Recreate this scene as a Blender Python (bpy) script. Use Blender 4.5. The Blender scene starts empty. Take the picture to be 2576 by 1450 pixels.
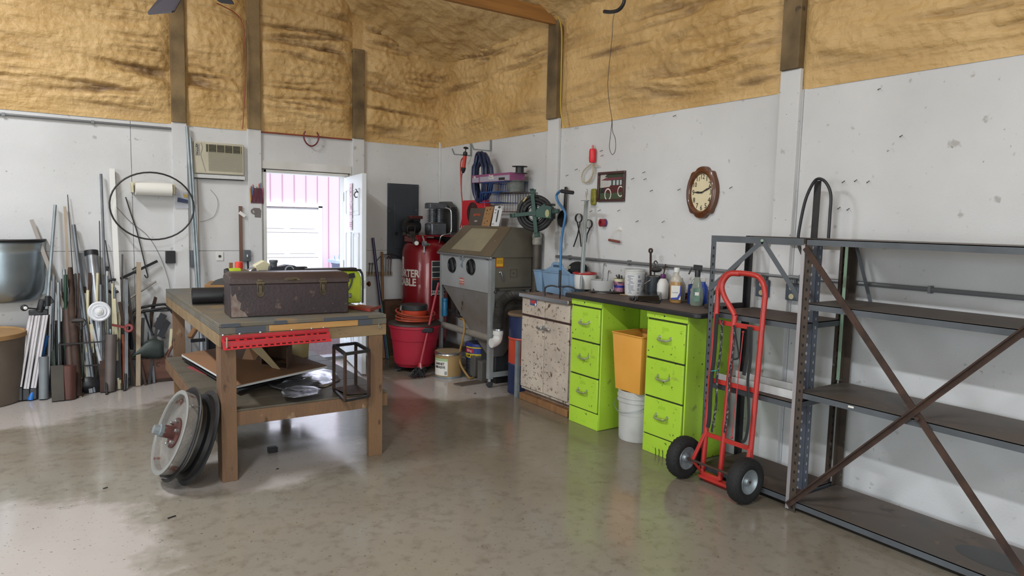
import bpy, math, random
from mathutils import Vector as V, Matrix, noise as NZ
random.seed(7)
C = bpy.context.scene.collection
PI = math.pi
# ------------------------------------------------------------------ camera
YAW, PITCH, ROLL, FPX = 0.593217, 0.0959456, 0.0235766, 1725.04
CAM = V((-3.9038, -7.39243, 1.57817))
W_, H_ = 2576, 1450
fw = V((math.sin(YAW)*math.cos(PITCH), math.cos(YAW)*math.cos(PITCH), -math.sin(PITCH)))
r0 = V((math.cos(YAW), -math.sin(YAW), 0)); u0 = r0.cross(fw)
rt = math.cos(ROLL)*r0 + math.sin(ROLL)*u0
up = -math.sin(ROLL)*r0 + math.cos(ROLL)*u0
cd = bpy.data.cameras.new('camera'); cam = bpy.data.objects.new('camera', cd); C.objects.link(cam)
cd.sensor_fit = 'HORIZONTAL'; cd.sensor_width = 36; cd.lens = 36*FPX/W_
cd.clip_start = 0.05; cd.clip_end = 200
cam.matrix_world = Matrix(((rt.x, up.x, -fw.x, CAM.x), (rt.y, up.y, -fw.y, CAM.y), (rt.z, up.z, -fw.z, CAM.z), (0, 0, 0, 1)))
bpy.context.scene.camera = cam
# ------------------------------------------------------------------ sky, sun, light
sc = bpy.context.scene
sc.view_settings.view_transform = 'Standard'; sc.view_settings.look = 'None'; sc.view_settings.gamma = 1
sc.view_settings.use_curve_mapping = False
sc.view_settings.exposure = -0.26
wd = bpy.data.worlds.new('sky'); sc.world = wd; wd.use_nodes = True
nt = wd.node_tree; bg = nt.nodes['Background']
sky = nt.nodes.new('ShaderNodeTexSky'); sky.sky_type = 'NISHITA'; sky.sun_disc = False; sky.sun_elevation = math.radians(50); sky.sun_rotation = math.radians(200)
nt.links.new(sky.outputs[0], bg.inputs[0]); bg.inputs[1].default_value = 0.42
sl = bpy.data.lights.new('sun', 'SUN'); sl.energy = 6.5; sl.angle = 0.01; sl.color = (1, .96, .9)
so = bpy.data.objects.new('sun', sl); C.objects.link(so)
so.rotation_euler = V((.25, .55, -.9)).to_track_quat('-Z', 'Y').to_euler()
def area(name, loc, target, sx, sy, energy, color, spread=PI):
    l = bpy.data.lights.new(name, 'AREA'); l.shape = 'RECTANGLE'; l.size = sx; l.size_y = sy; l.energy = energy; l.color = color; l.spread = spread
    o = bpy.data.objects.new(name, l); C.objects.link(o); o.location = loc
    o.rotation_euler = (V(target)-V(loc)).to_track_quat('-Z', 'Y').to_euler(); return o
# daylight through the overhead doors of the far side wall and the one behind the camera
area('daylight_overhead_door', (-12.9, -4.5, 1.75), (0, -4.5, 1.75), 3.6, 3.3, 165, (.84, .93, 1))
area('daylight_overhead_door', (-12.9, -10.0, 1.75), (0, -10.0, 1.75), 3.6, 3.3, 215, (.84, .93, 1))
area('daylight_overhead_door', (-5.0, -15.9, 1.75), (-5.0, 0, 1.75), 4.2, 3.3, 260, (.86, .94, 1))
# daylight sky seen through the open man door
area('daylight_man_door', (-1.6, .25, 1.1), (-1.6, -5, .9), .85, 1.9, 14, (.75, .87, 1))
# shop lights under the roof (their housings are built with the roof)
SHOP = [(-5.4, -7.2, 4.5), (-5.4, -2.6, 4.5), (-5.4, -11.5, 4.5)]
for p_ in SHOP: area('shop_light', (p_[0], p_[1], p_[2]-.045), (p_[0], p_[1], 0), .22, 1.2, 240, (.93, .97, 1))

# ------------------------------------------------------------------ points on known planes
def ray(x, y): return fw + rt*((x-1288)/FPX) - up*((y-725)/FPX)
def hit(x, y, ax, v):
    d = ray(x, y); return CAM + d*((v-CAM[ax])/d[ax])
def ZP(x, y, z=0): return hit(x, y, 2, z)
def YP(x, y, v=0): return hit(x, y, 1, v)
def XP(x, y, v=0): return hit(x, y, 0, v)
# ------------------------------------------------------------------ materials
def lin(h):
    h = h.lstrip('#'); c = [int(h[i:i+2], 16)/255 for i in (0, 2, 4)]
    return tuple(((v+.055)/1.055)**2.4 if v > .04045 else v/12.92 for v in c)+(1,)
MATS = {}
def mat(name, h, rough=.5, metal=0, h2=None, sc_=6, stretch=None, bump=0, bsc=60, spots=None, alpha=None, trans=0, emit=0, thr=(.45, .6), detail=4, coat=0):
    """h base, h2 second colour mixed by noise; spots=(hex, amount 0..1, scale) worn specks"""
    if name in MATS: return MATS[name]
    m = bpy.data.materials.new(name); m.use_nodes = True; t = m.node_tree; b = t.nodes['Principled BSDF']
    N = t.nodes.new; L = t.links.new
    tc = N('ShaderNodeTexCoord'); mp = N('ShaderNodeMapping'); L(tc.outputs['Object'], mp.inputs[0])
    if stretch: mp.inputs['Scale'].default_value = stretch
    col = N('ShaderNodeRGB'); col.outputs[0].default_value = lin(h); out = col.outputs[0]
    def mixin(out, hexc, scale, lo, hi, det):
        n = N('ShaderNodeTexNoise'); n.inputs['Scale'].default_value = scale; n.inputs['Detail'].default_value = det; L(mp.outputs[0], n.inputs[0])
        r = N('ShaderNodeMapRange'); r.inputs[1].default_value = lo; r.inputs[2].default_value = hi; L(n.outputs[0], r.inputs[0])
        x = N('ShaderNodeMix'); x.data_type = 'RGBA'; L(r.outputs[0], x.inputs[0]); L(out, x.inputs[6]); x.inputs[7].default_value = lin(hexc); return x.outputs[2]
    if h2: out = mixin(out, h2, sc_, thr[0]-.1, thr[1]+.1, detail)
    if spots:
        for s in (spots if isinstance(spots, list) else [spots]):
            lo = .78-.35*s[1]; out = mixin(out, s[0], s[2], lo, lo+.06, 6)
    L(out, b.inputs['Base Color'])
    b.inputs['Roughness'].default_value = rough; b.inputs['Metallic'].default_value = metal
    if coat: b.inputs['Coat Weight'].default_value = coat
    if trans: b.inputs['Transmission Weight'].default_value = trans; b.inputs['IOR'].default_value = 1.3
    if alpha is not None: b.inputs['Alpha'].default_value = alpha
    if emit: L(out, b.inputs['Emission Color']); b.inputs['Emission Strength'].default_value = emit
    if bump:
        n = N('ShaderNodeTexNoise'); n.inputs['Scale'].default_value = bsc; n.inputs['Detail'].default_value = 5; L(mp.outputs[0], n.inputs[0])
        bp = N('ShaderNodeBump'); bp.inputs['Strength'].default_value = bump; bp.inputs['Distance'].default_value = .01; L(n.outputs[0], bp.inputs['Height']); L(bp.outputs[0], b.inputs['Normal'])
    MATS[name] = m; return m
# ------------------------------------------------------------------ mesh builder (world coordinates)
WM = {}
def frame_z(d):
    d = V(d).normalized(); a = V((0, 0, 1)) if abs(d.z) < .9 else V((1, 0, 0))
    x = a.cross(d).normalized(); y = d.cross(x); return x, y, d
def MT(o, x, y, z):
    return Matrix(((x[0], y[0], z[0], o[0]), (x[1], y[1], z[1], o[1]), (x[2], y[2], z[2], o[2]), (0, 0, 0, 1)))
class MB:
    def __init__(s): s.v = []; s.f = []; s.M = None
    def add(s, vs, fs):
        k = len(s.v)
        for p in vs:
            p = V(p); s.v.append(s.M @ p if s.M else p)
        s.f += [tuple(i+k for i in f) for f in fs]; return s
    def box(s, x0, x1, y0, y1, z0, z1):
        if x0 > x1: x0, x1 = x1, x0
        if y0 > y1: y0, y1 = y1, y0
        if z0 > z1: z0, z1 = z1, z0
        return s.add([(x0,y0,z0),(x1,y0,z0),(x1,y1,z0),(x0,y1,z0),(x0,y0,z1),(x1,y0,z1),(x1,y1,z1),(x0,y1,z1)],
                     [(0,3,2,1),(4,5,6,7),(0,1,5,4),(1,2,6,5),(2,3,7,6),(3,0,4,7)])
    def bar(s, p, q, w, h, side=None):
        p, q = V(p), V(q); d = (q-p).normalized()
        x = V(side) if side else (V((0,0,1)).cross(d) if abs(d.z) < .95 else V((1,0,0)))
        x = (x-d*x.dot(d)).normalized(); y = d.cross(x); c = []
        for e in (p, q):
            for a, b in ((-1,-1),(1,-1),(1,1),(-1,1)): c.append(e+x*a*w/2+y*b*h/2)
        return s.add(c, [(0,3,2,1),(4,5,6,7),(0,1,5,4),(1,2,6,5),(2,3,7,6),(3,0,4,7)])
    def cyl(s, p, q, r, r2=None, n=14, cap=True):
        p, q = V(p), V(q); r2 = r if r2 is None else r2; x, y, d = frame_z(q-p); c = []
        for e, rr in ((p, r), (q, r2)):
            for i in range(n):
                a = 2*PI*i/n; c.append(e+(x*math.cos(a)+y*math.sin(a))*rr)
        f = [(i, (i+1) % n, n+(i+1) % n, n+i) for i in range(n)]
        if cap: f += [tuple(range(n-1, -1, -1)), tuple(range(n, 2*n))]
        return s.add(c, f)
    def tube(s, pts, r, n=8, closed=False, cap=True, flat=None):
        pts = [V(p) for p in pts]; m = len(pts); c = []; px = None
        for i, p in enumerate(pts):
            if closed: d = pts[(i+1) % m]-pts[i-1]
            else: d = pts[min(i+1, m-1)]-pts[max(i-1, 0)]
            if d.length < 1e-9: d = V((0, 0, 1))
            d.normalize()
            if px is None: x, y, _ = frame_z(d)
            else:
                x = px-d*px.dot(d); x = x.normalized() if x.length > 1e-6 else frame_z(d)[0]; y = d.cross(x)
            px = x; rr = r[i] if isinstance(r, (list, tuple)) else r
            for k in range(n):
                a = 2*PI*k/n; c.append(p+(x*math.cos(a)+y*math.sin(a)*(flat or 1))*rr)
        f = []
        for i in range(m if closed else m-1):
            j = (i+1) % m
            for k in range(n): f.append((i*n+k, i*n+(k+1) % n, j*n+(k+1) % n, j*n+k))
        if not closed and cap: f += [tuple(range(n-1, -1, -1)), tuple((m-1)*n+k for k in range(n))]
        return s.add(c, f)
    def lathe(s, prof, o=(0,0,0), axis=(0,0,1), n=28, a0=0, a1=2*PI, sx=1, sy=1, xd=None):
        x, y, d = frame_z(axis)
        if abs(d.z) > .999: x, y = V((1,0,0)), V((0,1,0))*(1 if d.z > 0 else -1)
        if xd: x = V(xd); x = (x-d*x.dot(d)).normalized(); y = d.cross(x)
        o = V(o); full = abs(a1-a0-2*PI) < 1e-6; c = []; m = len(prof); nn = n if full else n+1
        for i in range(nn):
            a = a0+(a1-a0)*i/n
            for r, z in prof: c.append(o+(x*math.cos(a)*sx+y*math.sin(a)*sy)*r+d*z)
        f = []
        for i in range(n):
            j = (i+1) % nn
            for k in range(m-1): f.append((i*m+k, j*m+k, j*m+k+1, i*m+k+1))
        return s.add(c, f)
    def prism(s, poly, M, depth):
        """poly (x,y) in frame M extruded along +z"""
        n = len(poly); c = [M @ V((x, y, 0)) for x, y in poly]+[M @ V((x, y, depth)) for x, y in poly]
        f = [(i, (i+1) % n, n+(i+1) % n, n+i) for i in range(n)]+[tuple(range(n-1, -1, -1)), tuple(range(n, 2*n))]
        return s.add(c, f)
    def poly(s, pts): return s.add(pts, [tuple(range(len(pts)))])
    def slab(s, pts, off):
        """planar polygon (world pts) thickened by vector off"""
        off = V(off); n = len(pts); c = [V(p) for p in pts]+[V(p)+off for p in pts]
        return s.add(c, [tuple(range(n-1, -1, -1)), tuple(range(n, 2*n))]+[(i, (i+1) % n, n+(i+1) % n, n+i) for i in range(n)])
    def ball(s, c, r, n=12, sx=1, sy=1, sz=1):
        c = V(c); vs = [c+V((0,0,-r*sz))]
        for i in range(1, n//2):
            t = -PI/2+PI*i/(n//2)
            for k in range(n): vs.append(c+V((math.cos(t)*math.cos(2*PI*k/n)*r*sx, math.cos(t)*math.sin(2*PI*k/n)*r*sy, math.sin(t)*r*sz)))
        vs.append(c+V((0,0,r*sz))); m = n//2-1; f = []
        for k in range(n):
            f.append((0, 1+(k+1) % n, 1+k)); f.append((len(vs)-1, 1+(m-1)*n+k, 1+(m-1)*n+(k+1) % n))
            for i in range(m-1): f.append((1+i*n+k, 1+i*n+(k+1) % n, 1+(i+1)*n+(k+1) % n, 1+(i+1)*n+k))
        return s.add(vs, f)
    def grid(s, P):
        """P rows of points"""
        h = len(P); w = len(P[0]); c = [p for row in P for p in row]
        return s.add(c, [(i*w+j, i*w+j+1, (i+1)*w+j+1, (i+1)*w+j) for i in range(h-1) for j in range(w-1)])
    def build(s, name, m, parent=None, bevel=0, smooth=35, solid=0, seg=2):
        me = bpy.data.meshes.new(name)
        if parent is None:
            lo = V([min(p[i] for p in s.v) for i in range(3)]); hi = V([max(p[i] for p in s.v) for i in range(3)])
            o_ = V(((lo.x+hi.x)/2, (lo.y+hi.y)/2, lo.z)); Mi = Matrix.Translation(-o_); Mw = Matrix.Translation(o_)
        else: Mw = WM[parent.name]; Mi = Mw.inverted()
        me.from_pydata([Mi @ p for p in s.v], [], s.f); me.validate(); me.update()
        if smooth:
            for p in me.polygons: p.use_smooth = True
            me.set_sharp_from_angle(angle=math.radians(smooth))
        me.materials.append(m); o = bpy.data.objects.new(name, me); C.objects.link(o)
        if parent is None: o.location = o_
        else: o.parent = parent
        WM[o.name] = Mw
        if solid:
            md = o.modifiers.new('solid', 'SOLIDIFY'); md.thickness = solid; md.offset = 0
        if bevel:
            md = o.modifiers.new('bevel', 'BEVEL'); md.width = bevel; md.segments = seg; md.limit_method = 'ANGLE'; md.angle_limit = math.radians(40)
        return o
def tag(o, label=None, cat=None, group=None, kind=None):
    if label: o['label'] = label
    if cat: o['category'] = cat
    if group: o['group'] = group
    if kind: o['kind'] = kind
    return o
def thing(name, label, cat, loc=(0,0,0), group=None):
    o = bpy.data.objects.new(name, None); C.objects.link(o); o.location = loc; o.empty_display_size = .05
    WM[o.name] = Matrix.Translation(V(loc)); return tag(o, label, cat, group)
def struct(mb, name, m, **k): return tag(mb.build(name, m, **k), kind='structure')
def copy_tree(o, parent=None, loc=None, rz=None):
    c = o.copy(); C.objects.link(c)
    if parent: c.parent = parent
    if loc is not None: c.location = loc
    if rz is not None: c.rotation_euler = (0, 0, rz)
    for ch in list(o.children): copy_tree(ch, c)
    return c
def arc(c, r, a0, a1, n, ax=(1,0,0), ay=(0,0,1)):
    c, ax, ay = V(c), V(ax), V(ay)
    return [c+ax*(r*math.cos(a0+(a1-a0)*i/n))+ay*(r*math.sin(a0+(a1-a0)*i/n)) for i in range(n+1)]
def smoothpath(pts, k=8):
    pts = [V(p) for p in pts]; out = []
    for i in range(len(pts)-1):
        p0 = pts[max(i-1, 0)]; p1 = pts[i]; p2 = pts[i+1]; p3 = pts[min(i+2, len(pts)-1)]
        for j in range(k):
            t = j/k; out.append(.5*((2*p1)+(p2-p0)*t+(2*p0-5*p1+4*p2-p3)*t*t+(3*p1-p0-3*p2+p3)*t*t*t))
    out.append(pts[-1]); return out
def text(body, size, M, m, parent, name='lettering', depth=.001, wrap=None, align='CENTER', sx=1, shear=0, ls=1.0, bold=0):
    """text in the XY plane of frame M; wrap=radius bends it round an axis parallel to local Y behind the text"""
    cu = bpy.data.curves.new('t', 'FONT'); cu.body = body; cu.size = size; cu.align_x = align; cu.align_y = 'CENTER'
    cu.extrude = depth/2; cu.resolution_u = 2; cu.shear = shear; cu.space_line = ls; cu.offset = bold
    ob = bpy.data.objects.new('t', cu); C.objects.link(ob)
    dg = bpy.context.evaluated_depsgraph_get(); me = bpy.data.meshes.new_from_object(ob.evaluated_get(dg))
    bpy.data.objects.remove(ob); bpy.data.curves.remove(cu)
    b = MB(); vs = []
    for v in me.vertices:
        x, y, z = v.co.x*sx, v.co.y, v.co.z
        if wrap: a = x/wrap; vs.append(M @ V(((wrap+z)*math.sin(a), y, (wrap+z)*math.cos(a)-wrap)))
        else: vs.append(M @ V((x, y, z)))
    b.add(vs, [tuple(p.vertices) for p in me.polygons]); bpy.data.meshes.remove(me)
    return b.build(name, m, parent, smooth=0)
def hang_x(o):  # frame on the right wall facing -X (text reads left to right seen from the room)
    return MT(o, (0,-1,0), (0,0,1), (-1,0,0))
def hang_y(o):  # frame facing -Y
    return MT(o, (1,0,0), (0,0,1), (0,-1,0))
# palette
M_white = mat('painted_white_board', 'cccccd', .75, h2='bfbfc0', sc_=1.3, bump=.2, bsc=90, spots=[('a9a7a4', .30, 13), ('8a8783', .2, 30)], detail=8)
M_trimw = mat('white_trim_paint', 'cfcecb', .6, h2='bdbcb8', sc_=3, spots=('8b8880', .16, 14))
M_black = mat('black_plastic', '15161a', .45, h2='202126', sc_=9)
M_blackm = mat('black_painted_metal', '1b1b1f', .5, h2='2b2826', sc_=12, spots=('4a3b30', .25, 30))
M_galv = mat('galvanized_steel', '9aa3a8', .4, .55, h2='828b90', sc_=9)
M_steel = mat('bright_steel', 'b9bcc0', .25, .95)
M_dsteel = mat('dark_steel', '4b4a4a', .5, .6, h2='3a332e', sc_=14)
M_rust = mat('rusty_brown_steel', '4a362c', .75, .2, h2='342621', sc_=12, bump=.2)
M_grey = mat('grey_enamel', '5d6167', .5, .1, h2='4e5257', sc_=10, spots=('8a8884', .15, 40))
M_dark = mat('dark_void', '0c0c0d', .8)
M_pvc = mat('white_plastic', 'd6d5d2', .4)
M_cream = mat('cream_plastic', 'cdc6a8', .5, h2='bdb594', sc_=5)
M_red = mat('red_enamel', 'a81e1c', .32, h2='8f1815', sc_=7, coat=.3)
M_wood = mat('weathered_lumber', '8b6540', .65, h2='6d4c30', sc_=5, stretch=(3, 3, .6), bump=.2, bsc=40, spots=('4a3423', .2, 12))
M_lath = mat('pale_lath', '9f8f7c', .7, h2='8a7a66', sc_=6, stretch=(4, 4, .5))
M_label = mat('paper_label', 'd9d7d0', .6)
M_ink = mat('black_ink', '1c1c20', .6)
# ================================================================== the room
XL, YB = -13.0, -16.0      # far side wall, wall behind the camera
RH, RS = 3.40, .45         # eave height, roof slope
def roof_z(x): return RH+RS*min(-x, x-XL)
# concrete floor: its stains are its own
def floor_mat():
    m = bpy.data.materials.new('sealed_concrete'); m.use_nodes = True; t = m.node_tree; b = t.nodes['Principled BSDF']; N = t.nodes.new; L = t.links.new
    tc = N('ShaderNodeTexCoord'); out = None
    def noise(scale, det, lo, hi, stretch=None, dist=0):
        mp = N('ShaderNodeMapping'); L(tc.outputs['Object'], mp.inputs[0])
        if stretch: mp.inputs['Scale'].default_value = stretch
        n = N('ShaderNodeTexNoise'); n.inputs['Scale'].default_value = scale; n.inputs['Detail'].default_value = det; n.inputs['Distortion'].default_value = dist; L(mp.outputs[0], n.inputs[0])
        r = N('ShaderNodeMapRange'); r.inputs[1].default_value = lo; r.inputs[2].default_value = hi; L(n.outputs[0], r.inputs[0]); return r.outputs[0]
    def mix(f, a, h):
        x = N('ShaderNodeMix'); x.data_type = 'RGBA'; L(f, x.inputs[0]); L(a, x.inputs[6]); x.inputs[7].default_value = lin(h); return x.outputs[2]
    c = N('ShaderNodeRGB'); c.outputs[0].default_value = lin('857f74'); out = c.outputs[0]
    out = mix(noise(.35, 6, .42, .62, dist=.6), out, '74695a')
    out = mix(noise(.9, 8, .5, .75, dist=1.0), out, '8b877e')
    out = mix(noise(15, 9, .5, .9), out, '6a6256')
    # pale chalky patches with their own outline: by the junk along the wall, under the bench, left foreground
    geo = N('ShaderNodeNewGeometry'); 
    def patch(cx, cy, rx, ry, rot=0):
        mp = N('ShaderNodeMapping'); mp.vector_type = 'TEXTURE'; L(geo.outputs['Position'], mp.inputs[0])
        mp.inputs['Location'].default_value = (cx, cy, 0); mp.inputs['Rotation'].default_value = (0, 0, rot); mp.inputs['Scale'].default_value = (rx, ry, 1)
        ln = N('ShaderNodeVectorMath'); ln.operation = 'LENGTH'; L(mp.outputs[0], ln.inputs[0])
        n = N('ShaderNodeTexNoise'); n.inputs['Scale'].default_value = 2.6; n.inputs['Detail'].default_value = 10; n.inputs['Roughness'].default_value = .62; L(geo.outputs['Position'], n.inputs[0])
        a = N('ShaderNodeMath'); a.operation = 'MULTIPLY_ADD'; L(n.outputs[0], a.inputs[0]); a.inputs[1].default_value = 1.3; L(ln.outputs['Value'], a.inputs[2])
        r = N('ShaderNodeMapRange'); r.inputs[1].default_value = 1.72; r.inputs[2].default_value = 1.5; L(a.outputs[0], r.inputs[0]); return r.outputs[0]
    for pr in [(-4.2, -.7, 1.5, .65, .1), (-2.75, -3.0, .62, .42, .1), (-4.25, -3.75, .75, .9, .3), (-.9, -1.75, .7, .45, -.5), (-1.6, -.9, .5, .8, 0)]:
        pf = patch(*pr); sc2 = N('ShaderNodeMath'); sc2.operation = 'MULTIPLY'; L(pf, sc2.inputs[0]); sc2.inputs[1].default_value = .85; out = mix(sc2.outputs[0], out, 'aca5a1')
    out = mix(noise(60, 4, .66, .72), out, '5d564b')
    L(out, b.inputs['Base Color'])
    rg = N('ShaderNodeMapRange'); n = noise(1.8, 8, .35, .7, dist=.8); L(n, rg.inputs[0]); rg.inputs[3].default_value = .10; rg.inputs[4].default_value = .26; L(rg.outputs[0], b.inputs['Roughness'])
    b.inputs['Specular IOR Level'].default_value = .5
    n = N('ShaderNodeTexNoise'); n.inputs['Scale'].default_value = 5; n.inputs['Detail'].default_value = 9; L(tc.outputs['Object'], n.inputs[0])
    bp = N('ShaderNodeBump'); bp.inputs['Strength'].default_value = .12; bp.inputs['Distance'].default_value = .005; L(n.outputs[0], bp.inputs['Height']); L(bp.outputs[0], b.inputs['Normal'])
    return m
struct(MB().box(XL-.2, .2, YB-.2, .02, -.12, 0), 'floor', floor_mat(), smooth=0)
# sprayed foam
def foam_mat(name, h, h2, h3, st):
    m = bpy.data.materials.new(name); m.use_nodes = True; t = m.node_tree; b = t.nodes['Principled BSDF']; N = t.nodes.new; L = t.links.new
    geo = N('ShaderNodeNewGeometry'); mp = N('ShaderNodeMapping'); L(geo.outputs['Position'], mp.inputs[0]); mp.inputs['Scale'].default_value = st
    def nz(vec, scale, det, lo, hi, dist=0):
        n = N('ShaderNodeTexNoise'); n.inputs['Scale'].default_value = scale; n.inputs['Detail'].default_value = det; n.inputs['Distortion'].default_value = dist; L(vec, n.inputs[0])
        r = N('ShaderNodeMapRange'); r.inputs[1].default_value = lo; r.inputs[2].default_value = hi; L(n.outputs[0], r.inputs[0]); return r.outputs[0]
    def mix(f, a, h):
        x = N('ShaderNodeMix'); x.data_type = 'RGBA'; L(f, x.inputs[0]); L(a, x.inputs[6]); x.inputs[7].default_value = lin(h); return x.outputs[2]
    c = N('ShaderNodeRGB'); c.outputs[0].default_value = lin(h)
    out = mix(nz(geo.outputs['Position'], 1.6, 3, .4, .65), c.outputs[0], h2)
    at = N('ShaderNodeAttribute'); at.attribute_name = 'crease_shade'
    x = N('ShaderNodeMath'); x.operation = 'MULTIPLY'; L(at.outputs['Fac'], x.inputs[0]); L(nz(mp.outputs[0], 7, 8, .2, .5, .4), x.inputs[1]); x.use_clamp = True  # creases of the relief painted darker: their shade is put into the colour
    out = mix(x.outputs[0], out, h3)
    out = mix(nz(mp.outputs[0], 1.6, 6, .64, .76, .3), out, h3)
    L(out, b.inputs['Base Color']); b.inputs['Roughness'].default_value = .55
    n1 = N('ShaderNodeTexNoise'); n1.inputs['Scale'].default_value = 21; n1.inputs['Detail'].default_value = 2; n1.inputs['Distortion'].default_value = .3; L(geo.outputs['Position'], n1.inputs[0])
    n2 = N('ShaderNodeTexNoise'); n2.inputs['Scale'].default_value = 9; n2.inputs['Detail'].default_value = 5; L(mp.outputs[0], n2.inputs[0])
    ad = N('ShaderNodeMath'); ad.operation = 'MULTIPLY_ADD'; L(n2.outputs[0], ad.inputs[0]); ad.inputs[1].default_value = .9; L(n1.outputs[0], ad.inputs[2])
    bp = N('ShaderNodeBump'); bp.inputs['Strength'].default_value = .7; bp.inputs['Distance'].default_value = .018; L(ad.outputs[0], bp.inputs['Height']); L(bp.outputs[0], b.inputs['Normal'])
    return m
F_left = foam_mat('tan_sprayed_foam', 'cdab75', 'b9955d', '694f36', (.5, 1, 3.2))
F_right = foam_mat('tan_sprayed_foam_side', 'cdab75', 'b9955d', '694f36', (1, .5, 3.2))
F_ceil = foam_mat('tan_sprayed_foam_roof', 'c9aa78', 'bd9c68', '8f7350', (1, 1, 1))
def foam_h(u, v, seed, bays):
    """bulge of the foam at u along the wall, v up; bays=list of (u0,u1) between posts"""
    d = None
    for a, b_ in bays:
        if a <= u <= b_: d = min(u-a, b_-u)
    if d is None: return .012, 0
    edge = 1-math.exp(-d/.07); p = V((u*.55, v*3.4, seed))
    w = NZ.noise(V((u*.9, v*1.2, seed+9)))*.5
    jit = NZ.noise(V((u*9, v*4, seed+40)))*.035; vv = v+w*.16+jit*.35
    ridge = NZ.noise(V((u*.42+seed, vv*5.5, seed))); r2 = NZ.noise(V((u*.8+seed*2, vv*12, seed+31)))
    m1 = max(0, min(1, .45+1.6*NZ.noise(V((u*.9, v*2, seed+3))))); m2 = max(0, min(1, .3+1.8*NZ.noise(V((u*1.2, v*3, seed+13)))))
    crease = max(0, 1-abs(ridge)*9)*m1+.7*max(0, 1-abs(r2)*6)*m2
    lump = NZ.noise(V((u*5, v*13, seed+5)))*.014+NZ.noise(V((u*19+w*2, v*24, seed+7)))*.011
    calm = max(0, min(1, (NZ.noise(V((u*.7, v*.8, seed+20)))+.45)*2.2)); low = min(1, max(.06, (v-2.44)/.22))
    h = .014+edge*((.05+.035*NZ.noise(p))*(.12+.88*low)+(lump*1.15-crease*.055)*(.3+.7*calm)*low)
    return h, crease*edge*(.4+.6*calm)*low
def foam_sheet(name, mat_, us, vs, fn, seed, bays, cut=None):
    P = []; A = []
    for v in vs:
        row = []
        for u in us:
            h, s = foam_h(u, v, seed, bays); row.append(fn(u, v, h)); A.append(s)
        P.append(row)
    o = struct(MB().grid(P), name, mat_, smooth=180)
    at = o.data.attributes.new('crease_shade', 'FLOAT', 'POINT'); at.data.foreach_set('value', A)
    return o
def frange(a, b, st):
    n = max(1, round(abs(b-a)/st)); return [a+(b-a)*i/n for i in range(n+1)]
PL = [(-2.906, -2.774), (-2.21, -2.078), (-1.10, -.965)]       # posts on the left wall, X ranges
PR = [(-2.341, -2.178), (-4.773, -4.632)]                      # posts on the right wall, Y ranges
bl = [(-4.9, -2.906), (-2.774, -2.21), (-2.078, -1.10), (-.965, .4)]
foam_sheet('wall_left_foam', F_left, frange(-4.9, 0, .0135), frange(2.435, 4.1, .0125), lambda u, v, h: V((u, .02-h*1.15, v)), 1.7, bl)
struct(MB().box(XL, -4.9, -.02, .06, 2.44, 9.5).box(-4.9, 0, .03, .06, 2.44, 9.5), 'wall_left_gable', F_left, smooth=0)
br = [(-4.632, -2.341), (-2.178, .4), (-7.4, -4.773)]
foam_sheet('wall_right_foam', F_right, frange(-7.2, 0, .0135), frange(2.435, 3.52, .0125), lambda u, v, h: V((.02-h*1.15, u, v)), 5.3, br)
struct(MB().box(.03, .06, YB, 0, 2.44, 3.6).box(-.03, .06, YB, -7.2, 2.44, 3.6), 'wall_right_upper', F_right, smooth=0)
# sloping foam ceiling, rounded into the eave
def ceil_pt(u, w):   # u = distance from the eave along X, w = Y
    h = .06*NZ.noise(V((u*1.3, w*1.1, 3)))+.035*NZ.noise(V((u*5, w*5, 8)))+.022*NZ.noise(V((u*13, w*13, 4)))
    r = .10*math.exp(-u/.18)+.16*math.exp(w/.22)
    return V((-u, w, roof_z(-u)+.03-h-r*.8))
ob = struct(MB().grid([[ceil_pt(u, w) for u in frange(-.02, 2.6, .02)] for w in frange(.03, -4.5, .02)]), 'ceiling', F_ceil, smooth=180)
struct(MB().grid([[V((x, w, roof_z(x)+.06)) for x in (.1, -2.5, -6.5, -10, XL-.1)] for w in (.1, -5, -10, YB-.1)]), 'ceiling_far', F_ceil, smooth=0, solid=.05)
# painted board walls with narrow seams, 2.44 m high
dark_seam = mat('seam_backing', '6f6d6a', .8)  # grey backing that shows in the gaps between boards
m = MB(); g = .004
def boards(mb, fn, spans, hs=((0, 1.22), (1.22, 2.44))):
    for a, b_ in spans:
        for lo, hi in hs:
            if hi-lo > .01: mb.add(*fn(a+g/2, b_-g/2, lo+g/2, hi-g/2))
def bx(x0, x1, y0, y1, z0, z1):
    t = MB().box(x0, x1, y0, y1, z0, z1); return t.v, t.f
fl = lambda a, b_, lo, hi: bx(a, b_, 0, .03, lo, hi)
boards(m, fl, [(XL, -10.57), (-10.57, -8.13), (-8.13, -5.69), (-5.69, -4.47), (-4.47, -3.25), (-3.25, -2.14), (-1.03, 0)])
m.add(*bx(-2.14+g, -2.06, 0, .03, 0, 2.44)); m.add(*bx(-2.06, -1.155, 0, .03, 2.06, 2.44)); m.add(*bx(-1.155, -1.03-g, 0, .03, 0, 2.44))
struct(m, 'wall_left', M_white, smooth=0)
struct(MB().box(XL, -2.06, .031, .15, 0, 2.44).box(-1.155, .15, .031, .15, 0, 2.44).box(-2.06, -1.155, .031, .15, 2.06, 2.44), 'wall_left_core', dark_seam, smooth=0)
m = MB(); fr_ = lambda a, b_, lo, hi: bx(0, .03, a, b_, lo, hi)
boards(m, fr_, [(YB, -13.5), (-13.5, -11.1), (-11.1, -9.66), (-9.66, -7.22), (-7.22, -4.785), (-4.785, -2.345), (-2.345, 0)], ((0, 2.44),))
struct(m, 'wall_right', M_white, smooth=0)
struct(MB().box(.031, .15, YB, .15, 0, 2.44), 'wall_right_core', dark_seam, smooth=0)
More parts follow.
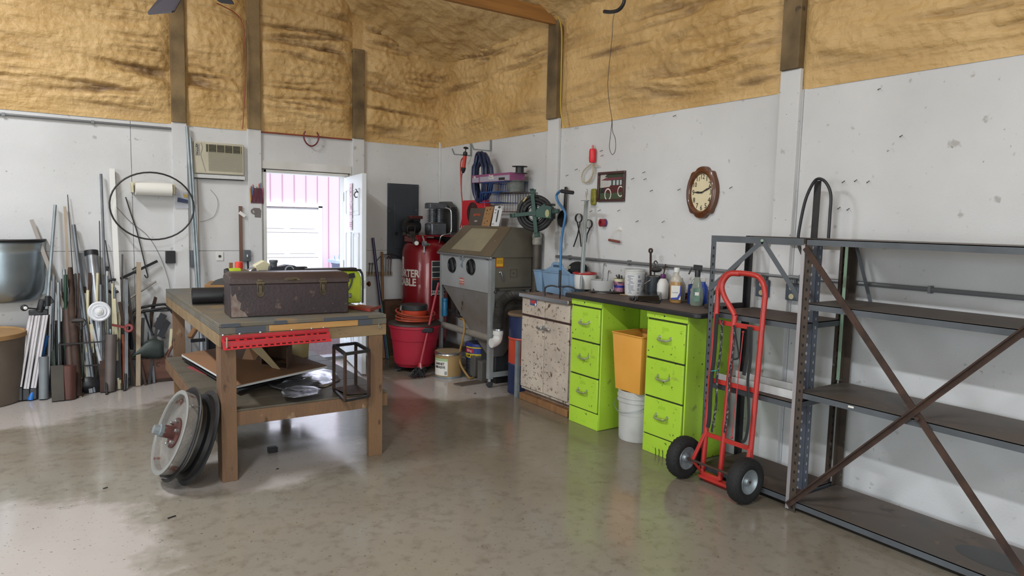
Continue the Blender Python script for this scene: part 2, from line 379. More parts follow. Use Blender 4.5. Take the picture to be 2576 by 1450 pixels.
# far side wall and the wall behind the camera, with their overhead-door openings
m = MB()
for y0, y1 in ((YB, -12), (-8, -6.5), (-2.5, .1)): m.box(XL-.15, XL, y0, y1, 0, 3.5)
m.box(XL-.15, XL, YB, .1, 3.5, 4.2)
struct(m, 'wall_far_side', M_white, smooth=0)
struct(MB().box(XL, -7.3, YB-.15, YB, 0, 9).box(-2.7, .1, YB-.15, YB, 0, 9).box(-7.3, -2.7, YB-.15, YB, 3.5, 9), 'wall_behind', M_white, smooth=0)
# posts: painted white to board height, foam-dusted brown timber above
M_post = mat('foam_dusted_post', '8a7350', .8, h2='54452f', sc_=3.5, bump=.3, spots=('43372a', .3, 9))
m = MB()
for a, b_ in PL: m.box(a, b_, -.028, 0, 0, 2.455)
for (a, b_), t in zip(PR, (2.53, 2.565)): m.box(-.03, 0, a, b_, 0, t)
struct(m, 'trim_1', M_white, smooth=0, bevel=.003)
m = MB()
for (a, b_), t in zip(PL, (4.6, 4.05, 3.42)): m.box(a+.004, b_-.004, -.045, .02, 2.455, t)
for (a, b_), t in zip(PR, (2.53, 2.565)): m.box(-.052 if t > 2.55 else -.06, .02, a+.006, b_-.006, t, 3.42)
struct(m, 'trim_2', M_post, smooth=0, bevel=.004)
struct(MB().box(-.022, 0, -.03, -.002, 0, 2.5), 'trim_3', M_trimw, smooth=0, bevel=.003)
# rust-red edge strip along the top of the boards by the door
struct(MB().bar((-2.07, -.012, 2.437), (-1.11, -.012, 2.44), .02, .014), 'trim_4', mat('red_oxide_strip', '8a4026', .7, h2='6b3524', sc_=8))
# truss tie beam
def beam_mat(): return mat('yellow_pine_beam', 'a8773f', .6, h2='8b5f31', sc_=4, stretch=(.5, 6, 6), spots=('4c331f', .1, 14))
bm_ = MB().box(-5, -.03, -2.30, -2.255, 3.36, 3.49)
struct(bm_, 'trim_5', beam_mat(), smooth=0, bevel=.004)
# door frame and open leaf
m = MB().box(-2.06, -2.03, -.03, .15, 0, 2.06).box(-1.185, -1.155, -.012, .15, 0, 2.06).box(-2.06, -1.155, -.03, .15, 2.03, 2.06)
struct(m, 'door_1_frame', M_trimw, smooth=0, bevel=.003)
struct(MB().box(-2.10, -1.11, -.012, 0, 2.065, 2.15).box(-2.085, -2.065, -.006, .0, 0, 2.075), 'trim_6', M_trimw, smooth=0)
struct(MB().box(-2.07, -1.13, -.013, -.006, 2.06, 2.069), 'trim_7', M_dark, smooth=0)
struct(MB().box(-2.03, -1.185, .0, .15, .0, .03), 'trim_8', mat('aluminium_sill', '8b8d90', .4, .7), smooth=0)
# leaf: hinged at X=-1.175, standing open into the room
hx, hy = -1.19, .0; ang = math.radians(-99.5); dx, dy = math.cos(ang), math.sin(ang)
dd = V((dx, dy, 0)); dn = V((dy, -dx, 0))      # dn points to -X side (towards the camera's left)
door = tag(thing('door_2', 'white panelled entry door standing open into the shop', 'door', (hx, hy, 0)), kind='structure')
Md = MT((hx, hy, .012), (dx, dy, 0), (0, 0, 1), -dn if False else (dd.cross(V((0, 0, 1)))))
zax = dd.cross(V((0, 0, 1)))
M_door = mat('white_steel_door', 'cfd3d8', .45)
leaf = MB()
Wd, Hd, Td = .93, 2.01, .044
# sign of zax: pointing to the camera side?
sgn = 1 if zax.dot(CAM-V((hx, hy, 0))) > 0 else -1
M2 = MT((hx, hy, .012), dd, (0, 0, 1), zax*sgn) 
def dbox(mb, x0, x1, y0, y1, z0, z1):
    mb.M = M2; mb.box(x0, x1, y0, y1, z0, z1); mb.M = None
dbox(leaf, 0, Wd, 0, Hd, -Td, 0)
for x0, x1 in ((.13, .42), (.52, .81)):
    for y0, y1 in ((.22, .75), (.92, 1.42), (1.60, 1.87)):
        dbox(leaf, x0, x1, y0, y0+.012, -.002, .008); dbox(leaf, x0, x1, y1-.012, y1, -.002, .008)
        dbox(leaf, x0, x0+.012, y0, y1, -.002, .008); dbox(leaf, x1-.012, x1, y0, y1, -.002, .008)
        dbox(leaf, x0+.04, x1-.04, y0+.04, y1-.04, -.002, .005)
tag(leaf.build('leaf', M_door, door, smooth=0, bevel=.003), 'white panelled door leaf')
k = MB(); 
for s in (1, -1):
    c0 = M2 @ V((Wd-.07, .91, 0 if s > 0 else -Td)); ax = zax*sgn*s
    k.lathe([(0, .06), (.014, .06), (.026, .052), (.028, .042), (.02, .03), (.011, .024), (.011, .006), (.03, .004), (.03, 0), (0, 0)], c0, ax, n=18)
tag(k.build('door_knob', mat('aged_brass', '6b4a2c', .3, .9), door), 'aged brass door knob')
k = MB(); dbox(k, Wd, Wd+.002, .87, .95, -.035, -.009); k.build('latch_plate', M_steel, door, smooth=0)
k = MB()
for z in (.25, 1.0, 1.75): dbox(k, -.006, .006, z, z+.1, -.03, .012)
k.build('hinge', M_steel, door, smooth=0)
# coat hook near the top
k = MB(); p = M2 @ V((.77, 1.83, 0)); n_ = zax*sgn
k.tube([p, p+n_*.03, p+n_*.045-V((0,0,.03)), p+n_*.03-V((0,0,.055)), p+n_*.012-V((0,0,.05))], .006); k.tube([p+n_*.01, p+n_*.03+V((0,0,.03))], .005)
k.build('coat_hook', M_blackm, door)
# pink paper notices on the leaf
def on_door(x, y): return MT(M2 @ V((x, y, .0)), dd, (0, 0, 1), zax*sgn)
notice = thing('paper_notice', 'pink and white paper notices taped on the open white door', 'notice', M2 @ V((.42, 1.5, .01)))
k = MB(); k.M = M2; k.box(.36, .49, 1.74, 1.93, .009, .0105).box(.36, .49, 1.56, 1.735, .009, .0105).box(.365, .485, 1.44, 1.555, .009, .0105); k.M = None
k.build('paper', mat('pinkish_paper', 'dfc4d2', .7), notice, smooth=0)
k = MB(); k.M = M2
for y in (1.475, 1.495, 1.515, 1.60, 1.62): k.box(.375, .475, y, y+.009, .0106, .0115)
k.lathe([(.045, .0106), (.05, .0106), (.05, .0118), (.045, .0118), (.045, .0106)], (.425, 1.84, 0), (0, 0, 1), n=24)
k.box(.40, .45, 1.83, 1.85, .0106, .0115).bar((.39, 1.72, .011), (.44, 1.66, .011), .012, .001).bar((.44, 1.66, .011), (.47, 1.70, .011), .012, .001)
k.M = None; k.build('print', mat('dusty_pink_print', 'a97a92', .7), notice, smooth=0)
for p_ in SHOP:
    o = thing('shop_light_fixture', 'white strip light hanging under the roof', 'ceiling light', p_, 'strip lights under the roof')
    MB().box(p_[0]-.12, p_[0]+.12, p_[1]-.63, p_[1]+.63, p_[2]-.035, p_[2]+.03).build('housing', M_trimw, o, bevel=.004)
    k = MB()
    for s in (-.5, .5): k.cyl((p_[0], p_[1]+s, p_[2]+.03), (p_[0], p_[1]+s, roof_z(p_[0])+.05), .004, n=6)
    k.build('hanging_wire', M_steel, o)
# ------------------------------------------------------------------ outside
struct(MB().box(-30, 30, .15, 40, -.25, -.2).box(-3, 1.5, .15, 1.6, -.2, -.03), 'ground', mat('gravel', 'b59c8c', .9, h2='8b6a5c', sc_=60, bump=.6, bsc=80), smooth=0)
YO = 6.2
M_pink = mat('faded_pink_siding', 'dcc6d6', .6)
bld = thing('neighbouring_building', 'pink ribbed metal building across the yard with white overhead door', 'building', (0, YO, -.2))
m = MB()
xs = frange(-7, 9, .1525*1.5)
m.box(-7, 9, YO+.02, YO+.1, -.2, 4.6)
m.build('wall_siding', M_pink, bld, smooth=0)
m = MB()
for x in xs: m.prism([(-.012, 0), (.012, 0), (.006, .02), (-.006, .02)], MT((x, YO+.02, -.2), (1,0,0), (0,-1,0), (0,0,1)), 4.8)
m.build('siding_rib', mat('pink_rib', 'bd9db2', .6), bld, smooth=0)
m = MB().box(-2.6, .63, YO-.03, YO+.03, 1.77, 1.85).box(.55, .63, YO-.03, YO+.03, -.2, 1.8)
m.build('door_trim', mat('white_trim_outside', 'e6e8ea', .5), bld, smooth=0)
od = MB()
for k in range(4):
    z0 = -.2+k*.49; od.box(-2.5, .55, YO-.005, YO+.02, z0+.004, z0+.486)
    for j in range(5):
        x0 = -2.42+j*.6; od.box(x0, x0+.5, YO-.012, YO, z0+.08, z0+.41)
od.build('overhead_door', mat('white_overhead_door', 'e9edf0', .5), bld, smooth=0, bevel=.004)
tub = thing('storage_bin', 'blue grey storage bin outside by the pink wall, seen through the doorway', 'bin', (1.0, YO-.5, -.2))
MB().lathe([(0, 0), (.36, 0), (.42, .86), (.44, .87), (.44, .90), (0, .91)], (1.05, YO-.5, -.2), n=4, xd=(1, 1, 0)).build('tub', mat('blue_grey_bin', '7d8fb5', .5), tub, smooth=0, bevel=.03)
m = MB()
for j in range(9): m.tube([(.68+j*.09, YO-.5, .70), (.70+j*.09, YO-.5, .86), (.73+j*.09, YO-.52, .74)], .018, n=6)
m.box(.66, 1.5, YO-.75, YO-.25, .70, .76)
m.build('lid', mat('pale_blue_lid', 'b9cfe6', .5), tub)
# ================================================================== workbench and what is on it
M_bench = mat('bench_lumber', '6a4f3b', .6, h2='7d5f43', sc_=3, stretch=(2, 2, .8), bump=.25, bsc=40, spots=[('4c3524', .42, 10), ('9a8266', .36, 6)], detail=8)
M_apron = mat('bench_apron_wood', '8d7757', .65, h2='776247', sc_=4, stretch=(.8, 2, 3), bump=.15, spots=('54402c', .40, 22))
M_benchtop = mat('worn_bench_top', '5b5d5a', .55, h2='6d5f4b', sc_=3, bump=.2, spots=[('7d6a50', .42, 4), ('3d3d3c', .4, 14)], detail=8)
bench = thing('workbench', 'big wooden workbench with plank top and low shelf in the middle of the floor', 'workbench', (-2.6, -2.15, 0))
X0, X1, Y0, Y1 = -3.115, -2.075, -3.2, -1.03
MB().box(X0, X1, Y0, Y1, .928, .952).build('top_board', M_benchtop, bench, bevel=.003)
MB().box(X0, X1, Y0-.004, Y1, .888, .927).build('top_edge', mat('grey_edge_plank', '6c675d', .6, h2='57524a', sc_=6, spots=('8b7556', .2, 8)), bench, bevel=.003)
xa, xb = YP(677, 812, -3.205).x, YP(900, 797, -3.205).x
MB().box(xa, xb, -3.2075, -3.199, .890, .926).build('edge_patch', mat('fresh_tan_wood', 'b98d55', .6, h2='a67c47', sc_=5, stretch=(1, 3, 8), spots=('6e5031', .1, 10)), bench, smooth=0)
for a_, b_, za, zb in ((592, 668, .889, .926), (903, 936, .889, .926), (815, 925, .929, .951), (690, 722, .929, .951), (556, 604, .929, .951)):
    MB().box(YP(a_, 812, -3.205).x, YP(b_, 812, -3.205).x, -3.2072, -3.199, za, zb).build('edge_paint', mat('slate_paint_patch', '454b54', .6), bench, smooth=0)
k = MB().box(X0, X1, Y0, Y0+.038, .815, .887).box(X0, X0+.038, Y0+.038, Y1, .815, .887).box(X1-.038, X1, Y0+.038, Y1, .815, .887).box(X0+.04, X1-.04, Y1-.038, Y1, .815, .887)
k.build('apron', M_apron, bench, bevel=.002)
for x0, x1, y0, y1 in ((-3.108, -3.020, -3.198, -3.16), (-2.193, -2.098, -3.198, -3.16), (-3.075, -2.985, -1.10, -1.062), (-2.19, -2.10, -1.10, -1.062)):
    MB().box(x0, x1, y0, y1, 0, .814).box(x0 if x0 < -2.5 else x1-.038, (x0 if x0 < -2.5 else x1-.038)+.038, y1, y1+.085 if y0 < -2 else y1+.001, 0, .814).build('leg', M_bench, bench, bevel=.002)
k = MB().box(-3.10, -2.045, -3.158, -3.12, .322, .408).box(-3.165, -3.127, -3.12, -1.30, .322, .408).box(-2.085, -2.047, -3.12, -1.30, .322, .408).box(-3.1, -2.1, -1.34, -1.30, .322, .408)
k.build('shelf_frame', M_bench, bench, bevel=.002)
k = MB()
for i in range(8):
    y0 = -3.158+i*.232; k.box(-3.16, -2.05, y0, y0+.228, .409, .422)
k.build('shelf_board', mat('dusty_shelf_board', '5f584c', .6, h2='4c463b', sc_=4, spots=('7d6e56', .2, 8)), bench, bevel=.002)
k = MB()
p = YP(955, 822, -3.205); k.tube([p+V((-.006,0,.02)), p+V((-.006,-.004,-.012)), p+V((.004,-.004,-.014)), p+V((.004,-.002,.006))], .0025, n=6)
k.build('bent_nail', M_steel, bench)
# red slotted rail screwed to the apron
M_red = mat('rail_red', 'b02c34', .38, h2='a0262d', sc_=7)
rl = thing('slotted_tool_rail', 'red slotted metal tool rail screwed along the front of the workbench', 'rail', YP(690, 850, -3.22))
A, B = YP(556, 846, -3.203), YP(826, 826, -3.203); A2, B2 = YP(556, 858, -3.203), YP(826, 838, -3.203)
dR = (B-A).normalized(); uR = V((0, 0, 1)); uR = (uR-dR*uR.dot(dR)).normalized(); L_ = (B-A).length; nR = V((0, -1, 0))
MR = MT(A, dR, uR, nR)
k = MB(); k.M = MR; k.box(0, L_, -.019, 0, 0, .003); k.M = None
k.build('back_flange', M_red, rl, smooth=0)
def slotted(mb, p0, p1, slots, t=.003):
    """strip across the rail from (y, z) p0 to p1 with slots cut out"""
    l = math.hypot(p1[0]-p0[0], p1[1]-p0[1]); ey, ez = (p1[0]-p0[0])/l, (p1[1]-p0[1])/l
    mb.M = MR @ Matrix(((1, 0, 0, 0), (0, ey, -ez, p0[0]), (0, ez, ey, p0[1]), (0, 0, 0, 1))); a0, a1 = l*.28, l*.68
    mb.box(0, L_, 0, a0, 0, t); mb.box(0, L_, a1, l, 0, t); x = 0
    for a, b_ in slots: mb.box(x, a, a0, a1, 0, t); x = b_
    mb.box(x, L_, a0, a1, 0, t); mb.M = None
pat = [(.02,.09),(.115,.145),(.165,.2),(.215,.29),(.31,.34),(.36,.39),(.405,.435),(.45,.48),(.495,.57),(.585,.61),(.63,.655),(.67,.73)]
pat = [(a*L_/.75, b_*L_/.75) for a, b_ in pat]
k = MB(); slotted(k, (-.018, .002), (-.036, .034), pat); k.build('slotted_shelf', M_red, rl, smooth=0)
k = MB(); slotted(k, (-.036, .034), (-.056, .036), []); k.build('front_flange', M_red, rl, smooth=0)
pat2 = [(i*.035+.02, i*.035+.042) for i in range(21) if i*.035+.042 < L_-.01]
k = MB(); slotted(k, (-.056, .036), (-.074, .058), pat2); k.build('lower_lip', M_red, rl, smooth=0)
k = MB(); k.M = MR; k.box(0, L_, -.076, -.018, .001, .002); k.M = None; k.build('rear_web', mat('rail_inside', '4a1512', .6), rl, smooth=0)
for px in (561, 603, 655, 734, 784, 814):
    c = YP(px, 844-(px-561)*.078, -3.206); MB().lathe([(0, -.004), (.006, -.003), (.008, 0), (.008, .002)], c, (0, 1, 0), n=10).build('screw', M_steel, rl)
pk = thing('wooden_peg', 'short pale wooden peg standing at the left end of the red rail', 'peg', YP(571, 868, -3.268))
c = YP(571, 868, -3.268); MB().lathe([(0, -.02), (.004, -.019), (.0055, -.01), (.0055, .035), (.003, .042), (0, .043)], c, n=10).build('peg_body', M_lath, pk)
M_red = mat('red_enamel', '')
# toolbox
tb = thing('toolbox', 'long dark brown worn steel toolbox with two latches on the workbench', 'toolbox', (-2.63, -2.9, .952))
dT = V((.998, -.058, 0)).normalized(); nT = V((-.058, -.998, 0)).normalized(); oT = V((-3.005, -2.99, .952))
MTb = MT(oT, dT, (0, 0, 1), nT)          # local x along, y up, z toward viewer
M_tb = mat('worn_brown_enamel', '3d3133', .42, .2, h2='33282b', sc_=5, bump=.15, spots=[('5f4d46', .42, 14), ('8b8078', .26, 40)], detail=8)
LT, DT = .735, .26
k = MB(); k.M = MTb; k.box(0, LT, 0, .205, -DT, 0); k.M = None
k.build('box_body', M_tb, tb, bevel=.006)
prof = [(-DT-.004, .205), (.005, .205), (.005, .228), (0, .245), (-.018, .262), (-.05, .272), (-DT+.05, .272), (-DT+.015, .258), (-DT-.004, .24)]
k = MB(); k.prism([(-z, y) for z, y in prof], Matrix(((0,0,1,0),(0,1,0,0),(-1,0,0,0),(0,0,0,1))), 0.001); k = MB()
c = []; n_ = len(prof)
for xx in (-.005, .02, LT-.02, LT+.005):
    ins = .012 if xx in (-.005, LT+.005) else 0
    for z, y in prof: c.append(MTb @ V((xx, y-(ins if y > .23 else 0), z)))
f = [tuple(range(n_-1, -1, -1)), tuple(3*n_+i for i in range(n_))]
for r_ in range(3): f += [(r_*n_+i, r_*n_+(i+1) % n_, (r_+1)*n_+(i+1) % n_, (r_+1)*n_+i) for i in range(n_)]
k.add(c, f); k.build('lid', mat('worn_brown_lid', '493b38', .42, .2, h2='3b3031', sc_=4, bump=.15, spots=('86776b', .14, 20)), tb, bevel=.003, smooth=50)
M_old = mat('tarnished_brass', '6b5f4c', .45, .8, h2='4a4136', sc_=20)
for xx in (.175, .565):
    k = MB(); k.M = MTb
    k.box(xx-.026, xx+.026, .205, .222, .005, .011); k.prism([(-.02, .222), (.02, .222), (.012, .236), (-.012, .236)], Matrix.Translation((xx, 0, .004)), .005)
    k.box(xx-.019, xx-.013, .155, .207, .001, .009); k.box(xx+.013, xx+.019, .155, .207, .001, .009)
    k.prism([(-.021, .16), (.021, .16), (.021, .135), (.008, .122), (-.008, .122), (-.021, .135)], Matrix.Translation((xx, 0, 0)), .006)
    k.box(xx-.010, xx+.010, .14, .2, .003, .013); k.M = None
    h = k.build('latch', M_old, tb, bevel=.0015); k = MB(); k.M = MTb; k.cyl((xx-.014, .198, .012), (xx+.014, .198, .012), .004, n=8); k.M = None; k.build('hinge_pin', M_old, h)
k = MB(); k.M = MTb; k.prism([(-.045, 0), (.045, 0), (.05, .01), (.03, .022), (-.03, .022), (-.05, .01)], Matrix.Translation((.37, .222, .002)), .008); k.cyl((.345, .232, .013), (.395, .232, .013), .004, n=8); k.M = None
k.build('lock_plate', M_old, tb, bevel=.0015)
# paint worn to grey at the left front corner
k = MB(); k.M = MTb
k.prism([(.004, .004), (.10, .004), (.085, .03), (.055, .05), (.062, .09), (.04, .11), (.03, .15), (.012, .13), (.004, .15)], Matrix.Translation((0, 0, -.0005)), .0013)
k.M = None; k.build('bare_patch', mat('scuffed_primer', '6a5249', .6, h2='8d847c', sc_=22, spots=('a39c95', .35, 50)), tb, smooth=0)
# black pipe lying behind it
k = MB(); pa = YP(483, 752, -2.22); pa.z = 1.013; pb_ = V((-2.72, -2.26, 1.013))
k.tube([pa, pb_], .058, n=28, cap=False); k.tube([pb_, pa], .050, n=28, cap=False)
k.lathe([(.058, 0), (.050, 0)], pa, pb_-pa, n=28)
tag(k.build('black_pipe', M_black), 'thick black plastic pipe lying on the workbench left of the toolbox', 'pipe')
# boards and rag further back
bt = .953
q = [ZP(514, 725, bt), ZP(583, 725, bt), ZP(600, 714, bt), ZP(528, 714, bt)]
tag(MB().slab(q, (0, 0, .026)).build('wood_board', mat('amber_board', '9b7446', .6, h2='85613a', sc_=5), bevel=.002), 'brown board lying on the back left of the workbench top', 'board')
bb = MB(); P = []
for i in range(9):
    P.append([])
    for j in range(9):
        c = q[0]*(1-i/8)*(1-j/8)+q[1]*(i/8)*(1-j/8)+q[2]*(i/8)*(j/8)+q[3]*(1-i/8)*(j/8)
        e = min(i, 8-i, j, 8-j); P[-1].append(V((c.x+.05, c.y, .982+.012*min(e, 2)+.02*abs(NZ.noise(c*9))*min(e, 1))))
tag(bb.grid(P).build('folded_cloth', mat('charcoal_cloth', '3a3b3c', .9, h2='55524b', sc_=8), solid=.006), 'dark grey cloth lying on the brown board', 'cloth')
# drill standing behind the toolbox
yl = mat('lime_green_plastic', 'a9bb2c', .45, h2='99aa28', sc_=9)
def on(x, y, Yv): return YP(x, y, Yv)
dr = thing('cordless_drill', 'lime green cordless drill standing behind the toolbox', 'drill', (on(590, 690, -2.35).x, -2.35, .952))
a, b_ = on(566, 686, -2.35), on(603, 684, -2.35); ax = (b_-a).normalized()
k = MB().lathe([(0, 0), (.022, .002), (.028, .012), (.029, .07), (.026, .1), (.020, .104)], a, ax, n=18); k.build('motor_housing', yl, dr)
k = MB().lathe([(0, -.006), (.024, -.004), (.0295, .01), (.0295, .022)], a, ax, n=18); k.build('end_cap', M_black, dr)
k = MB().lathe([(.02, .104), (.019, .112), (.017, .135), (.008, .15), (0, .15)], a, ax, n=14); k.build('chuck', M_steel, dr)
hb = a+ax*.045; k = MB().bar(hb-V((0,0,.02)), V((hb.x-.01, hb.y, 1.04)), .032, .04); k.build('handle', M_black, dr, bevel=.008)
k = MB().box(hb.x-.055, hb.x+.045, hb.y-.035, hb.y+.035, .953, 1.045); k.build('battery', M_black, dr, bevel=.008)
# can with orange-red cap behind it
cn = on(601, 670, -2.0); sp = thing('spray_can', 'tall spray can with a red cap behind the lime green drill', 'can', (cn.x, -2.0, .952))
k = MB().lathe([(0, 0), (.032, 0), (.033, .005), (.033, .2), (.028, .215), (0, .215)], (cn.x, -2.0, .953), n=20); k.build('can_body', M_pvc, sp)
k = MB().lathe([(.029, .215), (.030, .25), (.029, .278), (.026, .281), (0, .281)], (cn.x, -2.0, .953), n=20); k.build('cap', mat('orange_red_cap', 'd8402a', .4), sp)
wk = on(581, 668, -1.9); tag(MB().box(wk.x-.012, wk.x+.012, -1.91, -1.89, .953, wk.z+.02).build('wood_stick', M_wood), 'thin upright wood stick behind the lime green drill', 'stick')
# cream folded thing
cc = [on(648, 690, -2.3), on(640, 668, -2.3), on(664, 655, -2.3), on(678, 664, -2.3), on(686, 668, -2.3), on(692, 684, -2.3), on(700, 695, -2.3)]
sw = thing('sander', 'cream and grey hand sander on the workbench between drill and leaf blower', 'sander', (cc[0].x, -2.3, .952))
MB().slab(cc, (0, .07, 0)).build('housing', M_cream, sw, bevel=.008)
MB().slab([on(618, 690, -2.3), on(650, 690, -2.3), on(646, 672, -2.3), on(633, 676, -2.3)], (0, .08, 0)).build('gear_case', M_steel, sw, bevel=.008)
MB().box(cc[0].x+.0, cc[0].x+.08, -2.33, -2.29, .953, 1.19).build('base_case', M_blackm, sw, bevel=.01)
# black tool with round hub
bw = thing('leaf_blower', 'slate black handheld power tool lying behind the toolbox lid', 'tool', (on(730, 690, -2.3).x, -2.3, .952))
pts = [on(x, y, -2.32) for x, y in ((678, 668), (695, 672), (708, 671), (724, 667), (742, 669), (757, 677), (775, 680), (790, 684), (792, 692), (682, 692), (676, 680))]
MB().slab(pts, (0, .10, 0)).build('tool_body', mat('slate_plastic', '2f323e', .45), bw, bevel=.01)
k = MB().box(on(690, 690, -2.3).x, on(775, 690, -2.3).x, -2.3, -2.24, .953, 1.21); k.build('tool_base', M_black, bw, bevel=.01)
c = on(728, 680, -2.325); MB().lathe([(.026, 0), (.034, 0), (.034, .006), (.026, .006), (.026, 0)], c, (0, -1, 0), n=24, a0=.2, a1=3.2).build('trim_ring', mat('pale_trim', '9a9cab', .4), bw)
k = MB().lathe([(0, 0), (.024, 0), (.026, .03), (.03, .035), (.03, .05), (0, .05)], on(688, 672, -2.30), (0, 0, 1), n=16); k.build('intake_cap', M_grey, bw)
# lime bag
bg_ = thing('tool_bag', 'lime green soft tool bag with black piping at the right end of the bench', 'bag', (-2.13, -2.5, .952))
x0, x1 = -2.40, on(912, 720, -2.56).x; z1 = on(890, 680, -2.56).z
def bagpts(s): 
    return [(x0-s, bt-.001), (x1+s, bt-.001), (x1+s, z1-.06), (x1-.015+s, z1-.012+s), (x1-.05, z1+s), (x0+.05, z1+.005+s), (x0-s, z1-.04)]
def yslab(pts, y0, y1): return MB().slab([V((x, y0, z)) for x, z in pts], (0, y1-y0, 0))
yslab(bagpts(-.006), -2.56, -2.36).build('bag_body', yl, bg_, bevel=.012)
pp = [V((x, -2.56, z)) for x, z in bagpts(0)]
MB().tube(smoothpath(pp[1:]+[pp[0]], 5), .009, n=8).build('piping', M_black, bg_)
MB().bar(on(884, 688, -2.575), on(886, 700, -2.575), .006, .045, (0, 1, 0)).tube(smoothpath([on(886, 700, -2.575), on(884, 712, -2.58), on(878, 726, -2.58), on(868, 735, -2.578)], 6), .007, n=6).build('strap', M_black, bg_)
k = MB().box(on(843, 745, -2.57).x, on(885, 745, -2.57).x, -2.569, -2.562, on(870, 750, -2.57).z, on(870, 739, -2.57).z); lb = k.build('badge', M_black, bg_, bevel=.002)
text('RYOBI', .036, hang_y(on(867, 744.5, -2.5705)), M_label, lb)
MB().box(x0+.02, x1-.02, -2.5, -2.42, z1, z1+.012).build('zip_flap', M_black, bg_, bevel=.004)
# red tray, papers
q = [ZP(x, y, bt) for x, y in ((873, 776), (930, 785), (958, 776), (905, 768))]
k = MB().slab(q, (0, 0, .006)); k.bar(q[1]+V((0,0,.012)), q[2]+V((0,0,.012)), .006, .02); k.bar(q[0]+V((0,0,.012)), q[1]+V((0,0,.012)), .006, .02)
tag(k.build('metal_tray', mat('dull_red_paint', '8f3c2f', .5, h2='7a3026', sc_=8)), 'flat dull red metal tray on the right corner of the bench', 'tray')
# ------------------------------------------------------------------ lower shelf
st = .4225
M_card = mat('brown_cardboard', '8a6446', .75, h2='7b583c', sc_=3, spots=('6b4a32', .12, 12))
q = [ZP(457, 892, .50), ZP(640, 862, .50), ZP(823, 921, .53), ZP(595, 972, .47)]
cs = thing('cardboard_sheet', 'brown faced foam board sheet lying tilted across the low shelf', 'board', ZP(640, 915, st))
MB().slab(q, (0, 0, .004)).build('brown_face', M_card, cs, smooth=0)
MB().slab([p-V((0,0,.014)) for p in q], (0, 0, .013)).build('white_core', mat('white_foam_core', 'c6c7c6', .6), cs, smooth=0)
k = MB(); q2 = [ZP(458, 905, .44), ZP(600, 870, .44), ZP(790, 925, .44), ZP(600, 990, .44)]
tag(k.slab(q2, (0, 0, .012)).build('black_sheet', M_black, smooth=0), 'thin black panel under the brown foam board on the low shelf', 'panel')
q3 = [ZP(470, 925, st), ZP(505, 918, st), ZP(560, 935, st), ZP(520, 945, st)]
tag(MB().slab(q3, (0, 0, .004)).build('red_sheet', mat('faded_red_sheet', '94464a', .5)), 'faded red sheet poking out at the left under the brown board', 'sheet')
# open cardboard box on the sheet
cb = thing('cardboard_box', 'open cardboard box with flaps out lying on the brown board', 'box', ZP(690, 915, .5))
zb = .52
b0, b1, b2, b3 = ZP(657, 918, zb), ZP(722, 930, zb), ZP(735, 908, zb), ZP(672, 898, zb)
hb = V((0, 0, .15))
k = MB()
for a_, c_ in ((b0, b3), (b3, b2), (b2, b1)): k.slab([a_, c_, c_+hb, a_+hb], ((b0+b1+b2+b3)/4-(a_+c_)/2).normalized()*.004)
k.slab([b0, b1, b2, b3], (0, 0, .004)); k.build('carton', mat('dark_cardboard_inside', '4f3627', .8, h2='5d412f', sc_=6), cb, smooth=0)
fl_ = MB().slab([YP(628, 874, -2.5), YP(653, 870, -2.5), ZP(708, 934, .50), ZP(690, 930, .50)], (.004, .004, .002))
fl_.build('flap', mat('pale_cardboard', 'a08c6a', .75), cb, smooth=0)
MB().slab([ZP(608, 908, .505), ZP(640, 911, .505), b3+hb*.8, b3+hb*.8-V((.14, 0, .02))], (0, .004, 0)).build('flap', M_card, cb, smooth=0)
# crumpled sheet metal
def crumple(name, outline, z, mat_, amp, lab, cat, seed):
    cen = sum((V(p) for p in outline), V())/len(outline); P = []; n = len(outline)
    for r_ in range(7):
        row = []
        for i in range(n+1):
            p = cen.lerp(V(outline[i % n]), r_/6); row.append(V((p.x, p.y, z+amp*(.5+.9*NZ.noise(V((p.x*9, p.y*9, seed)))))))
        P.append(row)
    return tag(MB().grid(P).build(name, mat_, solid=.002, smooth=60), lab, cat)
M_alum = mat('crumpled_aluminium', 'b4b6be', .28, .9, h2='8e8f99', sc_=8, bump=.5, bsc=14)
crumple('aluminium_sheet', [ZP(x, y, st) for x, y in ((668, 965), (700, 950), (750, 938), (800, 932), (842, 938), (856, 958), (820, 975), (760, 985), (712, 990), (680, 982))], st+.002, M_alum, .035, 'crumpled bright aluminium sheet on the low shelf', 'sheet metal', 2)
crumple('metal_plate', [ZP(x, y, st+.03) for x, y in ((708, 992), (720, 982), (750, 977), (790, 980), (809, 986), (806, 996), (780, 1003), (740, 1007), (712, 1005))], st+.04, M_alum, .012, 'small oval crumpled metal plate at the front of the low shelf', 'plate', 6)
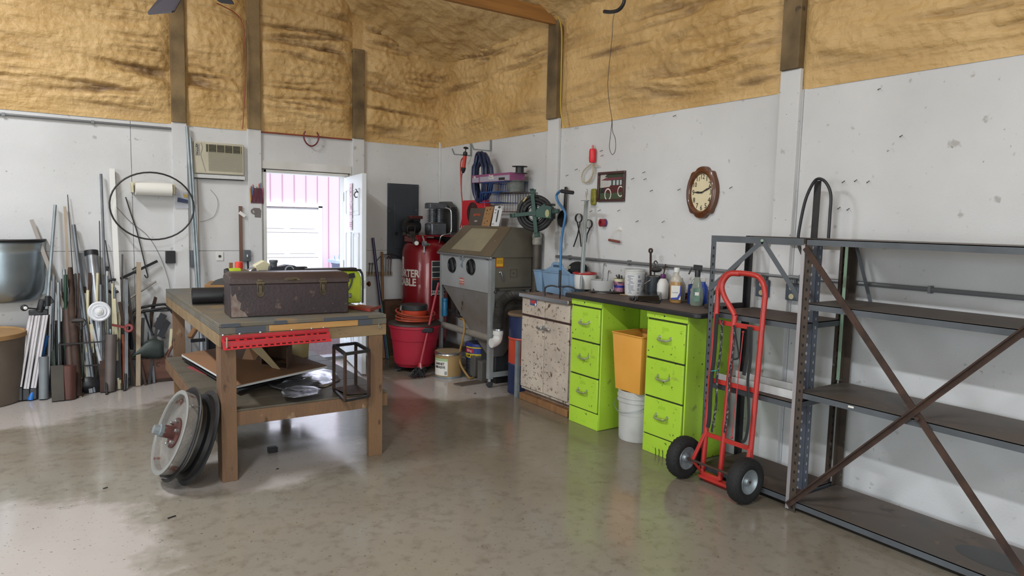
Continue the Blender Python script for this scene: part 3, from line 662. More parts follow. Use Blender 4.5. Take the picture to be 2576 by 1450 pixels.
# black welded cube stand
sd = thing('steel_stand', 'black welded square tube stand at the right end of the low shelf', 'stand', ZP(885, 1000, st))
f0, f1, f2, f3 = ZP(868, 1012, st), ZP(928, 1000, st), ZP(895, 975, st), ZP(840, 984, st)
hh = V((0, 0, .30)); hh = V((0, 0, YP(863, 895, f0.y).z-st))
f0, f1, f2, f3 = [p+V((0, 0, .008)) for p in (f0, f1, f2, f3)]
for p in (f0, f1, f2, f3): MB().bar(p, p+hh*.985, .016, .016, f1-f0).build('upright', M_rust, sd)
k = MB()
for a_, c_ in ((f0, f1), (f1, f2), (f2, f3), (f3, f0)): k.bar(a_+hh, c_+hh, .018, .018, V((0,0,1)))
k.build('top_frame', M_blackm, sd); k = MB()
for a_, c_ in ((f0, f1), (f1, f2), (f2, f3), (f3, f0)): k.bar(a_, c_, .016, .016, V((0,0,1)))
k.build('bottom_frame', M_blackm, sd); MB().slab([f0+(f2-f0)*.3+V((0,0,.01)), f1+(f2-f0)*.1+V((0,0,.01)), f2+V((0,0,.01)), f3+V((0,0,.01))], (0, 0, .003)).build('grate_plate', M_rust, sd)
# beige bucket on the shelf
c = ZP(811, 925, st); c = V((-2.22, -1.75, st+.001))
k = MB().lathe([(0, 0), (.075, 0), (.092, .25), (.096, .255), (.088, .255), (.072, .01), (0, .01)], c, n=24)
tag(k.build('beige_tub', mat('beige_plastic', 'b3a277', .5, h2='a4936a', sc_=4)), 'beige plastic tub at the back of the low shelf under the bench', 'tub')
# ------------------------------------------------------------------ wheel leaning on the bench
nW = V((-.93, -.09, .36)).normalized(); uW = (V((0,0,1))-nW*nW.z).normalized()
RB = .278; cB = V((-3.315, -3.08, 0))+uW*RB; cB.z += .002
_MBb = MB.build
def _sq(self, *a, **k):
    self.v = [p-nW*(p-cB).dot(nW)*.22 for p in self.v]; return _MBb(self, *a, **k)
MB.build = _sq
wh = thing('steel_wheel', 'black steel wheel with grey brake disc face leaning on the left bench leg', 'wheel', (cB.x, cB.y, 0))
k = MB().lathe([(RB, 0), (RB+.004, .006), (RB-.004, .012), (RB-.022, .02), (RB-.026, .05), (RB-.06, .06), (RB-.065, .10), (RB-.03, .125), (RB-.004, .132), (RB, .138), (RB-.006, .144), (RB-.04, .138), (RB-.07, .11), (RB-.075, .05), (RB-.03, .01), (RB, 0)], cB, nW, n=56)
k.build('rim', mat('black_wheel_paint', '0c0c0e', .5, 0, h2='151415', sc_=20, spots=('55504a', .06, 30)), wh)
RD = .243; k = MB().lathe([(RD-.01, .10), (RD, .20), (RD, .206), (RD-.016, .21), (RD-.024, .205), (RD-.03, .165), (RD-.05, .155), (.10, .165), (.085, .17), (0, .17)], cB, nW, n=56)
k.build('brake_disc', mat('bare_cast_steel', '7e7b77', .45, .45, h2='95908a', sc_=7, bump=.3, spots=[('6b4a42', .5, 9), ('c4c0bb', .45, 7)], detail=8), wh)
k = MB().lathe([(RD-.022, .204), (RD+.001, .207), (RD+.003, .213), (RD-.02, .214), (RD-.022, .204)], cB, nW, n=56); k.build('face_ring', mat('grey_ring', '9b9c9a', .4, .5), wh)
hb_ = mat('rust_red_hub', '5d3833', .6, .3, h2='4a2c28', sc_=16)
hub = MB().lathe([(0, .168), (.088, .168), (.088, .18), (.038, .182), (.036, .26), (0, .26)], cB, nW, n=28).build('hub_flange', hb_, wh)
MB().lathe([(0, .24), (.036, .24), (.038, .285), (.03, .29), (.026, .325), (0, .325)], cB, nW, n=8).build('axle_nut', M_galv, wh)
xw, yw, _ = frame_z(nW)
for i in range(6):
    a = i*PI/3+.4; c = cB+(xw*math.cos(a)+yw*math.sin(a))*.07+nW*.18; MB().lathe([(0, 0), (.011, 0), (.011, .022), (.007, .03), (0, .03)], c, nW, n=6).build('lug_nut', M_steel, hub)
for i in range(3):
    a = i*2*PI/3+.9; c = cB+(xw*math.cos(a)+yw*math.sin(a))*(RD+.012)+nW*.12
    MB().tube([c, c+nW*.08], .004, n=6).bar(c+nW*.075-xw*.015, c+nW*.075+xw*.015, .008, .008).build('wing_bolt', M_steel, wh)
MB.build = _MBb
# small black block
c = ZP(686, 1138); k = MB().box(c.x-.03, c.x+.03, c.y-.02, c.y+.025, 0.001, .035)
o = tag(k.build('black_block', M_black, bevel=.003), 'small black block lying on the floor under the workbench', 'block')
# ================================================================== cabinets and counter
M_lime = mat('lime_green_enamel', 'a9d03c', .38, h2='9fc536', sc_=3, spots=[('7f8f3a', .44, 5), ('3c4425', .34, 34)], detail=9, coat=.15)
M_hdl = mat('lime_grey_handle', '93a45e', .35, .5, h2='b3b6a8', sc_=20)
M_gapd = mat('gap_dark', '2a2f18', .8)
def filing(y0, y1, lab, zt, pulls_grime=0):
    """front on X=-.49, y0 = left edge (further), y1 = right edge"""
    t = thing('filing_cabinet', lab, 'filing cabinet', (-.27, (y0+y1)/2, 0))
    xf, xb = -.475, -.045
    b = MB().box(xf, xb, y1, y0, 0.002, zt); b.build('cabinet_body', M_lime, t, bevel=.004)
    h = (zt-.05-.13)/3
    MB().box(xf-.012, xf, y1, y0, zt-.045, zt).build('top_rail', M_lime, t, bevel=.003)
    MB().box(xf-.008, xf, y1+.006, y0-.006, .0, .125).build('kick_plate', M_lime, t, bevel=.003)
    MB().box(xf-.002, xf+.004, y1+.012, y0-.012, .12, zt-.04).build('drawer_gap', M_gapd, t, smooth=0)
    yc = (y0+y1)/2; cc = V((xf-.0125, yc+.02, zt-.02)); MB().lathe([(0, 0), (.006, 0), (.007, -.002)], cc, (-1, 0, 0), n=10).build('lock', M_dark, t)
    for i in range(3):
        z0 = .135+i*h; d = MB().box(xf-.016, xf, y1+.014, y0-.014, z0, z0+h-.012).build('drawer', M_lime, t, bevel=.004)
        zc = z0+h*.55
        pts = [V((xf-.016, yc+.05, zc+.004)), V((xf-.03, yc+.05, zc-.006)), V((xf-.046, yc+.04, zc-.012)), V((xf-.048, yc, zc-.014)), V((xf-.046, yc-.04, zc-.012)), V((xf-.03, yc-.05, zc-.006)), V((xf-.016, yc-.05, zc+.004))]
        MB().tube(smoothpath(pts, 4), .0065, n=8, flat=1.3).lathe([(0, 0), (.012, 0), (.01, .004), (0, .004)], pts[0], (-1, 0, 0), n=10).lathe([(0, 0), (.012, 0), (.01, .004), (0, .004)], pts[-1], (-1, 0, 0), n=10).build('handle', M_hdl, d)
        if i < 2 or 1: MB().box(xf-.0172, xf-.015, yc-.03, yc+.03, zc+.05, zc+.072).build('label_holder', mat('lime_embossed', '97c02f', .4), d, bevel=.002)
    return t
filing(-3.175, -3.535, 'lime green three drawer filing cabinet beside the white sink cabinet', .99)
fc = filing(-4.005, -4.375, 'lime green three drawer filing cabinet next to the red hand truck', .99)
k = MB()
for px, y0, y1 in ((1648, 1127, 1150), (1657, 1130, 1148), (1666, 1133, 1158)):
    k.tube([XP(px, y0, -.4875), XP(px+1, (y0+y1)/2, -.4875), XP(px, y1, -.4875)], .002, n=5)
k.build('paint_drip', M_ink, fc)
# back panel of the knee hole
tag(MB().box(-.09, -.075, -4.0, -3.54, .5, .985).build('back_board', M_lime, smooth=0), 'lime green back board joining the two filing cabinets under the counter', 'board')
# counter slab
M_ctr = mat('worn_counter_top', '5a4a3f', .6, h2='463b34', sc_=5, spots=('7a6a5a', .2, 18))
ct = thing('countertop', 'brown desk counter with black rounded edge on the two lime cabinets', 'countertop', (-.27, -3.75, .995))
r = .05; ya, yb2 = -3.13, -4.50
out = [(-.04, ya), (-.52, ya)]+[(-.53+r-r*math.cos(t_), yb2+r-r*math.sin(t_)) for t_ in frange(0, PI/2, .26)]+[(-.04, yb2)]
MB().prism(out, Matrix.Translation((0, 0, 0.995)), .032).build('edge_band', M_black, ct, bevel=.006)
out2 = [(x+(.006 if x < -.3 else 0), y+(.004 if y < -4 else 0)) for x, y in out]
MB().prism(out2, Matrix.Translation((0, 0, 1.0272)), .002).build('work_surface', M_ctr, ct, smooth=0)
CT = 1.0295
# white metal sink cabinet
sk = thing('metal_base_cabinet', 'chipped rusty white metal kitchen base cabinet with chrome edged top', 'cabinet', (-.25, -2.8, 0))
M_chip = mat('chipped_white_enamel', 'c4b8a9', .5, h2='a89c90', sc_=4, spots=[('8a7464', .50, 24), ('5b3f35', .38, 14), ('3d2f2a', .44, 40)], detail=10)
ys0, ys1 = -2.44, -3.125; xf = -.44
MB().box(xf, -.03, ys1, ys0, .10, .925).build('cabinet_body', M_chip, sk, bevel=.004)
MB().box(xf+.04, -.03, ys1, ys0, .06, .10).build('toe_kick', mat('flaking_toe_kick', '8d7d6f', .7, h2='5a3a30', sc_=7), sk)
MB().box(xf-.015, -.02, ys1, ys0+.01, .001, .06).build('wood_base', M_wood, sk, bevel=.003)
ym = (ys0+ys1)/2
M_drw = M_chip
MB().box(xf-.016, xf, ym+.003, ys0-.006, .775, .92).build('drawer', M_drw, sk, bevel=.006)
MB().box(xf-.016, xf, ys1+.006, ym-.003, .775, .92).build('drawer', M_drw, sk, bevel=.006)
MB().box(xf-.004, xf+.001, ys1+.002, ys0-.002, .755, .775).build('rust_line', mat('dark_rust_line', '3a2320', .8), sk, smooth=0)
for s, (a, b_) in enumerate(((ym+.003, ys0-.008), (ys1+.006, ym-.003))):
    d = MB().box(xf-.018, xf, a, b_, .125, .757).build('door', M_chip, sk, bevel=.008)
    yc = ym+.055 if s == 0 else ym-.055
    k = MB().tube(smoothpath([V((xf-.018, yc+.035, .69)), V((xf-.038, yc+.03, .685)), V((xf-.042, yc, .682)), V((xf-.038, yc-.03, .685)), V((xf-.018, yc-.035, .69))], 4), .006, n=8, flat=1.4)
    k.build('handle', M_steel, d)
MB().box(xf-.03, xf-.018, ym-.014, ym+.014, .675, .71).build('latch', M_galv, sk, bevel=.003)
MB().box(xf-.035, -.025, ys1, ys0+.01, .927, .957).build('top_panel', mat('rusty_sheet_top', '7b5a45', .5, .2, h2='94806b', sc_=5, spots=('5c4030', .3, 10)), sk, bevel=.003)
MB().box(xf-.042, xf-.034, ys1, ys0+.012, .925, .959).build('chrome_edge', M_steel, sk, bevel=.003)
SK = .958
# badge sticker
p = XP(1342, 762, xf-.017); k = MB().slab([p+V((0, .05, -.025)), p+V((0, -.05, -.025)), p+V((0, -.05, .025)), p+V((0, .05, .025))], (-.001, 0, 0)); bd = k.build('sticker', mat('blue_sticker', '3f4f7d', .5), sk, smooth=0)
MB().slab([p+V((-.0012, .04, -.008)), p+V((-.0012, -.035, -.008)), p+V((-.0012, -.035, .02)), p+V((-.0012, .04, .02))], (-.0006, 0, 0)).build('sticker_face', mat('red_sticker', 'b0393c', .5), bd, smooth=0)
MB().lathe([(0, 0), (.012, 0)], p+V((-.002, -.035, -.012)), (-1, 0, 0), n=12).build('sticker_dot', M_label, bd)
# grey metal strip & blue barrel
tag(MB().box(-.47, -.455, -2.415, -2.375, 0.001, .52).box(-.455, -.44, -2.415, -2.41, 0.001, .52).build('angle_strip', M_galv, smooth=0), 'grey angle iron standing upright between the barrel and the white cabinet', 'metal strip')
br_ = thing('steel_drum', 'slim blue and orange steel drum with dusty tan lid beside the white cabinet', 'drum', (-.28, -2.25, 0))
bc = V((-.27, -2.245, .001)); Rb = .155
blue = mat('navy_drum_paint', '27335a', .4, .2, h2='1f294a', sc_=8, spots=('5a5560', .12, 20)); orng = mat('orange_drum_paint', 'c2452d', .45, h2='a93c29', sc_=6, spots=('6b2c22', .15, 14))
def ring(mb, z): mb.lathe([(Rb, z-.012), (Rb+.006, z), (Rb, z+.012)], bc, n=36)
k = MB().lathe([(0, 0), (Rb, 0), (Rb, .27)], bc, n=36); ring(k, .27); k.build('lower_band', blue, br_)
k = MB().lathe([(Rb, .27), (Rb, .51)], bc, n=36); ring(k, .51); k.build('middle_band', orng, br_)
k = MB().lathe([(Rb, .51), (Rb, .725)], bc, n=36); k.build('upper_band', blue, br_)
k = MB().lathe([(Rb+.012, .722), (Rb+.016, .735), (Rb+.008, .748), (Rb-.02, .742), (0, .744)], bc, n=36); k.build('lid', mat('dusty_tan_lid', '77624d', .8, h2='5d4c3c', sc_=8), br_)
# orange bin on white bucket
wb = thing('bucket', 'scuffed white plastic bucket on the floor between the lime cabinets', 'bucket', (-.34, -3.77, 0))
c = V((-.335, -3.80, .001)); M_wb = mat('scuffed_white_plastic', 'c3c3c0', .5, h2='acaaa6', sc_=5, spots=('7f6c5c', .15, 12))
MB().lathe([(0, 0), (.128, 0), (.132, .01), (.142, .33)], c, n=32).build('bucket_body', M_wb, wb)
MB().lathe([(.142, .29), (.150, .29), (.150, .30), (.143, .302), (.144, .32), (.152, .322), (.152, .335), (.145, .337), (.147, .37), (.138, .37), (.136, .3)], c, n=32).build('rim', M_wb, wb)
MB().tube(smoothpath([c+V((-.02, .152, .31)), c+V((-.11, .13, .25)), c+V((-.168, 0, .215)), c+V((-.11, -.13, .25)), c+V((-.02, -.152, .31))], 6), .003, n=6).build('wire_handle', M_galv, wb)
ob_ = thing('waste_bin', 'square amber orange plastic bin sitting on the white bucket', 'bin', (-.33, -3.81, .372))
cx, cy = -.335, -3.815; z0 = .373; z1 = .79
def frus(mb, a, b_, z0, z1, c, n=1):
    vs = [(c[0]-a, c[1]-a, z0), (c[0]+a, c[1]-a, z0), (c[0]+a, c[1]+a, z0), (c[0]-a, c[1]+a, z0), (c[0]-b_, c[1]-b_, z1), (c[0]+b_, c[1]-b_, z1), (c[0]+b_, c[1]+b_, z1), (c[0]-b_, c[1]+b_, z1)]
    return mb.add(vs, [(0,1,5,4),(1,2,6,5),(2,3,7,6),(3,0,4,7)]+([(0,3,2,1)] if n else []))
M_or = mat('amber_orange_plastic', 'd69a42', .45, h2='cc8f38', sc_=3)
k = frus(MB(), .125, .150, z0, z1, (cx, cy)); k.build('bin_wall', M_or, ob_, solid=.004, bevel=.006, smooth=30)
k = MB(); w = .153
for s in (1, -1): k.box(cx-w, cx+w, cy+s*w-.006, cy+s*w+.006, z1-.004, z1+.006); k.box(cx+s*w-.006, cx+s*w+.006, cy-w, cy+w, z1-.004, z1+.006)
k.build('rolled_rim', M_or, ob_, bevel=.003)
# ================================================================== sandblast cabinet
M_bl = mat('dull_cabinet_steel', '6d6a60', .45, .15, h2='5e584c', sc_=2.5, spots=[('4b4238', .14, 18)], detail=8)
M_blf = mat('blast_front_steel', 'a3a6aa', .4, .12, h2='8f908f', sc_=2.5, spots=('4b4238', .14, 20))
M_bframe = mat('grey_frame_steel', '93989a', .42, .15, h2='80827f', sc_=6, spots=('5c5248', .14, 22))
bc_ = thing('sandblast_cabinet', 'large grey steel sandblasting cabinet with two arm holes and funnel hopper', 'sandblaster', (-.26, -1.47, 0))
xf, xb, ya, yb, zf, zr = -.49, -.02, -.95, -2.0, 1.245, 1.525
zp = .925
MB().box(xf, xb, yb+.03, ya-.03, zp, zf-.012).build('box_body', M_bl, bc_, bevel=.003)
# front panel with two round holes: ring faces
k = MB(); hs = [XP(1139.5, 667, xf), XP(1187, 672, xf)]; hr = .078
y0, y1 = ya-.035, yb+.035; z0, z1 = zp-.02, zf-.02
cells = [(y0, (hs[0].y+hs[1].y)/2, hs[0]), ((hs[0].y+hs[1].y)/2, y1, hs[1])]
for a, b_, h in cells:
    n = 32; ring_ = []; outer = []
    for i in range(n):
        t_ = 2*PI*i/n; dy, dz = math.cos(t_), math.sin(t_); ring_.append(V((xf-.004, h.y+dy*hr, h.z+dz*hr*1.05)))
        sc1 = min(((a-h.y) if dy > 0 else (b_-h.y))/dy if abs(dy) > 1e-6 else 1e9, ((z1-h.z) if dz > 0 else (z0-h.z))/dz if abs(dz) > 1e-6 else 1e9)
        outer.append(V((xf-.004, h.y+dy*sc1, h.z+dz*sc1)))
    # include the corners
    corners = [V((xf-.004, a, z1)), V((xf-.004, b_, z1)), V((xf-.004, b_, z0)), V((xf-.004, a, z0))]
    k.add(ring_+outer, [(i, (i+1) % n, n+(i+1) % n, n+i) for i in range(n)])
    for cpt in corners:
        i = min(range(n), key=lambda q: min((outer[q]-cpt).length, 9)+min((outer[(q+1) % n]-cpt).length, 9))
        k.add([outer[i], cpt, outer[(i+1) % n]], [(0, 1, 2)])
k.build('front_panel', M_blf, bc_, smooth=0)
for h in hs:
    k = MB().lathe([(hr+.001, -.006), (hr-.002, -.001), (hr-.006, .02), (hr-.012, .004)], (xf-.004, h.y, h.z), (-1, 0, 0), n=28, sx=1).lathe([(0, .0005), (hr, .0005)], (xf-.001, h.y, h.z), (-1, 0, 0), n=28)
    k.tube([V((xf-.003, h.y+.03, h.z+.06)), V((xf-.006, h.y-.01, h.z-.01)), V((xf-.003, h.y-.02, h.z-.07))], .018, n=8)
    k.build('arm_hole', M_black, bc_)
# sloped window lid
rl_, rr_ = V((-.284, -1.13, zr)), V((-.284, yb, zr)); fl0, fr0 = V((xf-.02, ya+.005, zf)), V((xf-.02, yb-.005, zf))
k = MB(); k.add([fl0, fr0, rr_, rl_, V((xb, ya-.05, zr)), V((xb, yb, zr)), V((xb, ya, zf)), V((xb, yb, zf))], [(0,1,2,3), (3,2,5,4), (0,3,4,6), (1,7,5,2), (0,6,7,1)])
k.build('hood', M_bl, bc_, smooth=0)
def onlid(u, v, h=0):   # u across 0..1, v up 0..1
    a = fl0.lerp(fr0, u); b_ = rl_.lerp(rr_, u); n_ = (fr0-fl0).cross(rl_-fl0).normalized(); n_ = n_ if n_.z > 0 else -n_
    return a.lerp(b_, v)+n_*h
M_lid = mat('dusty_tan_lid_steel', '6a5f4f', .5, .25, h2='5c5243', sc_=3)
k = MB()
for u0, u1, v0, v1 in ((0, 1, 0, .13), (0, 1, .93, 1), (0, .2, .13, .93), (.78, 1, .13, .93)):
    k.slab([onlid(u0, v0, .001), onlid(u1, v0, .001), onlid(u1, v1, .001), onlid(u0, v1, .001)], onlid(.5, .5, .012)-onlid(.5, .5, 0))
lid = k.build('lid_frame', M_lid, bc_, smooth=0)
MB().slab([onlid(.2, .13, .002), onlid(.78, .13, .002), onlid(.78, .93, .002), onlid(.2, .93, .002)], onlid(.5, .5, .004)-onlid(.5, .5, 0)).build('window_pane', mat('frosted_dusty_glass', '7a735f', .35, h2='8a826b', sc_=4), lid, smooth=0)
for u, v in ((.1, .35), (.9, .5), (.5, .05), (.55, .97)):
    MB().ball(onlid(u, v, .014), .008, n=8).build('clamp_screw', M_steel, lid)
k = MB().box(xf-.032, xf-.012, yb-.012, ya+.012, zf-.016, zf+.004); k.build('front_lip', mat('bare_edge_steel', '9a9ea2', .35, .7), bc_, bevel=.003)
k = MB(); a = XP(1162, 645, xf-.02)
k.tube(smoothpath([a+V((0, .04, .01)), a+V((-.012, .03, -.01)), a+V((-.014, .0, -.03)), a+V((-.012, -.03, -.01)), a+V((0, -.04, .01))], 4), .006)
k.build('lid_handle', M_galv, bc_)
a = XP(1163, 665, xf-.01); k = MB().bar(a+V((0, 0, .035)), a+V((0, 0, -.03)), .018, .012).tube([a+V((-.01, 0, .03)), a+V((-.018, 0, 0)), a+V((-.01, 0, -.025))], .005); k.build('draw_latch', M_galv, bc_, bevel=.002)
# gasket pins on the ridge
k = MB()
for i in range(22): p = onlid(i/21*.97+.015, 1.0, .004); k.box(p.x-.006, p.x+.006, p.y-.012, p.y+.012, p.z-.002, p.z+.006)
k.build('hinge_strip', mat('tan_hinge', 'a08f78', .5), bc_, smooth=0)
# hopper
hop = [(xf+.002, ya-.04), (xf+.002, yb+.05), (xb-.01, yb+.05), (xb-.01, ya-.04)]
tip = [(-.30, -1.55), (-.30, -1.80), (-.2, -1.80), (-.2, -1.55)]
k = MB(); k.add([V((x, y, zp)) for x, y in hop]+[V((xf+.03, -1.55, .50)), V((xf+.03, -1.90, .47)), V((-.12, -1.9, .47)), V((-.12, -1.55, .50))]+[V((-.36, -1.72, .27)), V((-.36, -1.86, .27)), V((-.26, -1.86, .27)), V((-.26, -1.72, .27))],
      [(0,1,5,4),(1,2,6,5),(2,3,7,6),(3,0,4,7),(4,5,9,8),(5,6,10,9),(6,7,11,10),(7,4,8,11),(8,9,10,11)])
k.build('hopper', mat('hopper_steel', '7b7a7a', .42, .15, h2='6a645c', sc_=3, spots=('4a4037', .36, 12)), bc_, smooth=0)
# legs on casters
for x, y in ((xf-.005, ya-.02), (xf-.005, yb+.02), (xb-.03, ya-.02), (xb-.03, yb+.02)):
    s = 1 if y > -1.5 else -1; s2 = 1 if x < -.3 else -1
    MB().box(x-.002, x+.002, y-.045*s, y, .085, zf-.01 if x < -.3 else zp).box(x-.002 if s2 > 0 else x-.043, x+.045 if s2 > 0 else x+.002, y-.002, y+.002, .085, zf-.01 if x < -.3 else zp).build('leg', M_bframe, bc_, smooth=0, bevel=.001)
    k = MB().lathe([(0, -.012), (.027, -.012), (.032, -.008), (.032, .008), (.027, .012), (0, .012)], (x+.02*s2, y-.02*s, .034), (.3, 1, 0), n=18)
    cs_ = k.build('caster_wheel', M_black, bc_)
    MB().cyl((x+.02*s2, y-.02*s, .06), (x+.02*s2, y-.02*s, .088), .018, n=10).bar((x+.02*s2-.01, y-.036*s, .034), (x+.02*s2-.01, y-.03*s, .075), .018, .003).build('caster_fork', M_steel, cs_)
k = MB().box(xf, xb, yb+.016, yb+.02, .10, .15).box(xf, xb, ya-.02, ya-.016, .10, .15).box(xb-.03, xb-.026, yb+.02, ya-.02, .10, .15); k.build('lower_rail', M_bframe, bc_, smooth=0)
MB().cyl((xf+.03, ya+.06, .47), (xf+.03, yb+.04, .47), .034, n=18).lathe([(.034, 0), (.045, .004), (.045, .05), (.03, .055), (0, .055)], (xf+.03, ya+.02, .47), (0, 1, 0), n=18).build('suction_pipe', mat('dusty_pvc_pipe', '8c8a84', .5, h2='77726a', sc_=6), bc_)
# side door, stickers, handle
ysd = yb+.029
k = MB().box(-.455, -.03, ysd-.006, ysd, .955, 1.255); dr_ = k.build('side_door', M_bl, bc_, bevel=.003)
k = MB()
for x0, x1, z0, z1 in ((-.458, -.452, .95, 1.26), (-.455, -.03, .949, .955)): k.box(x0, x1, ysd-.008, ysd-.004, z0, z1)
k.build('door_seal', mat('dark_seal', '2b2a27', .8), dr_, smooth=0)
a = YP(1257, 686, ysd-.012); k = MB().lathe([(0, 0), (.014, 0), (.012, .012), (0, .014)], a, (0, -1, 0), n=12).bar(a+V((.0, -.018, .012)), a+V((.035, -.022, -.085)), .012, .016, (1, 0, .3)); k.build('door_handle', M_steel, dr_, bevel=.003)
a = YP(1257, 657, ysd-.0075); w, h = .048, .062
MB().box(a.x-w, a.x+w, ysd-.0085, ysd-.006, a.z-h, a.z+h).build('sticker_border', mat('sticker_red', '9c3b1c', .5), bc_, smooth=0)
st_ = MB().box(a.x-w+.01, a.x+w-.01, ysd-.0098, ysd-.008, a.z-h+.01, a.z+h-.01).build('caution_sticker', mat('sticker_yellow', 'd8a92b', .5), bc_, smooth=0)
text('CAUTION', .020, hang_y(V((a.x, ysd-.0102, a.z+.036))), M_ink, st_, bold=.0006)
text('DO NOT OPERATE\nUNIT UNLESS\nDOOR IS CLOSED\nAND LATCHED', .0095, hang_y(V((a.x, ysd-.0102, a.z-.008))), M_ink, st_)
a = XP(1162, 708, xf-.0045); k = MB().box(xf-.0055, xf-.004, a.y-.045, a.y+.05, a.z-.035, a.z+.035); rs = k.build('red_plate', mat('red_sticker_plate', 'a3463f', .5, h2='b98c85', sc_=30), bc_, smooth=0)
text('WARNING', .018, hang_x(V((xf-.006, a.y, a.z+.012))), M_label, rs); text('USE EYE GUARD', .010, hang_x(V((xf-.006, a.y, a.z-.012))), M_label, rs)
a = YP(1292, 688, ysd-.008); k = MB()
for x0, x1, z0, z1 in ((-.04, .04, .036, .04), (-.04, .04, -.04, -.036), (-.04, -.036, -.04, .04), (.036, .04, -.04, .04)): k.box(a.x+x0, a.x+x1, ysd-.009, ysd-.006, a.z+z0, a.z+z1)
k.lathe([(0, 0), (.01, 0)], (a.x, ysd-.0085, a.z), (0, -1, 0), n=10).build('faded_mark', mat('faded_mark', '4a443c', .6), dr_, smooth=0)
a = YP(1245, 735, ysd-.01); MB().lathe([(0, 0), (.014, 0), (.014, .02), (.006, .03), (0, .03)], a, (0, -1, 0), n=10).lathe([(0, 0), (.012, 0), (.01, .02), (0, .02)], a+V((.03, 0, .02)), (0, -1, 0), n=10).build('air_fitting', M_dsteel, bc_)
# flex hose with white elbow
hp = smoothpath([YP(1253, 832, -2.03), YP(1254, 795, -2.03), YP(1262, 765, -2.04), YP(1283, 746, -2.06), YP(1310, 744, -2.06), YP(1335, 752, -2.06)], 9)
hp = [p if p.x < -.03 else V((-.03, p.y, p.z)) for p in hp]
rr = [.046+(.004 if i % 2 else -.003) for i in range(len(hp)*3)]
hp2 = []
for i in range(len(hp)-1):
    for j in range(3): hp2.append(hp[i].lerp(hp[i+1], j/3))
MB().tube(hp2, [.046+(.004 if i % 2 else -.002) for i in range(len(hp2))], n=16).build('flex_hose', mat('black_flex_hose', '2f2d2b', .5, h2='45423f', sc_=12), bc_, smooth=25)
a = YP(1253, 834, -2.03); el = smoothpath([a+V((0, 0, .01)), a+V((0, 0, -.05)), a+V((-.012, .0, -.085)), a+V((-.05, 0, -.105)), V((a.x-.075, a.y, a.z-.107))], 6)
MB().tube(el, .045, n=18).lathe([(.05, -.03), (.05, .01), (.043, .012)], a, n=18).build('pvc_elbow', mat('white_pvc', 'd5d5d2', .35), bc_)
MB().lathe([(.049, -.01), (.051, 0), (.049, .012)], a+V((0, 0, .014)), n=18).build('hose_clamp', M_steel, bc_)
# exhaust pipe at the rear corner
a = Rw_ = V((-.06, -2.10, 0)); z0 = YP(1358, 655, -2.1).z
MB().cyl((a.x, a.y, .7), (a.x, a.y, YP(1358, 613, -2.1).z), .04, n=18).build('exhaust_pipe', mat('brown_grey_pipe', '57504a', .5, .3, h2='474039', sc_=8), bc_)
MB().lathe([(.042, -.03), (.046, -.02), (.046, 0), (.044, .02), (.05, .05), (.035, .09), (0, .10)], (a.x, a.y, YP(1358, 608, -2.1).z), n=18).build('pipe_cap', mat('taped_pipe_end', 'aba9a4', .5, .3, h2='8a867d', sc_=20), bc_)
# gun and hoses below
k = MB(); a = XP(1150, 790, -.45)
k.bar(a+V((0, .16, .015)), a+V((0, -.02, .02)), .03, .028).bar(a+V((0, .0, .02)), a+V((0, -.05, -.03)), .026, .024).tube([a+V((0,-.03,.0)), a+V((0,-.08,-.03)), a+V((0,-.1,-.02))], .012).box(a.x-.02, a.x+.02, a.y-.03, a.y+.03, a.z-.03, a.z+.05)
k.build('foot_valve', M_blackm, bc_, bevel=.003)
k = MB().lathe([(0, 0), (.03, 0), (.034, .01), (.034, .15), (.03, .16), (.036, .165), (.036, .19), (0, .195)], XP(1117, 795, -.44), n=18); k.build('air_filter', mat('blue_filter', '2f7fae', .35), bc_)
hz = smoothpath([XP(1157, 802, -.46), XP(1166, 806, -.48), XP(1168, 830, -.50), XP(1162, 862, -.52), XP(1155, 895, -.52), XP(1160, 920, -.52), XP(1172, 940, -.50), ZP(1182, 952, .014)+V((0.0, 0, 0)), ZP(1190, 950, .014)], 7)
tag(MB().tube([p if p.z > .013 else V((p.x, p.y, .013)) for p in hz], .011, n=10).build('air_hose', mat('dirty_yellow_hose', '9a7b45', .5, h2='7f6437', sc_=10), bc_), 'dirty yellow rubber hose')
# things under and around it
kb = thing('abrasive_pail', 'blue pail with yellow and red label under the sandblasting cabinet', 'pail', (-.28, -1.37, 0))
c = V((-.27, -1.42, .002)); 
MB().lathe([(0, 0), (.125, 0), (.13, .01), (.13, .17)], c, n=28).build('lower_pail', mat('dark_label_pail', '22262f', .45, h2='5f6368', sc_=30, stretch=(.3, .3, 4)), kb)
MB().lathe([(.135, .17), (.14, .175), (.138, .30), (.145, .31), (.14, .335), (0, .335)], c, n=28).build('upper_pail', mat('royal_blue_pail', '26357d', .35), kb)
MB().lathe([(.1405, .19), (.1405, .235)], c, n=12, a0=PI*.9, a1=PI*1.55).build('yellow_band', mat('label_yellow', 'd2ba33', .5), kb)
MB().lathe([(.1405, .245), (.1405, .285)], c, n=6, a0=PI*.95, a1=PI*1.2).build('red_patch', mat('label_red', 'b32e35', .5), kb)
Mk = lambda ang_, z: MT(c+V((math.cos(ang_), math.sin(ang_), 0))*.1415+V((0, 0, z)), (-math.sin(ang_)*-1*-1, math.cos(ang_)*-1*-1, 0), (0, 0, 1), (math.cos(ang_), math.sin(ang_), 0))
text('AIR ABRASIVE', .03, Mk(PI*1.22, .212), M_ink, kb, wrap=.1415, bold=.0008); text('King', .035, Mk(PI*1.08, .265), M_label, kb, wrap=.1415)
MB().lathe([(.1405, .292), (.1405, .305)], c, n=8, a0=PI*.95, a1=PI*1.4).build('yellow_stripe', mat('label_yellow', 'd2ba33', .5), kb)
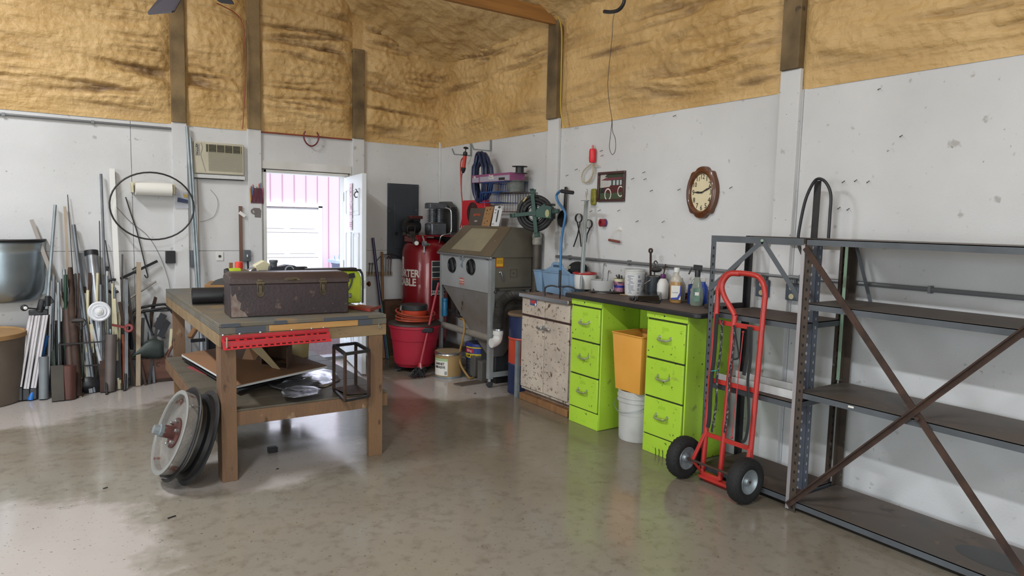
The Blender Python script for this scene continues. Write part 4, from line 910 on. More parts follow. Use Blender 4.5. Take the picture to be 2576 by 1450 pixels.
# grey blocks below
for i, (x, y, z1, w) in enumerate(((1188, 950, .215, .10), (1206, 962, .21, .085), (1262, 952, .215, .09))):
    p = ZP(x, y, 0); k = MB().box(p.x, p.x+.09, p.y-w/2, p.y+w/2, .012, z1)
    tag(k.build('grey_block', mat('grey_wood_block', '5d5b57', .7, h2='4e4a45', sc_=6), bevel=.003), ['grey block standing left of the caster leg in front of the pail', 'grey block standing directly beside the front caster leg', 'grey block standing right of the front leg under the cabinet'][i], 'block')
q = [ZP(1141, 968, 0), ZP(1210, 957, 0), ZP(1222, 964, 0), ZP(1160, 973, 0)]
tag(MB().slab([p+V((0,0,.002)) for p in q], (0, 0, .010)).build('floor_plank', mat('dark_plank', '544a42', .7), smooth=0), 'thin dark plank lying on the floor before the sandblasting cabinet', 'plank')
ds = MB(); a = YP(1285, 880, -1.55); 
ds.lathe([(0, 0), (.17, 0), (.19, .03), (.19, .36), (.02, .52), (0, .52)], (-.21, -1.72, .05), n=4, xd=(1, 1, 0))
o = thing('dust_collector', 'dark grey dust hopper bin behind the flexible hose under the cabinet', 'dust collector', (-.21, -1.72, 0))
ds.build('collector_body', mat('dark_grey_sheet', '3b3e41', .5, .3, h2='2f3133', sc_=6), o, smooth=0, bevel=.006)
MB().box(-.34, -.08, -1.86, -1.58, .002, .05).build('collector_base', M_blackm, o)
# ================================================================== compressor
cp = thing('air_compressor', 'tall red vertical tank air compressor with twin cylinder pump on top', 'air compressor', (-.42, -.42, 0))
cc_ = V((-.355, -.345, 0)); RT = .265
M_tank = mat('deep_red_tank', '86131f', .28, .1, h2='7d0f1b', sc_=3, coat=.4)
MB().lathe([(.05, .10), (.18, .13), (RT-.02, .19), (RT, .26), (RT, 1.22), (RT-.02, 1.29), (RT-.07, 1.345), (.12, 1.375), (0, 1.38)], cc_, n=48).build('tank', M_tank, cp, smooth=50)
k = MB()
for i in range(3):
    a = .6+i*2*PI/3; p = cc_+V((math.cos(a), math.sin(a), 0))*.2; k.bar(p+V((0,0,.20)), p+V((0,0,.004)), .06, .012, (-math.sin(a), math.cos(a), 0))
k.build('tank_feet', M_tank, cp)
va = math.atan2(CAM.y-cc_.y, CAM.x-cc_.x)   # direction from the tank to the room
def wrapM(ang_, z, r): return MT(cc_+V((math.cos(ang_), math.sin(ang_), 0))*r+V((0, 0, z)), (-math.sin(ang_), math.cos(ang_), 0), (0, 0, 1), (math.cos(ang_), math.sin(ang_), 0))
text('PORTER\nCABLE', .115, wrapM(va-.92, .93, RT+.0015), M_label, cp, wrap=RT, ls=.85, bold=.004, sx=.85)
lb_ = MB().lathe([(RT+.002, .74), (RT+.002, 1.13)], cc_, n=10, a0=va+.26, a1=va+1.0).build('data_label', mat('charcoal_label', '30363b', .4), cp, solid=.001)
k = MB()
for z in (.752, .79, .94, 1.0, 1.06, 1.122): k.lathe([(RT+.0035, z), (RT+.0035, z+.007)], cc_, n=10, a0=va+.28, a1=va+.98)
k.lathe([(RT+.0035, .74), (RT+.0035, 1.13)], cc_, n=1, a0=va+.26, a1=va+.285); k.build('label_lines', M_label, lb_, smooth=0)
MB().lathe([(RT+.0037, .915), (RT+.0037, .935)], cc_, n=6, a0=va+.3, a1=va+.98).build('label_stripe', mat('label_rust_red', '8f4438', .5), lb_)
text('60 GAL', .05, wrapM(va+.60, .768, RT+.0042), M_label, lb_, wrap=RT)
_MBb = MB.build
def _sh(self, *a, **k):
    self.v = [p+V((.05, .06, 0)) for p in self.v]; return _MBb(self, *a, **k)
MB.build = _sh
# platform, pump, motor, belt guard
MB().box(-.63, -.15, -.62, -.30, 1.395, 1.41).box(-.63, -.60, -.60, -.32, 1.33, 1.395).box(-.62, -.5, -.62, -.605, 1.33, 1.395).build('top_platform', M_tank, cp, bevel=.004)
M_cast = mat('cast_aluminium_pump', '70757c', .4, .6, h2='5c6066', sc_=14)
px_, py_ = -.33, -.50
k = MB().box(px_-.095, px_+.095, py_-.09, py_+.09, 1.41, 1.545); pump = k.build('crankcase', M_cast, cp, bevel=.015)
k = MB()
for i in range(8):
    z = 1.552+i*.019; 
    for s in (-1, 1): k.lathe([(0, z), (.058, z), (.06, z+.003), (.058, z+.006), (.04, z+.008), (.04, z+.019), (0, z+.019)], (px_+s*.045, py_, 0), n=20)
k.build('cylinder_fins', M_cast, pump)
MB().box(px_-.105, px_+.105, py_-.07, py_+.07, 1.708, 1.765).build('cylinder_head', M_cast, pump, bevel=.006)
for s in range(6): MB().bar((px_-.09+s*.036, py_, 1.765), (px_-.09+s*.036, py_, 1.772), .12, .006, (0, 1, 0)).build('head_fin', M_cast, pump)
MB().lathe([(0, 0), (.045, 0), (.045, .01), (.03, .02), (0, .02)], (px_-.095, py_-.01, 1.49), (-1, -.1, 0), n=18).build('bearing_cap', M_cast, pump)
k = MB().tube(smoothpath([(px_+.08, py_-.08, 1.72), (px_+.12, py_-.13, 1.69), (px_+.125, py_-.14, 1.58), (px_+.12, py_-.14, 1.45), (px_+.05, py_-.14, 1.42), (px_+.01, py_-.12, 1.40), (px_, py_-.10, 1.33)], 6), .008, n=8); k.build('copper_tube', M_steel, cp)
k = MB().box(-.20, -.10, -.42, -.02+-.02, 1.30, 1.80); k = MB().prism([(-.62, 1.28), (-.20, 1.28), (-.20, 1.62), (-.27, 1.76), (-.33, 1.795), (-.52, 1.795), (-.6, 1.74), (-.62, 1.6)], Matrix(((0,0,1,-.175),(1,0,0,.05),(0,1,0,0),(0,0,0,1))), .075)
gd = k.build('belt_guard', mat('grey_black_guard', '3d3e3e', .5, h2='4b4a47', sc_=7), cp, bevel=.012)
k = MB()
for i in range(16): k.box(-.177, -.098, -.578, -.572, 1.45+i*.018, 1.459+i*.018)
k.build('guard_louver', M_dark, gd, smooth=0)
k = MB().lathe([(0, 0), (.06, .005), (.075, .02), (.078, .16), (.06, .19), (0, .195)], (-.66, -.36, 1.50), (1, -.05, 0), n=20).box(-.56, -.48, -.42, -.30, 1.56, 1.60).box(-.60, -.50, -.40, -.32, 1.41, 1.45); k.build('motor', M_black, cp)
MB().bar((-.62, -.42, 1.605), (-.46, -.40, 1.605), .07, .035).build('motor_box', mat('dark_maroon', '4a1f20', .5), cp, bevel=.005)
k = MB().box(-.69, -.63, -.60, -.55, 1.38, 1.45).tube([(-.66, -.61, 1.38), (-.66, -.62, 1.31)], .012).tube(smoothpath([(-.70, -.55, 1.43), (-.70, -.56, 1.50), (-.62, -.56, 1.51), (-.62, -.56, 1.42)], 5), .005).tube([(-.72, -.58, 1.42), (-.60, -.62, 1.34)], .010).lathe([(0, 0), (.02, 0), (.02, .03), (0, .03)], (-.73, -.56, 1.42), (-1, 0, 0), n=10)
k.build('regulator', M_dsteel, cp, bevel=.003)
k = MB().tube([(-.56, -.64, 1.40), (-.56, -.67, 1.36), (-.56, -.68, 1.26), (-.56, -.68, 1.22)], .009).lathe([(0, 0), (.03, 0), (.03, .035), (0, .035)], (-.575, -.68, 1.32), (1, 0, 0), n=12).tube([(-.55, -.68, 1.32), (-.49, -.68, 1.31)], .012); k.build('valve', M_galv, cp)
g_ = MB().lathe([(0, 0), (.024, 0), (.024, .015), (0, .015)], (-.64, -.655, 1.325), (-.45, -.9, 0), n=20).build('pressure_gauge', M_galv, cp); MB().lathe([(0, .0155), (.02, .0155)], (-.64, -.655, 1.325), (-.45, -.9, 0), n=20).build('gauge_face', M_label, g_)
MB.build = _MBb
# ================================================================== red bin on dolly, orange bucket, hose
rb = thing('trash_can', 'round red plastic trash can with dark lid on a wheeled dolly', 'trash can', (-.75, -.90, 0))
c = V((-.75, -.90, 0)); M_rb = mat('red_plastic_can', 'a81f36', .5, h2='981a30', sc_=3)
MB().lathe([(0, .055), (.185, .055), (.195, .075), (.21, .09), (.238, .33), (.245, .335), (.246, .345), (.262, .46), (.272, .465), (.272, .49), (.26, .49)], c, n=40).build('can_body', M_rb, rb)
MB().lathe([(.268, .488), (.276, .495), (.27, .51), (.2, .515), (0, .512)], c, n=40).build('lid', mat('dark_brown_lid', '2f2a27', .5, h2='3d3833', sc_=6), rb)
hd = c+V((math.cos(va+.42), math.sin(va+.42), 0))*.265; MB().bar(hd+V((-.05, .06, .46)), hd+V((.07, -.045, .46)), .05, .055, (0,0,1)).build('can_handle', M_black, rb, bevel=.008)
text('JUNKYARD\nDAWGS', .032, MT(c+V((math.cos(va+.80), math.sin(va+.80), 0))*.238+V((0, 0, .24)), (-math.sin(va+.8), math.cos(va+.8), 0), (.0, 0, 1), (math.cos(va+.8), math.sin(va+.8), 0)), M_label, rb, wrap=.238) if 0 else None
k = MB().box(c.x-.22, c.x+.22, c.y-.03, c.y+.03, .03, .054).box(c.x-.03, c.x+.03, c.y-.22, c.y+.22, .03, .054); k.build('dolly', M_black, rb)
for a, b_ in ((-.2, 0), (.2, 0), (0, -.2), (0, .2)):
    MB().lathe([(0, -.01), (.016, -.01), (.018, 0), (.016, .01), (0, .01)], (c.x+a*1.05, c.y+b_*1.05, .018), (.4, 1, 0), n=14).build('caster', M_black, rb)
ob2 = thing('orange_bucket', 'orange pail with black lid on top of the red trash can', 'bucket', (-.75, -.90, .515))
c2 = c+V((.0, .02, .5165)); MB().lathe([(0, 0), (.125, 0), (.135, .12)], c2, n=32).build('pail_body', mat('orange_red_plastic', 'c2452a', .45, h2='b43e25', sc_=4), ob2)
MB().lathe([(.135, .12), (.142, .125), (.142, .17), (.136, .178), (.1, .18), (0, .175)], c2, n=32).build('pail_lid', mat('charcoal_lid', '26282a', .5), ob2)
k = []; 
for i in range(150):
    a = i*.17; r_ = .165+.012*math.sin(i*.05)+.014*(i/150)
    k.append(c+V((math.cos(a)*r_*1.12, math.sin(a)*r_*1.05, .527+.0009*i*(.45+.55*math.sin(a-.4)*.5+.27))))
tag(MB().tube(k, .0095, n=8).build('coiled_hose', mat('rust_orange_hose', 'a3442d', .4, h2='8f3a27', sc_=9)), 'rust orange air hose coiled round the orange pail', 'hose')
k = MB().tube(arc(c+V((-.155, .0, .60)), .085, -1.2, 2.6, 16, V((.3, .4, 0)), V((0, 0, 1))), .008, n=6)
tag(k.build('clear_tube', mat('clear_tube', '9a9a9a', .2, alpha=.55)), 'loop of clear plastic tube behind the orange pail', 'tube')
# broom
bm = thing('broom', 'red handled push broom with black bristles leaning on the sandblaster', 'broom', (-.85, -1.2, 0))
a, b_ = ZP(1057, 920, .12), XP(1104, 690, -.56); b_ = XP(1103, 712, -.55)
MB().tube([a, b_], .011, n=10).build('handle', mat('red_broom_handle', 'a13a45', .4), bm)
MB().tube([a+V((0,0,.03)), a-V((0,0,.03))], [.018, .03], n=10).build('socket', M_red, bm)
k = MB(); random.seed(3)
for i in range(90):
    t0 = a+V((random.uniform(-.05, .05), random.uniform(-.03, .03), -.015)); t1 = V((a.x+random.uniform(-.10, .07)-.02, a.y+random.uniform(-.06, .05), random.uniform(.004, .03))); k.tube([t0, (t0+t1)/2+V((random.uniform(-.01,.01),0,0)), t1], [.005, .0045, .003], n=4)
tag(k.build('bristles', M_black, bm), kind='stuff')
# garnet drum
gd_ = thing('fiber_drum', 'tan cardboard drum with steel clamp ring and white abrasive label', 'drum', (-.60, -1.33, 0))
c = V((-.585, -1.345, .001)); Rg = .135; zg = .265
M_fib = mat('tan_fibreboard', 'a08458', .65, h2='91764d', sc_=4)
MB().lathe([(0, 0), (Rg, 0), (Rg+.002, .02)], c, n=36).build('bottom_ring', M_galv, gd_)
MB().lathe([(Rg, .02), (Rg, zg-.03)], c, n=36).build('drum_wall', M_fib, gd_)
MB().lathe([(Rg, zg-.035), (Rg+.008, zg-.03), (Rg+.004, zg-.02), (Rg+.01, zg-.008), (Rg, zg)], c, n=36).build('clamp_ring', M_steel, gd_)
MB().lathe([(Rg, zg-.002), (Rg-.02, zg), (0, zg-.004)], c, n=36).build('drum_lid', mat('dusty_lid', '8d7c60', .8), gd_)
vg = math.atan2(CAM.y-c.y, CAM.x-c.x)
lb2 = MB().lathe([(Rg+.001, .03), (Rg+.001, .20)], c, n=12, a0=vg-1.3, a1=vg-.05).build('drum_label', M_label, gd_)
MB().lathe([(Rg+.0016, .175), (Rg+.0016, .20)], c, n=12, a0=vg-1.3, a1=vg-.05).build('green_strip', mat('label_green', '9bb98a', .6), lb2)
wm_ = lambda ang_, z: MT(c+V((math.cos(ang_), math.sin(ang_), 0))*(Rg+.002)+V((0, 0, z)), (-math.sin(ang_), math.cos(ang_), 0), (0, 0, 1), (math.cos(ang_), math.sin(ang_), 0))
text('GARNET\nABRASIVE', .034, wm_(vg-.72, .13), M_ink, lb2, wrap=Rg, bold=.001, sx=.9)
for i in range(9): MB().lathe([(Rg+.0018, .04), (Rg+.0018, .075)], c, n=1, a0=vg-.28+i*.022, a1=vg-.27+i*.022).build('barcode_bar', M_ink, lb2, smooth=0) if i % 1 == 0 else 0
# brown crate
cr = thing('wooden_crate', 'old brown wooden crate with faded stamp behind the red trash can', 'crate', (-.52, -.2, 0))
x0, x1 = YP(968, 800, -.22).x, -.53; zt = YP(990, 757, -.22).z
k = MB().box(x0, x1, -.235, -.215, .03, zt).box(x0, x0+.02, -.215, -.06, .03, zt).box(x0, x1, -.08, -.06, .03, zt).box(x1-.02, x1, -.215, -.06, .03, zt).box(x0+.02, x1-.02, -.215, -.08, .03, .05)
k.build('crate_boards', mat('old_brown_crate', '5e4232', .7, h2='4a3327', sc_=4, stretch=(1, 1, 5), bump=.2), cr, bevel=.002)
for z in (.0, ): MB().box(x0, x1, -.24, -.06, 0.001, .028).build('crate_base', M_wood, cr)
k = MB()
p = V(((x0+x1)/2-.02, -.2365, zt-.09)); k.lathe([(.035, 0), (.042, 0), (.042, .001), (.035, .001), (.035, 0)], p, (0, -1, 0), n=20, sx=1.3); stp = k.build('ink_stamp', mat('faded_stamp', '3f2b20', .8), cr, smooth=0)
text('CO', .035, hang_y(p+V((0, -.001, 0))), mat('faded_stamp', '3f2b20', .8), stp)
# ================================================================== steel shelving
M_sh = mat('grey_shelf_enamel', '565b61', .5, .1, h2='484c50', sc_=6, spots=('7c7a76', .14, 35))
M_shr = mat('rusted_shelf_steel', '4c3f36', .65, .2, h2='39322c', sc_=10, spots=('6b665f', .36, 25))
M_deck = mat('stained_shelf_deck', '55514d', .5, .15, h2='5f5045', sc_=3, spots=[('393532', .42, 4), ('6f5f50', .38, 18)], detail=8)
M_bluep = mat('blue_grey_post', '5a616e', .5, .15, h2='4c525c', sc_=7, spots=('b5b8ba', .16, 14))
def angle_post(p, q, m, par, sx, sy, w=.036, name='post', holes=True):
    """L section from p up to q; flanges run along sx*X and sy*Y"""
    p, q = V(p), V(q); k = MB(); d = q-p; t = .0022
    X = V((sx, 0, 0)); Y = V((0, sy, 0))
    k.slab([p, p+X*w, q+X*w, q], Y*t); k.slab([p, p+Y*w, q+Y*w, q], X*t)
    o = k.build(name, m, par, smooth=0)
    if holes:
        h = MB(); n = int(d.length/.05)
        for i in range(n):
            c = p+d*((i+.5)/n)
            a = c+Y*w*.55-X*.0006; h.slab([a+V((0,-.005,-.008)), a+V((0,.005,-.008)), a+V((0,.005,.008)), a+V((0,-.005,.008))], X*(-.0004))
            a = c+X*w*.55-Y*.0006; h.slab([a+V((-.005,0,-.008)), a+V((.005,0,-.008)), a+V((.005,0,.008)), a+V((-.005,0,.008))], Y*(-.0004))
        tag(h.build('bolt_slots', M_dark if m is not M_bluep else mat('light_slots', '9c9da0', .5), o, smooth=0), kind='stuff')
    return o
def shelf_deck(par, x0, x1, y0, y1, z, name='shelf', mfront=None, mdeck=None):
    k = MB().box(x0, x1, y0, y1, z-.004, z).box(x0, x0+.003, y0, y1, z-.034, z).box(x1-.003, x1, y0, y1, z-.034, z).box(x0, x1, y0, y0+.003, z-.034, z).box(x0, x1, y1-.003, y1, z-.034, z)
    o = k.build(name, mfront or M_sh, par, smooth=0)
    MB().box(x0+.003, x1-.003, y0+.004, y1-.004, z, z+.0012).build('deck_skin', mdeck or M_deck, o, smooth=0); return o
A_ = thing('shelving_unit', 'narrow grey steel shelving unit behind the red hand truck', 'shelving', (-.27, -4.88, 0))
xa0, xa1 = -.50, -.055
YA0, YA1 = -4.545, -5.175
angle_post((xa0, YA0, 0), (xa0, YA0, 1.525), M_sh, A_, 1, -1)
angle_post((xa1, YA0+.06, 0), (xa1, YA0+.06, 1.525), M_blackm, A_, -1, -1)
angle_post((-.335, YA1+.02, 0), (-.385, YA1-.01, 1.50), M_bluep, A_, 1, 1, w=.05)
angle_post((xa1-.01, YA1+.01, 0), (xa1-.01, YA1+.01, 1.5), M_shr, A_, -1, 1)
k = MB().box(xa0-.002, xa0, YA1, YA0, 1.487, 1.525).box(xa0, xa0+.03, YA1, YA0, 1.523, 1.525); k.build('top_rail', M_sh, A_, smooth=0)
MB().box(xa1, xa1+.002, YA1, YA0+.06, 1.487, 1.525).build('back_rail', M_shr, A_, smooth=0)
for z in (1.055, .61, .07):
    shelf_deck(A_, xa0+.004, xa1-.003, YA1+.003, YA0-.004, z, mdeck=mat('brown_shelf_deck', '54433a', .6, .1, h2='433831', sc_=4))
p0 = V((xa0-.004, YA0-.37, 1.505))
MB().bar(p0, (xa0-.004, YA0-.005, 1.19), .028, .003, (0, 1, 0)).build('gusset_strut', M_sh, A_, smooth=0)
MB().bar(p0, (xa0-.004, YA1+.0, 1.19), .028, .003, (0, 1, 0)).build('gusset_strut', M_sh, A_, smooth=0)
MB().bar((xa1-.002, -4.53, 1.46), (xa0+.006, YA0-.002, 1.13), .022, .004, (0, 1, 0)).build('side_brace', M_shr, A_, smooth=0)
MB().lathe([(0, 0), (.010, 0), (.008, .006), (0, .007)], p0-V((.002, 0, 0)), (-1, 0, 0), n=12).build('bolt', mat('green_bolt', '9fb7a2', .4, .5), A_)
B_ = thing('shelving_unit', 'wide rusty grey shelving unit with crossed braces at the right edge', 'shelving', (-.27, -5.8, 0))
YB0, YB1 = -5.19, -6.41
angle_post((-.51, YB0, 0), (-.505, YB0, 1.53), M_shr, B_, 1, -1, w=.04)
angle_post((-.045, YB0+.004, 0), (-.045, YB0+.004, 1.52), M_shr, B_, -1, -1, w=.04)
angle_post((-.51, YB1, 0), (-.51, YB1, 1.53), M_shr, B_, 1, 1, w=.04)
angle_post((-.045, YB1, 0), (-.045, YB1, 1.52), M_shr, B_, -1, 1, w=.04)
MB().box(-.514, -.51, YB0-.002, YB0+.018, .01, 1.49).build('lit_edge_strip', mat('lit_aluminium_strip', 'b9b4b8', .3, .6), B_, smooth=0)  # aluminium strip on the post; white light on it is painted in
MB().box(-.100, -.096, YB0-.006, YB0+.012, .70, 1.49).build('lit_edge_strip', mat('green_lit_strip', 'a3c4ab', .3, .5), B_, smooth=0)  # green light on the back post's edge, painted as a pale strip
shelf_deck(B_, -.508, -.048, YB1+.003, YB0-.004, 1.525, name='top_shelf')
for z in (1.175, .685, .062): shelf_deck(B_, -.505, -.052, YB1+.004, YB0-.006, z)
pa, pb = V((-.516, YB0-.004, 1.478)), V((-.516, -6.40, .03))
MB().bar(pa, pb, .003, .034, (1, 0, 0)).bar(pa+V((.01,0,.012)), pb+V((.01,0,.012)), .02, .003, (1, 0, 0)).build('cross_brace', M_rust, B_, smooth=0)
pa, pb = V((-.524, YB0+.0, .035)), V((-.524, -6.40, 1.36))
MB().bar(pa, pb, .003, .034, (1, 0, 0)).bar(pa+V((-.01,0,.012)), pb+V((-.01,0,.012)), .02, .003, (1, 0, 0)).build('cross_brace', M_rust, B_, smooth=0)
MB().lathe([(0, 0), (.012, 0), (.009, .008), (0, .009)], (-.526, -5.838, .695), (-1, 0, 0), n=8).build('bolt', M_rust, B_)
MB().bar((-.06, YB0-.03, 1.49), (-.06, -5.33, 1.16), .02, .003, (0, 1, 0)).build('back_gusset', M_sh, B_, smooth=0)
# oil stain, on the bottom deck
MB().lathe([(0, 0), (.09, 0), (.10, .0001)], (-.30, -6.12, .0636), n=24, sx=1, sy=1.6).build('oil_stain', mat('oil_stain', '1c1a1a', .3), B_)
MB().box(-.5085, -.5075, -5.52, -5.49, .665, .675).build('white_chip', M_label, B_, smooth=0)
# white box on shelf A middle
wt = thing('white_trough', 'long white plastic channel lying on the middle shelf behind the hand truck', 'channel', (-.35, -4.88, .612))
x0_, x1_ = -.44, -.26
k = MB().box(x0_, x1_, -5.15, -4.60, .6125, .620).box(x0_, x0_+.008, -5.15, -4.60, .62, .66).box(x1_-.008, x1_, -5.15, -4.60, .62, .66); k.build('channel', mat('dusty_white_plastic', 'c9c9c9', .5, h2='b3b3b2', sc_=9), wt, bevel=.002)
for x in (x0_+.02, x1_-.02): MB().cyl((x, -5.13, .62), (x, -5.13, .80), .018, n=14).build('end_tube', M_pvc, wt)
# black tyre-strap hanging over the shelf corner
hs_ = thing('hanging_belt', 'black rubber belt looped over an upright bar above the shelving corner', 'belt', (-.3, -5.14, 1.1))
xq = -.15
k = [XP(x, y, xq) for x, y in ((2018, 640), (2008, 610), (2012, 570), (2026, 505), (2045, 462), (2060, 450), (2078, 460), (2090, 490), (2088, 540), (2084, 600))]
MB().tube(smoothpath(k, 7), .009, n=8).build('belt_loop', M_black, hs_)
o = MB().bar(XP(2058, 455, xq+.03), XP(2043, 660, xq+.03), .04, .008, (0, 1, 0)).build('upright_bar', M_blackm, None)
tag(o, 'black flat steel bar standing upright inside the belt loop', 'bar')
tag(MB().box(-.045, -.03, -4.64, -4.60, 1.53, 1.575).cyl((-.04, -4.62, 1.57), (-.04, -4.62, 1.60), .01, n=10).build('blue_clip', mat('blue_plastic', '3b5f9a', .4)), 'small blue clip on the wall above the narrow shelving', 'clip') if 0 else None
# ================================================================== hand truck
ht = thing('hand_truck', 'red tubular hand truck with two black pneumatic tyres in front of the shelving', 'hand truck', (-.56, -4.76, 0))
M_ht = mat('red_truck_paint', 'b5302a', .38, h2='a02822', sc_=7, spots=('5f2a22', .1, 25), coat=.2)
def T(x, y, X): return XP(x, y, X)
Yl, Yr = -4.635, -4.965
def fx(z): return -.585+.07*z/1.3        # lean of the frame towards the shelf
def fp(y, z, dx=0): return V((fx(z)+dx, y, z))
R_ = .016
outer = smoothpath([fp(Yl, .05), fp(Yl, .5), fp(Yl, 1.10), fp(Yl, 1.20), fp(Yl-.03, 1.275), fp(Yl-.09, 1.305), fp(Yr+.09, 1.305), fp(Yr+.03, 1.275), fp(Yr, 1.20), fp(Yr, 1.10), fp(Yr, .5), fp(Yr, .14)], 7)
MB().tube(outer, R_, n=12).build('outer_frame', M_ht, ht)
Ym = (Yl+Yr)/2-.0
loop = smoothpath([fp(Ym+.03, .05), fp(Ym+.03, .5), fp(Ym+.03, 1.0), fp(Ym+.035, 1.06), fp(Ym+.10, 1.16, -.02), fp(Ym+.125, 1.23, -.02), fp(Ym+.09, 1.295, -.01), fp(Ym+.02, 1.303)], 7)
MB().tube(loop, R_, n=12).build('centre_tube', M_ht, ht)
for z in (1.0, .64, .30): MB().bar(fp(Yl, z, -.004), fp(Yr, z, -.004), .012, .028, (1, 0, 0)).build('cross_bar', M_ht, ht, bevel=.002)
k = MB().bar(fp(Yl+.01, .035), fp(Yr, .035), .05, .02, (1, 0, 0)).box(-.58, -.51, Yr, Yl, .003, .009).bar(fp(Yl, .05), fp(Ym+.03, .05), .03, .03, (1, 0, 0)); k.build('toe_plate', M_ht, ht, bevel=.003)
ax_ = -.645; az = .134
MB().cyl((ax_, -4.50, az), (ax_, -5.03, az), .008, n=10).build('axle', M_rust, ht)
for y in (Yl, Yr):
    MB().bar((ax_, y+(.03 if y == Yl else -.03), az), fp(y, .30, -.01), .022, .012, (0, 1, 0)).bar((ax_, y+(.03 if y == Yl else -.03), az), fp(y, .05), .02, .012, (0, 1, 0)).build('axle_bracket', M_ht, ht, bevel=.002)
M_tyre = mat('black_tyre_rubber', '131314', .75, bump=.3, bsc=50)
for y, s in ((-4.535, 1), (-4.995, -1)):
    c = V((ax_, y, az)); RTy = .133
    k = MB().lathe([(.072, -.032), (.09, -.044), (.115, -.042), (.127, -.03), (RTy, -.012), (RTy, .012), (.127, .03), (.115, .042), (.09, .044), (.072, .032)], c, (0, 1, 0), n=44)
    ty = k.build('tyre', M_tyre, ht, smooth=50)
    k = MB()
    for i in range(28):
        a = i*2*PI/28
        for j, sgn_ in ((0, 1), (1, -1)):
            aa = a+(.11 if j else 0); d0 = V((math.cos(aa), 0, math.sin(aa))); d1 = V((math.cos(aa+.07), 0, math.sin(aa+.07)))
            k.bar(c+d0*(RTy-.0045)+V((0, .004*sgn_, 0)), c+d1*.1235+V((0, .033*sgn_, 0)), .013, .007, (-math.sin(aa), 0, math.cos(aa)))
    tag(k.build('tread_blocks', M_tyre, ty), kind='stuff')
    MB().lathe([(.074, -.03), (.070, -.033), (.055, -.018), (.03, -.012), (.02, -.03), (0, -.032)], c, (0, 1, 0), n=32).lathe([(.074, .03), (.070, .033), (.055, .018), (.03, .012), (.02, .03), (0, .032)], c, (0, 1, 0), n=32).lathe([(.074, -.03), (.074, .03)], c, (0, 1, 0), n=32).build('wheel_rim', M_galv, ty)
# straps hanging on the hand truck
M_strap = mat('black_webbing', '1d1d20', .8)
def strap(pts, w, lab, nm='strap', m=M_strap, cat='strap', grp=None, knob=False):
    k = MB().tube(smoothpath(pts, 6), w, n=6, flat=.35)
    if knob: k.ball(pts[0], w*2.2, n=8).ball(pts[-1], w*2.6, n=8)
    return tag(k.build(nm, m), lab, cat, grp)
o_ = -.024
strap([fp(-4.648, 1.03, o_+.02), fp(-4.66, 1.03, o_), fp(-4.665, .8, o_), fp(-4.663, .62, o_-.004), fp(-4.67, .42, o_), fp(-4.665, .35, o_)], .012, 'wide black strap hanging left on the hand truck cross bar')
strap([fp(-4.70, 1.02, o_), fp(-4.71, .85, o_), fp(-4.705, .66, o_-.006), fp(-4.712, .5, o_), fp(-4.70, .33, o_-.004)], .009, 'black and white rope hanging beside the wide left strap', 'rope', mat('speckled_rope', '1e1f22', .8, h2='8f8f8f', sc_=60, thr=(.6, .66)), 'rope')
strap([fp(-4.79, 1.0, o_), fp(-4.80, .86, o_), fp(-4.79, .70, o_), fp(-4.80, .5, o_), fp(-4.79, .35, o_)], .008, 'black and white rope hanging just right of the centre tube', 'rope', mat('speckled_rope', '', .8), 'rope')
strap([fp(-4.80, 1.0, o_-.01), fp(-4.83, .90, o_-.01), fp(-4.85, .82, o_-.01), fp(-4.81, .80, o_-.01)], .006, 'short knotted black cord near the top cross bar', 'cord', M_strap, 'cord')
strap([fp(-4.862, .97, o_-.005), fp(-4.862, .7, o_-.012), fp(-4.852, .34, o_-.008)], .0035, 'thin red bungee cord with black ball ends on the hand truck', 'bungee_cord', mat('red_cord', 'a02c33', .6), 'bungee cord', knob=True)
strap([fp(-4.895, 1.005, o_), fp(-4.90, .85, o_), fp(-4.89, .72, o_)], .013, 'folded black strap hanging at the right on the hand truck, its left half')
strap([fp(-4.91, 1.005, o_), fp(-4.925, .83, o_), fp(-4.92, .70, o_), fp(-4.945, .55, o_-.004), fp(-4.965, .46, o_-.02), fp(-4.955, .36, o_-.02), fp(-4.93, .34, o_-.02)], .010, 'long black strap with curled end at the right of the hand truck')
tag(MB().bar(fp(-4.675, .705, o_-.02), fp(-4.71, .715, o_-.02), .02, .004).build('teal_tag', mat('teal_tag', '2fa3a3', .5)), 'small teal tag tied on the hand truck straps', 'tag')
# ================================================================== left wall fittings
def LW(x, y, o=0): return YP(x, y, -o)
# window air conditioner
ac = thing('air_conditioner', 'yellowed window air conditioner set through the left wall', 'air conditioner', LW(548, 443, .03))
a, b_ = LW(485, 358), LW(611, 441); x0, x1, z0, z1 = a.x, b_.x, LW(548, 439).z, LW(548, 361).z
MB().box(x0, x1, -.05, .0, z0, z1).build('case', mat('yellowed_plastic', 'bdb7a4', .55, h2='aba48f', sc_=4), ac, bevel=.006)
MB().box(x0+.11, x1-.02, -.052, -.048, z1-.095, z1-.02).build('vent_opening', M_dark, ac, smooth=0)
k = MB()
for i in range(6): k.box(x0+.11, x1-.02, -.056, -.050, z1-.092+i*.0125, z1-.090+i*.0125)
for i in range(5): k.box(x0+.13+i*.075, x0+.133+i*.075, -.057, -.05, z1-.095, z1-.02)
tag(k.build('louvers', M_cream, ac, smooth=0), kind='stuff')
k = MB()
for i in range(26): k.box(x0+.13, x1-.015, -.054, -.05, z0+.03+i*.0073, z0+.0335+i*.0073)
tag(k.build('intake_grille', mat('grille_grey', '9a9686', .6), ac, smooth=0), kind='stuff')
MB().box(x0+.012, x0+.05, -.053, -.049, z1-.135, z1-.02).build('control_panel', mat('panel_grey', '8f8d85', .5), ac, bevel=.004)
